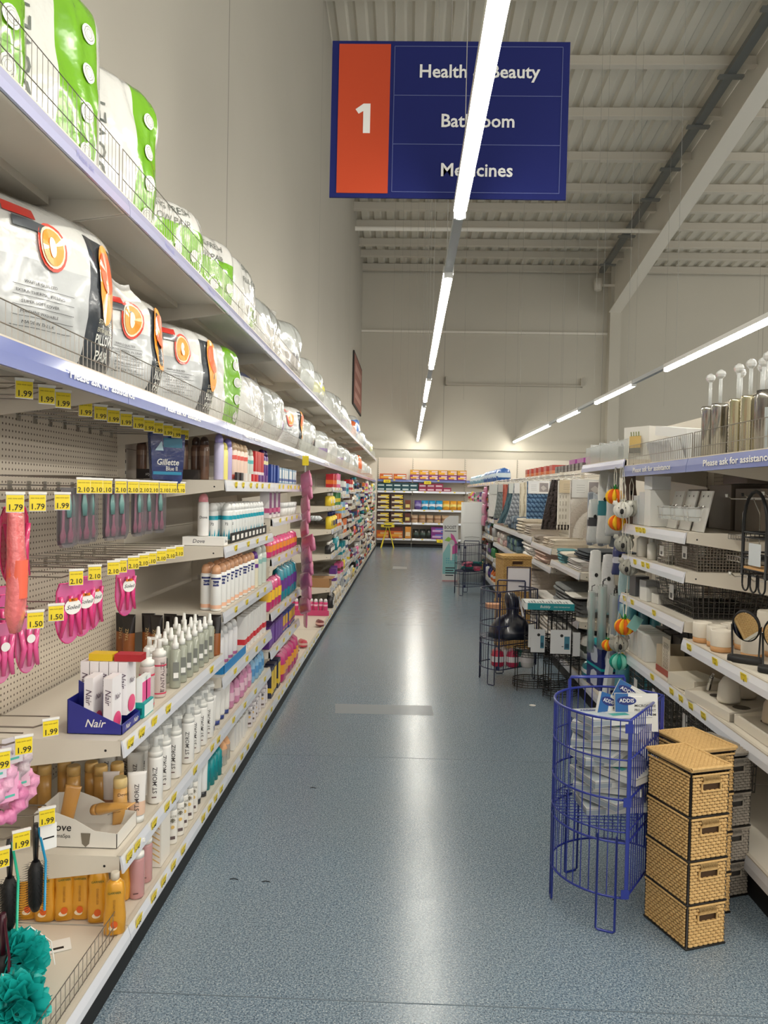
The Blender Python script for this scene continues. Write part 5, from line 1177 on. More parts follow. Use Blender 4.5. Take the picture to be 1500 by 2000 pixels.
# ---- glass dispensers etc on the uppermost product shelf
def b_disp():
    t = thing('glass_tumbler'); m = MB(); m.X = Matrix.Rotation(.22,4,'Y'); m.box(0,.006,-.04,.04,0,.19,M((206,204,198),.3,coat=.6)); 
    for z in (.165,): m.X = Matrix.Rotation(.22,4,'Y'); m.add([(-.001,.005*math.cos(a),z+.005*math.sin(a)) for a in [k*math.pi/4 for k in range(8)]],[tuple(range(8))],INK)
    m.build('display_board', t)
    g = MB(); G = M((224,228,228),.05,alpha=.35,coat=1)
    g.loft([(.045,.024,.024,2,-.025,0),(.05,.028,.028,2,-.025,0),(.11,.033,.033,2,-.025,0)], G, 14, (1,0)); g.build('glass', t)
    c = MB(); c.tube([(-.025+.034*math.cos(a),.034*math.sin(a),.105) for a in [k*math.pi/8 for k in range(16)]], .0022, CHROME, 5, True); c.tube([(.02,0,.115),(.0,0,.105)], .006, CHROME, 6); c.tube([(-.025+.030*math.cos(a),.030*math.sin(a),.065) for a in [k*math.pi/8 for k in range(16)]], .0018, CHROME, 5, True); c.build('chrome_ring', t)
    return t
BUILD['disp'] = b_disp
for i in range(6): put(('disp',), (1.315+.012*(i%2),3.50+.088*i,1.268), 'clear glass tumbler on a pale display board, %s from the right' % ORD[i], 'tumbler', 'glass tumblers on boards', 0)
tilted(('box',.10,.10,.19,(222,222,218),(190,190,188),'',(60,60,60),None,False,.02), (1.315,4.10,1.268), 'tall white carton between the tumblers and open boxes', 'carton', 0)
tilted(('box',.10,.10,.07,(214,216,218),(120,124,130),'',(60,60,60),None,False,.02), (1.315,4.10,1.460), 'small white carton stacked on the tall white carton', 'carton', .1)
tilted(('box',.09,.08,.18,(206,208,208),(110,120,130),'',(60,60,60),None,False,.02), (1.32,4.25,1.268), 'narrow grey carton with chrome fitting picture', 'carton', 0)
tilted(('box',.09,.08,.16,(206,210,212),(150,170,180),'',(60,60,60),None,False,.02), (1.32,4.36,1.268), 'leftmost pale carton of the upper product shelf', 'carton', 0)
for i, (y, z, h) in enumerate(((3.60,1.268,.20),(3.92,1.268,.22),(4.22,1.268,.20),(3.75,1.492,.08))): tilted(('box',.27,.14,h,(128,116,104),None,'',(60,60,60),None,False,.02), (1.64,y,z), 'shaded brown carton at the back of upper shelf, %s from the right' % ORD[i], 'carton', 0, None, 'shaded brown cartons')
def wire_basket(w, d, h, mat, n1=12, n2=10, rows=5, taper=.92, r=.0015):
    t = thing('wire_basket'); m = MB()
    def ring(z, k): return [(-d/2*k,-w/2*k,z),(d/2*k,-w/2*k,z),(d/2*k,w/2*k,z),(-d/2*k,w/2*k,z)]
    for q in range(rows+1): z = h*q/rows; m.tube(ring(z, taper+(1-taper)*q/rows), r if q < rows else r*1.8, mat, 4, True)
    for i in range(n1+1):
        y = -w/2+w*i/n1
        m.tube([(-d/2,y,h),(-d/2*taper,y*taper,0),(d/2*taper,y*taper,0),(d/2,y,h)], r, mat, 4)
    for i in range(n2+1):
        x = -d/2+d*i/n2; m.tube([(x,-w/2,h),(x*taper,-w/2*taper,0),(x*taper,w/2*taper,0),(x,w/2,h)], r, mat, 4)
    m.build('wire_frame', t)
    p = MB(); p.box(-d/2-.003,-d/2-.002,-.03,.03,h*.35,h*.8,PAPER); p.box(-d/2-.0036,-d/2-.003,-.015,.015,h*.4,h*.55,M((90,90,90),.5)); p.build('paper_tag', t)
    return t
BUILD['wbasket'] = wire_basket
put(('wbasket',.18,.14,.11,CHROME,9,7,5,.9), (1.34,3.86,1.092), 'small chrome wire basket with white tag on the second shelf', 'basket')
put(('wbasket',.30,.26,.13,M((130,122,112),.5,.4),22,18,10,.96,.0018), (1.42,3.60,1.092), 'close woven grey brown basket right of the chrome one', 'basket')
put(('wbasket',.52,.40,.16,M((96,94,92),.4,.6),20,16,6,.9,.0016), (1.49,3.76,.870), 'large dark wire basket with white tag on the third shelf', 'basket', 'large black wire baskets')
put(('wbasket',.50,.38,.12,M((70,68,68),.4,.6),18,12,4,.9,.0014), (1.50,3.77,.905), 'dark wire basket nested inside the large one', 'basket', 'large black wire baskets')
for i, (x, y, s_) in enumerate(((1.30,4.28,1),(1.33,4.16,1.05),(1.29,4.08,.8))):
    put(('s','bottle',(230,228,222),(206,204,198),.075,.15), (x,y,1.092), 'white ceramic bathroom vessel on the second shelf, %s from the left' % ORD[i], 'vessel', 'white ceramic vessels', 0, s=s_)
for i, (x, y, c, h) in enumerate(((1.30,4.32,(90,92,96),.11),(1.32,4.20,(176,178,182),.10),(1.30,4.12,(226,226,222),.07),(1.33,4.02,(214,212,206),.05))): tilted(('box',.07,.08,h,c,(110,110,114),'',(60,60,60),None,False,.02), (x,y,.870), ['dark','grey','white','low cream'][i]+' small carton left of the large wire baskets', 'carton', .2)
# ---- shelf at .55, second bay and nearest bay
for i in range(5): put(('box',.06,.13,.14,(226,226,222),None,'',(90,90,90),None,False,.02), (1.33,4.38-.072*i,.552), 'tall white carton on the long low shelf, %s from the left' % ORD[i], 'carton', 'tall white cartons on the low shelf', 0)
for i in range(4): put(('box',.12,.10,.045,(70,68,68),None,'',(90,90,90),None,False,.02), (1.50,4.30-.14*i,.70), 'black slab carton behind the white ones, %s from the left' % ORD[i], 'carton', 'black slab cartons', 0, (0,-.2))
for i in range(4): put(('box',.12,.30,.145,(84,78,74),None,'',(90,90,90),None,False,.02), (1.56,4.30-.14*i,.552), 'dark brown carton under the black slabs, %s from the left' % ORD[i], 'carton', 'dark brown cartons', 0)
t = thing('script_card', (1.30,3.84,.552)); m = MB(); m.box(-.004,.0,-.055,.055,0,.17,M((216,206,188),.5)); m.build('card', t); m = MB(); [m.tube([(-.0046,-.03+.018*j+.006*math.sin(i*1.9),.02+.006*i) for i in range(22)], .0009, M((90,80,70),.5), 4) for j in range(4)]; m.build('lettering', t)
tag(t, 'beige card with scribbled lettering standing on the low shelf', 'card')
t = thing('card_tray', (1.42,3.80,.552)); m = MB(); C = M((196,182,158),.6)
m.box(-.15,.15,-.10,.10,0,.002,C); m.box(-.15,.15,-.102,-.10,0,.11,C); m.box(-.15,.15,.10,.102,0,.13,C); m.box(-.152,-.15,-.10,.10,0,.03,M((150,60,44),.5)); m.box(.15,.152,-.1,.1,0,.13,C); m.build('tray_walls', t); tag(t, 'open beige tray with red front edge behind the script card', 'card tray')
tilted(('box',.20,.15,.055,(222,214,196),None,'',(90,90,90),None,False,.02), (1.325,3.52,.555), 'flat cream carton with open lid on the low shelf', 'carton', .25)
def b_soap(col):
    t = thing('soap_dispenser'); m = MB(); m.loft([(0,.042,.036,2.6),(.01,.045,.038,2.6),(.07,.040,.033,2.5),(.10,.024,.020),(.108,.01,.01)], M(col,.6), 20); m.build('ceramic_body', t)
    c = MB(); c.loft([(.105,.012,.012),(.135,.012,.012),(.14,.006,.006),(.165,.006,.006)], CHROME, 10); c.tube([(0,0,.162),(-.035,0,.165),(-.045,0,.155)], .0045, CHROME, 6); c.build('chrome_pump', t)
    return t
BUILD['soap'] = b_soap
put(('soap',(226,220,208)), (1.33,3.17,.590), 'off white soap dispenser with chrome pump in the white tray', 'soap dispenser', 'soap dispensers', .3)
put(('soap',(196,180,158)), (1.38,2.88,.590), 'beige soap dispenser near the right picture edge', 'soap dispenser', 'soap dispensers', .3)
put(('soap',(206,196,180)), (1.43,3.25,.590), 'shaded soap dispenser behind the off white one', 'soap dispenser', 'soap dispensers', .1)
def b_tray(w, d, h):
    t = thing('display_tray'); m = MB(); C = M((222,214,200),.6); m.box(-d/2,d/2,-w/2,w/2,0,.03,C)
    for y in (-w/2, w/2-.002): m.prism([(-d/2,0),(d/2,0),(d/2,h*2),(-d/2,h)],1,y,y+.002,C)
    m.box(-d/2-.002,-d/2,-w/2,w/2,0,h,C); m.build('tray_walls', t)
    k = MB(); 
    for q in (-.25,.25): k.loft([(.0301,.034,.034,2,-.02,q*w),(.0306,.034,.034,2,-.02,q*w)], M((90,80,70),.6), 14)
    k.build('cup_hole', t); return t
BUILD['tray'] = b_tray
put(('tray',.36,.24,.036), (1.365,3.20,.552), 'white card display tray under the off white dispenser', 'display tray', 'white display trays', .12)
put(('tray',.30,.24,.036), (1.40,2.84,.552), 'white card display tray with round hole at right edge', 'display tray', 'white display trays', .0)
t = thing('razor_tool', (1.31,3.33,.60)); m = MB(); m.tube([(0,0,0),(-.02,-.08,.07)], .009, CHROME, 8); m.tube([(-.02,-.08,.07),(-.03,-.12,.09)], .006, CHROME, 6); m.build('chrome_tube', t); tag(t, 'slim chrome accessory leaning beside the off white dispenser', 'accessory')
# cups and mirrors
def b_cup(s=1):
    t = thing('storage_cup'); r = .040; h = .088; m = MB(); m.loft([(.022,r,r),(.024,r*1.02,r*1.02),(h-.006,r*1.02,r*1.02),(h,r*.94,r*.94),(h-.002,r*.84,r*.84),(.04,r*.82,r*.82)], M((226,218,204),.65,bump=(200,.1)), 24); m.build('ceramic_cup', t)
    w_ = MB(); w_.loft([(0,r*.96,r*.96),(.003,r,r),(.022,r,r)], M((196,148,100),.6,bump=(60,.1)), 24); w_.build('wooden_base', t); return t
BUILD['cup'] = b_cup
for i, (x, y, lb) in enumerate(((1.29,3.36,'leftmost in front'),(1.315,3.27,'second from the left in front'),(1.29,3.165,'front and centre, nearest the shelf edge'),(1.40,3.34,'behind the leftmost'),(1.41,3.22,'behind the centre cup'),(1.36,3.04,'behind the near round mirror'),(1.47,3.08,'behind and right of the near mirror'),(1.44,2.93,'at the right picture edge'))):
    put(('cup',), (x,y,.797), 'cream ceramic cup with wooden base, '+lb, 'cup', 'cream cups with wooden bases', 0)
put(('cup',), (1.46,3.13,.885), 'cream ceramic cup stacked on another, top right', 'cup', 'cream cups with wooden bases', 0)
def b_mirror():
    t = thing('table_mirror'); m = MB(); m.loft([(0,.030,.062,3.5),(.002,.032,.064,3.5),(.022,.031,.063,3.5)], BLACK, 20); m.build('tray_base', t)
    m = MB()
    for s in (-1,1): m.tube([(0,.047*s,.02),(0,.052*s,.14)], .0035, BLACK, 6); m.tube([(0,.055*s,.14),(0,.047*s,.14)], .003, CHROME, 6)
    m.build('posts', t)
    X = Matrix.Translation((0,0,.14)) @ Matrix.Rotation(-.35,4,'Y') @ Matrix.Rotation(math.pi/2,4,'Y')
    m = MB(); m.X = X; m.loft([(-.008,.062,.046),(-.006,.066,.050),(.006,.066,.050),(.008,.062,.046)], BLACK, 28, (0,1)); m.build('mirror_frame', t)
    m = MB(); m.X = X; m.loft([(-.0085,.060,.0445),(-.0081,.060,.0445)], M((206,210,212),.03,1.0), 28); m.build('mirror_glass', t)
    return t
BUILD['mirror'] = b_mirror
put(('mirror',), (1.30,2.96,.797), 'oval black framed mirror in front of the cups', 'mirror', 'black table mirrors', .9)
put(('mirror',), (1.335,2.78,.797), 'black framed mirror cut by the right picture edge', 'mirror', 'black table mirrors', .9)
# peg hooks and hanging caddies in the nearest bay
for i, (y, z) in enumerate(((3.36,1.42),(3.20,1.425),(3.02,1.43),(3.30,1.09),(3.12,1.09))):
    m = MB(); m.tube([(0,0,0),(-.34,0,0),(-.36,0,.016)], .0028, CHROME, 6); m.loft([(.006,.005,.005,2,-.36,0),(.020,.006,.006,2,-.362,0)], INK if i == 1 else WHITE, 6)
    o = m.build('display_hook', loc=(1.735,y,z)); tag(o, ['chrome hook with pale tip left of the arch caddy','chrome hook with black tip carrying the arch caddy','chrome hook right of the black arch','empty low chrome hook at left','empty low chrome hook at right'][i], 'hook', 'chrome hooks in the nearest right bay')
def tray_ring(m, x0, x1, y0, y1, z, mat, r=.004, wires=6):
    m.tube([(x0,y0,z),(x1,y0,z),(x1,y1,z),(x0,y1,z)], r, mat, 5, True)
    for i in range(wires+1): y = y0+(y1-y0)*i/wires; m.tube([(x0,y,z-.02),(x1,y,z-.02)], .0015, mat, 4); m.tube([(x0,y,z),(x0,y,z-.02)], .0015, mat, 4)
    m.tube([(x0,y0,z-.02),(x1,y0,z-.02),(x1,y1,z-.02),(x0,y1,z-.02)], r*.6, mat, 4, True)
t = thing('shower_caddy', (1.33,2.98,1.12)); m = MB()
pts = [(0,-.10,0),(0,-.10,.20)]+[(0,-.10*math.cos(a),.20+.13*math.sin(a)) for a in [k*math.pi/10 for k in range(1,10)]]+[(0,.10,.20),(0,.10,0)]
m.tube(pts, .0065, BLACK, 8); m.build('arch_frame', t)
m = MB(); tray_ring(m, 0,.10,-.11,.11,.17,BLACK); m.build('upper_tray', t)
m = MB(); tray_ring(m, 0,.10,-.11,.11,.09,BLACK); m.build('middle_tray', t)
m = MB(); tray_ring(m, 0,.10,-.11,.11,.025,BLACK); m.build('lower_tray', t); m = MB(); m.box(.0,.10,-.09,.09,.027,.037,M((206,160,104),.6)); m.build('wooden_shelf', t)
m = MB(); 
for q in (-.07,0,.07): m.tube([(0,q-.028,.01)]+[(0,q-.028*math.cos(a),-.03-.028*math.sin(a)) for a in [k*math.pi/8 for k in range(9)]]+[(0,q+.028,.01)], .0035, BLACK, 6)
m.build('hooks', t); m = MB(); m.box(-.004,-.002,-.06,.04,.045,.13,M((206,212,216),.5)); m.build('paper_sleeve', t)
tag(t, 'black arched shower caddy with three trays and lower hooks', 'shower caddy')
t = thing('shower_caddy', (1.42,3.22,1.20)); m = MB(); tray_ring(m, -.05,.06,-.10,.10,.07,CHROME,.0025,8); tray_ring(m, -.05,.06,-.10,.10,-.02,CHROME,.0025,8); m.build('wire_trays', t); m = MB(); m.tube([(0,-.08,.07),(0,-.08,.16),(0,0,.24),(0,.08,.16),(0,.08,.07)], .0025, CHROME, 6); m.tube([(0,-.08,.07),(0,-.08,-.02)], .002, CHROME, 6); m.tube([(0,.08,.07),(0,.08,-.02)], .002, CHROME, 6); m.build('hanger_loop', t)
tag(t, 'chrome two tier shower caddy left of the black arched one', 'shower caddy')
# ---- base shelf goods, second and third bays
for i in range(5): put(('wbasket',.26,.22,.30,M((110,108,104),.4,.7),10,8,8,.94,.002), (1.42+.03*(i%2),4.36-.23*i if i < 4 else 3.46,.152), 'tall grey wire bin on the base shelf, %s from the left' % ORD[i], 'bin', 'grey wire bins', 0)
for i in range(3): put(('box',.08,.12,.22,(226,226,226),(206,206,206),'',(60,60,60),None,False,.02), (1.30,3.34-.12*i,.152), 'white carton behind the rattan towers, %s from the left' % ORD[i], 'carton', 'white cartons behind the towers', 0)
TEAL = M((44,110,124),.35,coat=.5)
def b_roll(c, L=.62, r=.035):
    t = thing('rolled_mat'); m = MB(); m.loft([(0,r,r),(L,r,r)], M(c,.4,coat=.5), 14); m.build('roll', t); p = MB(); p.loft([(L*.2,r+.001,r+.001),(L*.75,r+.001,r+.001)], M(tuple(min(255,v+30) for v in c),.4,coat=.5), 14, (0,0)); p.text('COMFORT', .03, wrap(r+.001, L*.5, True, -110), M((210,226,230),.5)); p.build('printed_wrap', t); return t
BUILD['roll'] = b_roll
for i in range(6): put(('roll',[(44,110,124),(34,90,106),(50,120,134)][i%3]), (1.30+.075*(i%3),4.62+.085*(i//3)-.02*i,.152), 'teal wrapped roll standing below the plush toys, %s from the left' % ORD[i], 'rolled mat', 'teal wrapped rolls', .3*i, (.0,.08))
def b_navy():
    t = thing('navy_carton'); m = MB(); m.box(-.09,.09,-.14,.14,0,.15,M((28,40,110),.4,coat=.3)); m.box(-.091,.091,-.141,.141,.135,.151,M((20,170,180),.4)); m.build('box_body', t)
    p = MB()
    for f in (lambda a,b:(a,-.1412,.07+b), lambda a,b:(-.0912,a,.07+b)):
        P = [(-.065,-.045),(-.02,-.055),(.05,-.05),(.068,-.01),(.05,.035),(.0,.052),(-.055,.045),(-.07,.0)]; p.add([f(a,b) for a,b in P], [tuple(range(8))], M((206,212,226),.5))
    p.build('white_panel', t); return t
BUILD['navy'] = b_navy
put(('navy',), (1.345,5.12,.152), 'navy and teal carton with pale panel, bottom of two', 'carton', 'navy cartons', .1); put(('navy',), (1.345,5.12,.305), 'navy and teal carton with pale panel, top of two', 'carton', 'navy cartons', .1)
put(('pack',.24,.20,.12,(30,150,166),(240,240,240)), (1.34,5.36,.152), 'teal soft pack behind the navy cartons', 'soft pack')
put(('pack',.20,.18,.16,(226,226,220),(60,70,60)), (1.33,5.44,.275), 'white soft pack with dark stripe behind the navy cartons', 'soft pack')
put(('box',.05,.03,.36,(216,222,226),(60,140,160),'',(60,60,60),None,False,.02), (1.27,4.86,.152), 'slim white and teal carton leaning by the rolls', 'carton', None, .2, (0,.12))
def b_curt(c, band, L=.42, txt=''):
    t = thing('shower_curtain_pack'); m = MB(); m.loft([(-L,.046,.012,4),(-L*.93,.050,.024,4),(-L*.6,.046,.026,4,.006,0),(-L*.3,.040,.022,4,-.004,0),(-L*.08,.036,.012,4),(-L*.02,.034,.003,5),(0,.014,.002,5)], M(c,.22,coat=.8,bump=(26,.9)), 14); m.build('film_pack', t)
    p = MB(); 
    if band: p.loft([(-L*.62,.047,.0275,4,.006,0),(-L*.42,.044,.0265,4,.002,0)], M(band,.4), 14, (0,0))
    if txt: p.text(txt, .028, flat(0,-.030,-L*.72), INK, .01)
    p.add([(.012*math.cos(a), -.030, -L*.4+.014*math.sin(a)) for a in [k*math.pi/6 for k in range(12)]], [tuple(range(12))], INK); p.build('print', t)
    return t
BUILD['curt'] = b_curt
cu = [((226,226,222),(40,120,130),1.33,5.25,1.60,.50,'','white pack with teal leaf print hanging highest'),((214,216,214),(60,60,64),1.28,5.32,1.40,.30,'','white pack with dark zigzag below the leaf print'),((206,208,208),None,1.35,5.10,1.58,.42,'','grey slim pack near the blue strip end'),
      ((232,232,230),None,1.27,5.20,1.06,.42,'RED','long white pack with black lettering and round logo'),((226,226,226),None,1.33,5.10,1.04,.40,'','white pack beside the lettered one'),((60,66,120),(220,220,230),1.36,4.95,1.12,.20,'','small navy pack behind the plush toys'),
      ((170,200,206),(90,110,160),1.36,4.80,1.02,.5,'','pale blue clear pack behind the lower plush toys'),((122,104,96),None,1.34,4.70,1.58,.34,'','taupe pack hanging beside the plush toys')]
for c, b_, x, y, z, L, tx, lb in cu: put(('curt',c,b_,L,tx), (x,y,z), lb, 'hanging pack', 'packs hanging in the third right bay', rnd(-.1,.1))
for i in range(6): put(('fold',.10,.03,.36,(200,206,212) if i%2 else (150,156,166),.6), (1.32+.03*i,5.46-.035*i,1.08), 'striped grey face towel hanging upright, %s from the left' % ORD[i], 'towel', 'hanging grey face towels', math.pi/2)
def b_clear(c):
    t = thing('brush_pack'); m = MB(); m.loft([(0,.022,.030,3),(.40,.022,.030,3)], CLEARISH, 12); m.build('clear_tube', t); m = MB(); m.loft([(.02,.016,.02),(.14,.014,.02),(.16,.005,.005),(.34,.006,.006),(.38,.012,.012)], M(c,.4), 10); m.build('brush', t); m = MB(); m.tube([(0,0,.40),(0,0,.43),(.02,0,.44)], .003, DARKWIRE, 5); m.build('hook_top', t); return t
BUILD['clearb'] = b_clear
for i in range(6): put(('clearb',[(110,190,190),(90,100,170),(226,226,226)][i%3]), (1.215+.05*(i%3)+.01*i,5.05-.05*i,.40+.05*(i%2)), 'clear pack with bathroom brush in the hanging cluster, %s from left' % ORD[i], 'brush pack', 'clear brush packs', .1*i)
# ---- plush sponges on ropes
def lobed(m, r, n, mats, sq=.85, cx=0, cz=0):
    for k in range(n):
        a0 = 2*math.pi*k/n
        def f(u, v, a0=a0):
            a = a0+(u-.5)*2*math.pi/n; rr = r*(.80+.26*math.sin(math.pi*u)**.7); t_ = math.pi*v
            return (cx+rr*math.sin(t_)*math.cos(a), rr*math.sin(t_)*math.sin(a), cz-rr*sq*math.cos(t_))
        m.grid(6, 10, f, mats[k%len(mats)])
def b_plush(kind):
    t = thing('bath_sponge'); F = lambda c: M(c,.85,bump=(120,.4)); m = MB()
    if kind == 'pine':
        lobed(m, .052, 10, [F((244,190,30)),F((232,104,24))]); m.build('sponge_body', t); l = MB()
        for k in range(7):
            a = 2*math.pi*k/7; l.add([(.012*math.cos(a+.5),.012*math.sin(a+.5),.036),(.012*math.cos(a-.5),.012*math.sin(a-.5),.036),(.040*math.cos(a),.040*math.sin(a),.075)], [(0,1,2)], F((30,130,50)))
        l.loft([(.03,.012,.012),(.07,.006,.006)], F((30,130,50)), 8); l.build('leaf_crown', t)
    else:
        c = {'koala':(176,174,164),'white':(232,230,222),'green':(20,150,130)}[kind]
        lobed(m, .052, 9, [F(c), F(tuple(max(0,v-10) for v in c))] if kind != 'green' else [F((20,150,130)),F((130,210,190))]); m.build('sponge_body', t)
        if kind != 'green':
            e = MB()
            for s in (-1,1): e.loft([(.018,.006,.008,2,.034*s,-.01),(.034,.018,.014,2,.040*s,-.01),(.052,.010,.010,2,.042*s,-.01)], F(c), 10)
            e.build('ears', t); k = MB(); k.loft([(-.022,.004,.004,2,0,-.058),(-.014,.010,.007,2,0,-.058),(.002,.009,.006,2,0,-.056),(.008,.003,.003,2,0,-.054)], BLACK, 10)
            for s in (-1,1): k.loft([(.010,.002,.002,2,.018*s,-.046),(.013,.0035,.0035,2,.018*s,-.047),(.016,.002,.002,2,.018*s,-.046)], BLACK, 6)
            k.build('face', t)
    r = MB(); r.tube([(.006,0,.04),(.012,0,.13),(0,0,.17)], .0022, F((226,222,208)), 5); r.tube([(-.006,0,.04),(-.010,0,.13),(0,0,.17)], .0022, F((226,222,208)), 5); r.build('rope_loop', t)
    return t
BUILD['plush'] = b_plush
pl = [('white',1.205,4.34,1.345,'white animal bath sponge, highest and largest looking'),('koala',1.26,4.38,1.355,'grey koala bath sponge right beside the white one'),('pine',1.20,4.50,1.42,'pineapple bath sponge peeking above the white sponge'),('pine',1.21,4.46,1.27,'orange pineapple bath sponge under the white sponge'),
      ('koala',1.22,4.36,1.155,'grey koala sponge at the level of second shelf'),('koala',1.23,4.28,1.03,'grey koala sponge with big nose turned left'),('pine',1.205,4.25,.705,'bright pineapple sponge with green crown and pale tag'),('koala',1.19,4.30,.60,'ruffled koala sponge under the bright pineapple'),
      ('green',1.195,4.30,.50,'green lobed bath sponge, lowest of the cluster'),('pine',1.155,4.38,.575,'small orange sponge left of the lowest koala')]
for k, x, y, z, lb in pl: put(('plush',k), (x,y,z), lb, 'bath sponge', 'animal and fruit bath sponges', {'koala':-.3,'white':-.4}.get(k, .4)+rnd(-.3,.3), s=.72 if 'small' in lb else 1)
m = MB(); R = M((226,222,208),.8)
for dx in (-.008,0,.008): m.tube([(1.215+dx,4.42,1.59),(1.213+dx*1.5,4.40,1.52),(1.21+dx*2,4.36,1.40)], .0025, R, 5)
m.tube([(1.232,4.32,1.36),(1.236,4.32,1.22),(1.24,4.31,1.05)], .0025, R, 5); m.tube([(1.225,4.28,.98),(1.215,4.26,.86),(1.21,4.25,.74)], .0025, R, 5)
tag(m.build('hanging_rope'), 'cream ropes from which the bath sponges hang', 'rope')
m = MB(); m.box(-.03,.03,0,.001,-.04,.04,M((150,206,200),.5)); o = m.build('swing_ticket', loc=(1.245,4.19,.735)); o.rotation_euler = (.2,.5,.2); tag(o, 'pale turquoise ticket on the bright pineapple sponge', 'ticket')
# ================================================================ things standing in the aisle
# ---- wire dump baskets: most of a circle with one flat side, on looped legs
def b_dump(col):
    t = thing('dump_basket'); W = col; R = .22
    a0, a1 = math.radians(31), math.radians(31+298-0)    # arc from the rear corner round to the front corner
    c0 = (R*math.cos(math.radians(30.6)), R*math.sin(math.radians(30.6))); c1 = (R*math.cos(math.radians(-96)), R*math.sin(math.radians(-96)))
    def arc(z, r=R, n=26): return [(r*math.cos(q), r*math.sin(q), z) for q in [math.radians(30.6+(264-30.6)*k/n) for k in range(n+1)]]
    m = MB()
    for z, r in ((.70,.0048),(.57,.003),(.44,.004),(.335,.003),(.30,.004),(.12,.004)): m.tube(arc(z), r, W, 6, True)
    n = 30
    for k in range(n+1):
        q = math.radians(30.6+(264-30.6)*k/n); m.tube([(R*math.cos(q),R*math.sin(q),.12),(R*math.cos(q),R*math.sin(q),.70)], .0018, W, 4)
    for k in range(1, 16):
        f = k/16; x = c0[0]+(c1[0]-c0[0])*f; y = c0[1]+(c1[1]-c0[1])*f; m.tube([(x,y,.12),(x,y,.70)], .0018, W, 4)
    m.build('wire_cage', t)
    m = MB()                                      # mesh floor
    for k in range(-8, 9):
        x = k*.025; h = math.sqrt(R*R-x*x); yl = -h; yh = h
        # clip by the flat side
        def inside(px, py): return (c1[0]-c0[0])*(py-c0[1])-(c1[1]-c0[1])*(px-c0[0]) < 0
        P = [(x, -h+2*h*i/30) for i in range(31)]; P = [p for p in P if inside(*p)]
        if len(P) > 1: m.tube([(P[0][0],P[0][1],.335),(P[-1][0],P[-1][1],.335)], .0014, W, 4)
        P = [(-h+2*h*i/30, x) for i in range(31)]; P = [p for p in P if inside(*p)]
        if len(P) > 1: m.tube([(P[0][0],P[0][1],.337),(P[-1][0],P[-1][1],.337)], .0014, W, 4)
    m.build('mesh_floor', t)
    m = MB()
    for cx, cy in (c0, c1): m.box(cx-.005,cx+.005,cy-.003,cy+.003,.12,.70,W)
    for cx, cy in (c1,):
        for z in (.12,.42,.66):
            m.box(cx-.016,cx+.010,cy-.005,cy-.003,z,z+.03,W); m.loft([(0,.004,.004),(.001,.004,.004)], CHROME, 8)
    m.build('corner_posts', t)
    def leg(q, w=.06):
        q = math.radians(q); tx, ty = -math.sin(q), math.cos(q); x, y = R*math.cos(q), R*math.sin(q)
        l = MB(); l.tube([(x-tx*w/2,y-ty*w/2,.32),(x-tx*w/2,y-ty*w/2,.008),(x-tx*w*.4,y-ty*w*.4,.004),(x+tx*w*.4,y+ty*w*.4,.004),(x+tx*w/2,y+ty*w/2,.008),(x+tx*w/2,y+ty*w/2,.32)], .004, W, 6); l.build('leg', t)
    leg(248); leg(180, .03); leg(120); leg(30.6+10, .03)
    m = MB(); q0, q1 = math.radians(128), math.radians(70); m.tube([(R*math.cos(q0),R*math.sin(q0),.44),(R*math.cos(q0),R*math.sin(q0),.735),(R*math.cos(q0)*.97,R*math.sin(q0)*.99,.745),(R*math.cos(q1)*.97,R*math.sin(q1)*.99,.745),(R*math.cos(q1),R*math.sin(q1),.735),(R*math.cos(q1),R*math.sin(q1),.44)], .0065, W, 6); m.build('handle_loop', t)
    return t
BUILD['dump'] = b_dump
put(('dump',BLUEWIRE), (.752,2.695,0), 'bright blue wire dump basket of white packets in the foreground', 'wire basket')
MIDB = put(('dump',NAVYWIRE), (.79,5.86,0), 'navy wire dump basket in mid aisle holding a black rounded item', 'wire basket', None, -.35)
put(('dump',NAVYWIRE), (.90,10.85,0), 'far navy wire dump basket full of pink and green socks', 'wire basket', None, -.3)
# framed card fixed to the middle basket
m = MB(); m.tube([(-.09,0,-.05),(-.09,0,.19),(.09,0,.19),(.09,0,-.05)], .006, NAVYWIRE, 6); fr = m.build('card_frame', MIDB, (.02,.215,.66)); fr.rotation_euler = (0,0,.35)
MB().box(-.084,.084,0,.003,0,.182,M((232,228,232),.5)).build('blank_card', fr)
# packets in the blue basket
def b_addis(w=.225, h=.15, th=.026):
    t = thing('cleaning_pad_pack'); m = MB(); m.box(-w/2,w/2,-h/2,h/2,0,th,M((206,207,205),.4)); m.box(-w/2-.0005,w/2+.0005,-h/2-.0005,h/2+.0005,th*.8,th*.86,M((120,124,124),.5)); m.box(-w/2-.0006,-w*.2,-h/2-.0006,h/2,th*.1,th*.7,M((150,160,168),.4)); m.build('pack_body', t)
    p = MB(); p.box(-w*.48,-w*.1,-h*.44,h*.44,th,th+.0008,M((180,190,196),.4)); p.loft([(th+.0008,.034,.016,2,-.06,.045),(th+.0014,.034,.016,2,-.06,.045)], M((20,60,130),.4), 16); p.text('ADDIS', .02, lambda a,b:(-.06+a,.045+b,th+.0018), WHITE, .01)
    p.box(-w*.1,w*.2,-h*.3,-h*.1,th,th+.001,M((70,160,150),.4)); p.build('printed_front', t); return t
BUILD['addis'] = b_addis
zz = .342
for i in range(11):
    put(('addis',), (.735+rnd(-.02,.015),2.70+rnd(-.025,.02),zz), 'white cleaning pack lying in the blue basket, %s from the bottom' % ORD[i], 'cleaning pack', 'white packs in the blue basket', [.1,.7,-.3,.4,-.8,.2,.9,-.3,.25,-.5,.3][i], (rnd(-.06,.06),rnd(-.06,.06))); zz += .030
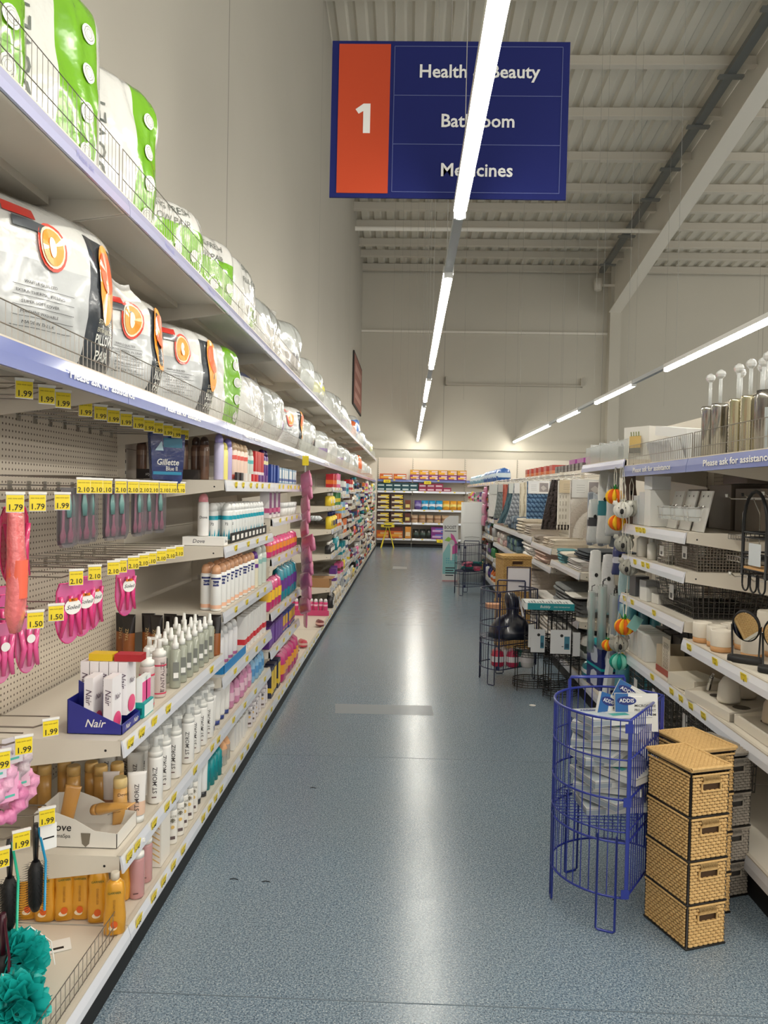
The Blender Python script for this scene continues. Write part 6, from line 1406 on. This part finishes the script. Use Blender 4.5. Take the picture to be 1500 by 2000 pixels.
for i, (x, y, z, rz, ty, lb) in enumerate(((.815,2.70,.60,.05,.0,'upright Addis card reading microfibre pro clean'),(.715,2.70,.59,.5,.35,'tilted Addis card at the left of the upright one'),(.79,2.78,.61,-.15,.45,'tilted Addis card standing behind the other two'))):
    t = thing('cleaning_pad_pack', (x,y,z)); t.rotation_euler = (-.12, ty, rz); m = MB(); m.box(-.075,.075,-.012,0,0,.13,M((214,214,210),.45)); m.box(-.075,-.03,-.0126,-.012,0,.13,M((30,90,150),.4)); m.box(-.02,.02,-.0125,-.012,.118,.122,WHITE); m.build('pack_body', t)
    p = MB(); X = Matrix.Rotation(math.pi/2,4,'X'); p.X = Matrix.Translation((-.035,-.0125,.105)) @ X; p.loft([(0,.034,.015),(.0008,.034,.015)], M((20,40,110),.4), 18); p.X = None; p.text('ADDIS', .018, flat(-.035,-.0137,.105), WHITE, .01)
    for q, s_ in enumerate(('MICROFIBRE','PRO CLEAN KIT','BATHROOM')): p.text(s_, .012, flat(.030,-.0127,.088-.015*q), INK, .01, wid=.075)
    p.box(-.06,.02,-.0128,-.0122,.045,.049,M((110,150,70),.4)); p.build('printed_front', t); tag(t, lb, 'cleaning pack', 'upright Addis cards')
# contents of the middle and far baskets
t = thing('moulded_item', (.80,5.84,.345)); m = MB(); m.loft([(0,.17,.16,2.4),(.06,.16,.15,2.4),(.13,.11,.10,2.2,.0,.0),(.17,.045,.045,2,.01,0),(.22,.05,.05,2,.012,0),(.29,.055,.055,2,.0,0),(.33,.03,.03,2,-.012,0)], M((16,18,34),.28,coat=.7,bump=(5,.5)), 24); m.build('body', t); m = MB(); m.tube([(.05,-.05,.31),(.065,-.05,.24),(.085,-.05,.16)], .008, M((226,226,232),.2,coat=.6), 6); m.build('silver_trim', t)
tag(t, 'shiny black rounded plastic item poking up in middle basket', 'plastic item')
for i in range(5): put(('pack',.13,.10,.13,[(206,36,70),(220,216,212),(196,40,80),(30,110,100),(224,220,214)][i],(236,230,230)), (.70+.055*i,5.80+.04*(i%2),.125+.02*0), 'packet low in the middle basket, %s from the left' % ORD[i], 'packet', 'packets in the middle basket', 0, s=1)
for i in range(12): put(('fold',.13,.09,.035,[(196,70,100),(40,110,110),(60,70,80),(226,130,150)][i%4],1.1), (.90+.09*math.cos(i*2.1),10.85+.09*math.sin(i*2.1),.34+.03*(i//3)), 'pink or green sock bundle in the far basket, %s from the bottom' % ORD[i], 'socks', 'sock bundles in the far basket', i*.8)
tag(MB().box(-.055,.055,-.05,.05,0,.035,M((206,150,110),.5)).build('carton', loc=(.66,5.80,.56)), 'small tan carton caught at the left side of middle basket', 'carton')
# ---- black wire corner stands with paper sleeves
def b_stand():
    t = thing('wire_corner_stand'); m = MB(); W, D = .13, .10
    def loop(z, k=1): return [(W*k*math.cos(a), D*k*math.sin(a), z) for a in [2*math.pi*q/20 for q in range(20)]]
    m2 = MB()
    for z0 in (.0,.22):
        b_ = MB()
        for z in (.0,.018,.036,.05): b_.tube(loop(z0+.03+z), .0022 if z < .05 else .004, DARKWIRE, 5, True)
        for q in range(20):
            a = 2*math.pi*q/20; b_.tube([(W*math.cos(a),D*math.sin(a),z0+.03),(W*math.cos(a),D*math.sin(a),z0+.08)], .0014, DARKWIRE, 4)
        for k in range(-4,5):
            x = W*k/5; h = D*math.sqrt(1-(k/5)**2); b_.tube([(x,-h,z0+.03),(x,h,z0+.03)], .0014, DARKWIRE, 4)
        b_.build('wire_tier', t)
    for a in (.6,2.54,3.74,5.68): m.tube([(W*math.cos(a),D*math.sin(a),0),(W*math.cos(a),D*math.sin(a),.30)], .0035, DARKWIRE, 5)
    m.build('legs', t); return t
BUILD['stand'] = b_stand
for i, (x, y, z, s_, lb) in enumerate(((.93,5.62,0,1.05,'left black wire stand on the floor beside the middle basket'),(1.10,5.40,0,1.0,'front black wire stand on the floor'),(1.10,5.66,0,1.0,'rear black wire stand on the floor'),(.97,5.60,.315,.95,'black wire stand stacked above the left one'),(1.10,5.42,.30,.95,'black wire stand stacked above the front one'),(1.11,5.64,.30,.95,'black wire stand stacked above the rear one'))):
    put(('stand',), (x,y,z), lb, 'wire stand', 'black wire corner stands', .3*i, s=(s_,s_,1))
for i, (x, y, z, w_) in enumerate(((.945,5.48,.30,.10),(1.07,5.30,.33,.14),(1.185,5.33,.31,.05),(.90,5.50,.33,.04))):
    m = MB(); m.box(-w_/2,w_/2,-.002,0,0,.165,M((222,222,222),.5)); 
    if w_ > .06:
        m.add([(w_*.05+.011*math.cos(a),-.0026,.125+.011*math.sin(a)) for a in [k*math.pi/6 for k in range(12)]], [tuple(range(12))], INK); m.box(w_*.18,w_*.44,-.0026,-.002,.03,.12,M((70,130,150),.5)); m.box(w_*.22,w_*.40,-.003,-.0026,.04,.07,M((40,80,100),.5))
    o = m.build('paper_sleeve', loc=(x,y,z)); tag(o, ['white printed sleeve on the left wire stand','largest white printed sleeve, front wire stand','narrow sleeve at the right of the wire stands','narrow plain sleeve at the left of the wire stands'][i], 'paper sleeve', 'sleeves on the wire stands')
t = thing('flat_box', (1.0,5.44,.625)); t.rotation_euler = (0,0,-.05); m = MB(); m.box(-.17,.17,-.11,.11,0,.045,M((24,140,148),.4)); m.box(-.165,.165,-.105,.105,.045,.047,M((226,228,226),.5)); m.box(-.172,-.15,-.111,.111,0,.045,M((226,230,228),.5)); m.build('box_body', t)
m = MB(); m.text('Bubbly', .026, flat(-.03,-.1108,.022), WHITE, .005, .2); m.text('BAMBOO TEXTURED BATH MAT', .012, flat(.085,-.1108,.022), WHITE, .0, wid=.11); 
for q in range(14): m.box(-.14+.02*q,-.13+.02*q,-.09,-.04+.03*(q%3),.047,.0475,M((120,124,124),.5))
m.build('print', t); tag(t, 'teal and white flat box lying on top of the wire stands', 'box')
# ---- rattan goods
def weave_mat(name, c_hi, c_lo):
    m, nt, b = nodes(name); t = nt.nodes.new('ShaderNodeTexCoord'); n = nt.nodes.new('ShaderNodeTexNoise'); n.inputs['Scale'].default_value = 90; nt.links.new(t.outputs['Object'], n.inputs['Vector'])
    n2 = nt.nodes.new('ShaderNodeTexNoise'); n2.inputs['Scale'].default_value = 500; nt.links.new(t.outputs['Object'], n2.inputs['Vector'])
    nt.links.new(mixcol(nt, n.outputs['Fac'], c_lo, c_hi), b.inputs['Base Color']); b.inputs['Roughness'].default_value = .75
    bp = nt.nodes.new('ShaderNodeBump'); bp.inputs['Strength'].default_value = .5; bp.inputs['Distance'].default_value = .002; nt.links.new(n2.outputs['Fac'], bp.inputs['Height']); nt.links.new(bp.outputs['Normal'], b.inputs['Normal'])
    return m
RAT = weave_mat('seagrass_tan', (226,190,130), (186,144,84)); RATG = weave_mat('seagrass_grey', (160,150,136), (120,112,102)); RATD = M((70,48,26),.9); RATGD = M((50,46,42),.9)
def woven(m, O, U, V, N, w, h, mat, dark, rh=.0100, cw=.019, amp=.0045, hole=None):
    """real over-under strands: short plump stitches laid in alternating rows"""
    rows = int(h/rh); O, U, V, N = Vector(O), Vector(U), Vector(V), Vector(N)
    m.add([tuple(O+U*a+V*b-N*.001) for a, b in ((0,0),(w,0),(w,h),(0,h))], [(0,1,2,3)], dark)
    for r in range(rows):
        zc = (r+.5)*rh; n = int(w/cw)+1; off = (r%2)*cw*.5
        for k in range(-1, n+1):
            a0 = k*cw+off; a1 = a0+cw*.98; a0 = max(0,a0); a1 = min(w,a1)
            if a1-a0 < .002: continue
            if hole and zc > hole[2] and zc < hole[3] and a1 > hole[0] and a0 < hole[1]: continue
            vs = []
            for i, s in enumerate((0,.25,.75,1)):
                e = amp*(1 if 0 < s < 1 else .25); hh = rh*.5*(1 if 0 < s < 1 else .55); a = a0+(a1-a0)*s
                for q, zz_, nn in ((0,-hh,0),(1,-hh*.5,e),(2,hh*.5,e),(3,hh,0)): vs.append(tuple(O+U*a+V*(zc+zz_)+N*nn))
            m.add(vs, [(i*4+j, (i+1)*4+j, (i+1)*4+j+1, i*4+j+1) for i in range(3) for j in range(3)], mat, True)
def rope(m, a, b, r, mat):
    A, B = Vector(a), Vector(b); n = max(2,int((B-A).length/.006)); m.tube([tuple(A+(B-A)*i/n+Vector((0,0,.0008*(i%2)))) for i in range(n+1)], r, mat, 6)
TW, TD, TH = .148, .209, .575
def b_tower(tone, H=TH):
    R_, D_ = (RAT, RATD) if tone == 'tan' else (RATG, RATGD); t = thing('drawer_tower'); dh = (H-.02)/4
    m = MB(); F = M((26,22,20),.5)
    for x in (0.003,TW-.003):
        for y in (0.003,TD-.003): m.tube([(x,y,0),(x,y,H)], .0032, F, 6)
    for k in range(4):
        z = .004+dh*k; m.tube([(0,0,z),(TW,0,z),(TW,TD,z),(0,TD,z)], .0035, F, 5, True)
    m.tube([(0,0,H-.012),(TW,0,H-.012),(TW,TD,H-.012),(0,TD,H-.012)], .0035, F, 5, True)
    m.box(.002,TW-.002,.004,TD-.002,0.002,.006,F); m.build('metal_frame', t)
    # woven lid
    m = MB(); z = H; m.box(-.002,TW+.002,-.004,TD+.003,z-.010,z-.001,R_)
    woven(m, (0,0,z), (0,1,0), (1,0,0), (0,0,1), TD, TW, R_, D_, .0085, .017, .003)
    for a, b in (((-.003,-.005,z),(TW+.003,-.005,z)),((TW+.003,-.005,z),(TW+.003,TD+.004,z)),((TW+.003,TD+.004,z),(-.003,TD+.004,z)),((-.003,TD+.004,z),(-.003,-.005,z))): rope(m, a, b, .0055, R_)
    m.build('woven_lid', t)
    key = ('drawer', tone, H)
    if key not in TEXT:
        m = MB(); hh = dh-.012; hz0, hz1 = hh*.62, hh*.82
        woven(m, (.006,0,0), (1,0,0), (0,0,1), (0,-1,0), TW-.012, hh, R_, D_, hole=(.040,TW-.052,hz0,hz1))
        woven(m, (0,TD-.006,0), (0,-1,0), (0,0,1), (-1,0,0), TD-.012, hh, R_, D_); woven(m, (TW,.006,0), (0,1,0), (0,0,1), (1,0,0), TD-.012, hh, R_, D_)
        m.box(.006,TW-.006,.004,TD-.004,0,.004,D_)
        for a, b in (((.004,-.002,hh),(TW-.004,-.002,hh)),((.004,-.002,hh*.52),(.004,-.002,hh*.52))): 
            if a != b: rope(m, a, b, .004, R_)
        rope(m, (-.002,.004,hh), (-.002,TD-.004,hh), .004, R_); rope(m, (TW+.002,.004,hh), (TW+.002,TD-.004,hh), .004, R_)
        o = m.build('drawer'); a = o.data; bpy.data.objects.remove(o)
        m = MB(); x0, x1 = .044, TW-.044
        for q in range(13): xx = x0+(x1-x0)*q/12; m.tube([(xx,-.003,hz1-.002),(xx,-.009,hz1+.008),(xx,-.004,hz1+.022)], .0034, R_, 5)
        rope(m, (x0-.006,-.005,hz0-.002), (x1+.006,-.005,hz0-.002), .0035, R_); rope(m, (x0-.006,-.005,hz0), (x0-.006,-.005,hz1), .0035, R_); rope(m, (x1+.006,-.005,hz0), (x1+.006,-.005,hz1), .0035, R_)
        m.box(x0-.003,x1+.003,.0015,.003,hz0,hz1,M((20,14,10),.9)); o = m.build('handle_opening'); b_ = o.data; bpy.data.objects.remove(o); TEXT[key] = (a, b_)
    a, b_ = TEXT[key]
    for k in range(4):
        d = bpy.data.objects.new('drawer', a); COL.objects.link(d); d.parent = t; d.location = (0,0,.009+dh*k)
        h = bpy.data.objects.new('handle_opening', b_); COL.objects.link(h); h.parent = d
    return t
BUILD['tower'] = b_tower
RZ = math.atan2(.338,.94)
put(('tower','tan'), (.899,2.399,0), 'front tan rattan four drawer tower on the floor', 'drawer tower', 'rattan drawer towers', RZ)
put(('tower','tan'), (.993,2.585,0), 'tan rattan drawer tower half hidden behind the front one', 'drawer tower', 'rattan drawer towers', RZ)
put(('tower','grey',.52), (1.108,2.71,0), 'grey rattan drawer tower beside the shelf', 'drawer tower', 'rattan drawer towers', RZ)
# tall rattan hampers farther on
def b_hamper():
    t = thing('rattan_hamper'); C = M((196,158,94),.7); w, d, h = .26, .30, .50
    m, nt, b = nodes('rattan_hamper_weave'); tc_ = nt.nodes.new('ShaderNodeTexCoord'); s = nt.nodes.new('ShaderNodeSeparateXYZ'); nt.links.new(tc_.outputs['Object'], s.inputs[0])
    cb = nt.nodes.new('ShaderNodeCombineXYZ'); nt.links.new(math_node(nt,'ADD',s.outputs[0],s.outputs[1]), cb.inputs[0]); nt.links.new(s.outputs[2], cb.inputs[1])
    br = nt.nodes.new('ShaderNodeTexBrick'); br.inputs['Scale'].default_value = 1; br.inputs['Brick Width'].default_value = .03; br.inputs['Row Height'].default_value = .014; br.inputs['Mortar Size'].default_value = .0016
    br.inputs['Color1'].default_value = lin((206,168,102)); br.inputs['Color2'].default_value = lin((186,146,84)); br.inputs['Mortar'].default_value = lin((130,96,50)); nt.links.new(cb.outputs[0], br.inputs['Vector']); nt.links.new(br.outputs['Color'], b.inputs['Base Color'])
    bp = nt.nodes.new('ShaderNodeBump'); bp.inputs['Strength'].default_value = .7; bp.inputs['Distance'].default_value = .004; bp.invert = True; nt.links.new(br.outputs['Fac'], bp.inputs['Height']); nt.links.new(bp.outputs['Normal'], b.inputs['Normal']); b.inputs['Roughness'].default_value = .7
    a = MB(); a.box(-w/2,w/2,-d/2,d/2,0,h-.03,m); a.build('woven_body', t); a = MB(); a.box(-w/2-.006,w/2+.006,-d/2-.006,d/2+.006,h-.03,h,m); a.build('lid', t)
    a = MB(); a.box(-.045,.045,-d/2-.004,-d/2-.001,h*.82,h*.89,M((60,36,16),.8)); a.tube([(-.05,-d/2-.004,h*.81),(.05,-d/2-.004,h*.81),(.05,-d/2-.004,h*.90),(-.05,-d/2-.004,h*.90)], .006, C, 6, True); a.build('handle_opening', t); return t
BUILD['hamper'] = b_hamper
put(('hamper',), (.99,7.15,0), 'tall tan rattan hamper, lower of two stacked', 'hamper', 'stacked rattan hampers', .12, s=(1,1,.86)); put(('hamper',), (.99,7.15,.432), 'tall tan rattan hamper, upper of two stacked, handle hole showing', 'hamper', 'stacked rattan hampers', .12)
# ---- cardboard standees
t = thing('standee', (.70,12.4,0)); t.rotation_euler = (0,0,.05); m = MB(); WP = M((226,228,226),.5)
m.prism([(-.125,0),(.12,0),(.12,1.06),(-.02,1.06),(-.10,1.0),(-.125,.95)],1,-.012,.012,WP); m.build('board', t)
m = MB(); m.text('BOOST', .075, flat(-.01,-.0135,.87), M((60,60,64),.5), .01, wid=.19); m.box(-.10,.09,-.0135,-.012,.805,.82,M((110,110,120),.5))
for q in range(4): m.box(-.075,.075-.02*(q%2),-.0145,-.0125,.21-.04*q,.226-.04*q,M((50,50,60),.5))
m.build('lettering', t)
m = MB(); m.add([(x,-.0128,z) for x, z in ((-.12,.45),(-.03,.62),(.06,.50),(.115,.40),(.115,.12),(-.12,.12))],[tuple(range(6))],M((150,206,206),.5))
m.add([(x,-.0132,z) for x, z in ((.0,.78),(.05,.74),(.11,.62),(.115,.46),(.03,.44),(.01,.56))],[tuple(range(6))],M((206,90,160),.5)); m.add([(x,-.0136,z) for x, z in ((-.10,.66),(-.04,.72),(.02,.69),(-.02,.64))],[(0,1,2,3)],M((150,200,90),.5))
m.add([(.02+.045*math.cos(a),-.014,.62+.055*math.sin(a)) for a in [k*math.pi/8 for k in range(16)]],[tuple(range(16))],M((200,206,206),.5)); m.box(-.0,.03,-.0142,-.0138,.34,.60,WHITE)
for q in range(14): m.add([(-.06+.03*(q%5)+.008*math.cos(a),-.0138,.30+.035*(q//5)+.008*math.sin(a)) for a in [k*math.pi/4 for k in range(8)]],[tuple(range(8))],M((70,160,190),.5))
m.box(-.125,.12,-.0138,-.012,0,.02,M((206,160,160),.5)); m.build('printed_picture', t); tag(t, 'white cardboard standee reading boost with pink and teal picture', 'standee')
t = thing('display_stand', (1.04,12.5,0)); m = MB(); m.loft([(0,.165,.16,9),(1.28,.165,.16,9)], WP, 24); m.build('card_body', t); m = MB(); m.tube([(-.12,-.162,.72),(.0,-.162,.735),(.12,-.162,.72)], .003, M((160,160,156),.6), 4); m.box(-.16,.16,-.1612,-.160,.95,.953,M((180,180,176),.6)); m.build('fold_marks', t); tag(t, 'plain white cardboard display stand beside the boost standee', 'display stand')
t = thing('folding_ladder', (-.50,19.5,0)); m = MB(); Y_ = M((226,206,50),.5)
for s in (-1,1): m.tube([(0,0,.62),(.17*s,-.05,0)], .011, Y_, 6); m.tube([(0,.08,.62),(.15*s,.16,0)], .009, Y_, 6)
m.build('legs', t); m = MB(); m.box(-.17,.17,-.02,.0,.53,.60,Y_); m.box(-.06,.12,-.02,.0,.60,.65,Y_); m.box(-.10,.10,-.021,-.02,.55,.58,INK); m.build('top_sign', t); tag(t, 'yellow A-frame floor sign before the left far bay', 'floor sign')
# ---- goods on the far cross shelving
def cross(key, xs, z, desc, where, g, y=20.08, cat='carton', s=None):
    for i, x in enumerate(xs): put(key, (x,y,z), '%s, %s from the left, %s' % (desc, ORD[i], where), cat, g, math.pi/2*0, s=s)
def fb(w, d, h, c, c2, c3=None):
    m = MB(); m.box(-w/2,w/2,-d/2,d/2,0,h,M(c,.45)); m.box(-w*.42,w*.36,-d/2-.002,-d/2,h*.2,h*.55,M(c2,.45))
    if c3: m.box(-w*.2,w*.45,-d/2-.003,-d/2-.001,h*.55,h*.8,M(c3,.45)); m.box(w*.2,w*.46,-d/2-.004,-d/2-.002,h*.1,h*.4,M(c3,.45))
    return m.build('carton')
BUILD['fb'] = fb
cross(('fb',.33,.3,.14,(206,96,40),(236,170,60),(224,224,220)), (-.58,-.22), 1.76, 'orange carton', 'top of the far cross shelf', 'orange cartons, far top')
for r in range(2): cross(('fb',.235,.3,.125,(130,44,120) if r == 0 else (206,150,50),(236,180,50),(224,200,210)), [.16+.245*i for i in range(6)], 1.76+.127*r, 'purple and yellow carton, %s tier' % ['lower','upper'][r], 'far top', 'purple and yellow cartons, far top')
for r in range(2):
    cross(('fb',.205,.2,.10,(24,74,84),(214,226,226)), [-.70+.212*i for i in range(5)], 1.463+.102*r, 'dark teal tissue box, %s tier' % ['lower','upper'][r], 'far cross shelf', 'teal tissue boxes')
    cross(('fb',.205,.2,.10,(150,40,76),(230,206,212)), [.38+.212*i for i in range(3 if r else 4)], 1.463+.102*r, 'crimson tissue box, %s tier' % ['lower','upper'][r], 'far cross shelf', 'crimson tissue boxes')
for r in range(3): cross(('fb',.33,.3,.13,(66,34,26),(224,214,190),(236,206,60)), [-.64,-.28], .983+.132*r, 'dark brown carton, tier %s from below' % ['one','two','three'][r], 'upper mid shelf', 'brown cartons, upper mid shelf')
for r in range(2): cross(('fb',.33,.3,.13,(66,34,26),(224,214,190),(236,206,60)), [-.64,-.28], .643+.132*r, 'dark brown carton, tier %s from below' % ['one','two'][r], 'lower mid shelf', 'brown cartons, lower mid shelf')
cross(('fb',.14,.3,.24,(120,60,40),(226,206,120)), [.0], .983, 'slim brown and yellow carton', 'upper mid shelf', None); cross(('fb',.14,.3,.24,(100,50,40),(226,206,120)), [.0], .643, 'slim dark carton', 'lower mid shelf', None)
for i, (c, c2) in enumerate((((96,76,150),(160,150,200)),((30,150,200),(230,230,236)),((30,150,200),(230,230,236)),((30,150,200),(230,230,236)),((226,160,40),(240,220,120)),((226,160,40),(240,220,120)),((226,160,40),(240,220,120)))):
    put(('pack',.18,.17,.24,c,c2), (.26+.185*i,20.08,.983), ['purple','blue','blue','blue','yellow','yellow','yellow'][i]+' bag, %s from the left on the upper mid cross shelf' % ORD[i], 'bag', 'bags on the far cross shelf', math.pi/2)
for i in range(6): put(('pack',.19,.17,.20,(196,160,124) if i%2 else (206,176,144),(150,110,80)), (.18+.20*i,20.08,.643), 'tan bag, %s from the left on the lower mid cross shelf' % ORD[i], 'bag', 'tan bags on the far cross shelf', math.pi/2)
cross(('fb',.32,.3,.19,(206,100,40),(236,160,50),(226,180,120)), [-.64,-.28], .23, 'orange carton', 'bottom of the far cross shelf', 'orange cartons, far bottom'); cross(('fb',.32,.3,.10,(90,36,26),(120,50,40)), [-.28], .422, 'dark red carton on the second orange one', 'far bottom', None)
cross(('fb',.15,.3,.30,(224,150,60),(236,210,170)), [.02], .23, 'tall pale orange carton', 'bottom of the far cross shelf', None)
for i in range(3): put(('pack',.17,.17,.24,(30,36,34),(60,80,70)), (.22+.18*i,20.08,.23), 'black bag, %s from the left on the bottom cross shelf' % ORD[i], 'bag', 'black bags on the far cross shelf', math.pi/2)
for r in range(2): cross(('fb',.36,.3,.15,(130,50,130),(206,170,206),(90,100,180)), [.80], .23+.152*r, 'large purple carton, %s of two' % ['lower','upper'][r], 'bottom of the far cross shelf', 'large purple cartons')
cross(('fb',.14,.3,.26,(60,44,36),(226,200,110)), [1.08,1.24], .23, 'brown and cream carton', 'bottom of the far cross shelf', 'brown and cream cartons')
# price boards on the cross shelving
for i, (x, z) in enumerate(((-.55,1.70),(.50,1.68),(.86,.17))):
    m = MB(); m.box(-.09,.09,-.004,0,-.035,.045,YEL); m.text(['10.00','17.00','10'][i], .05, flat(0,-.005,.0), INK, .01); o = m.build('price_board', loc=(x,19.92,z)); tag(o, 'yellow price board on the far cross shelving, %s' % ['upper left','upper middle','low right'][i], 'price board', 'yellow price boards')
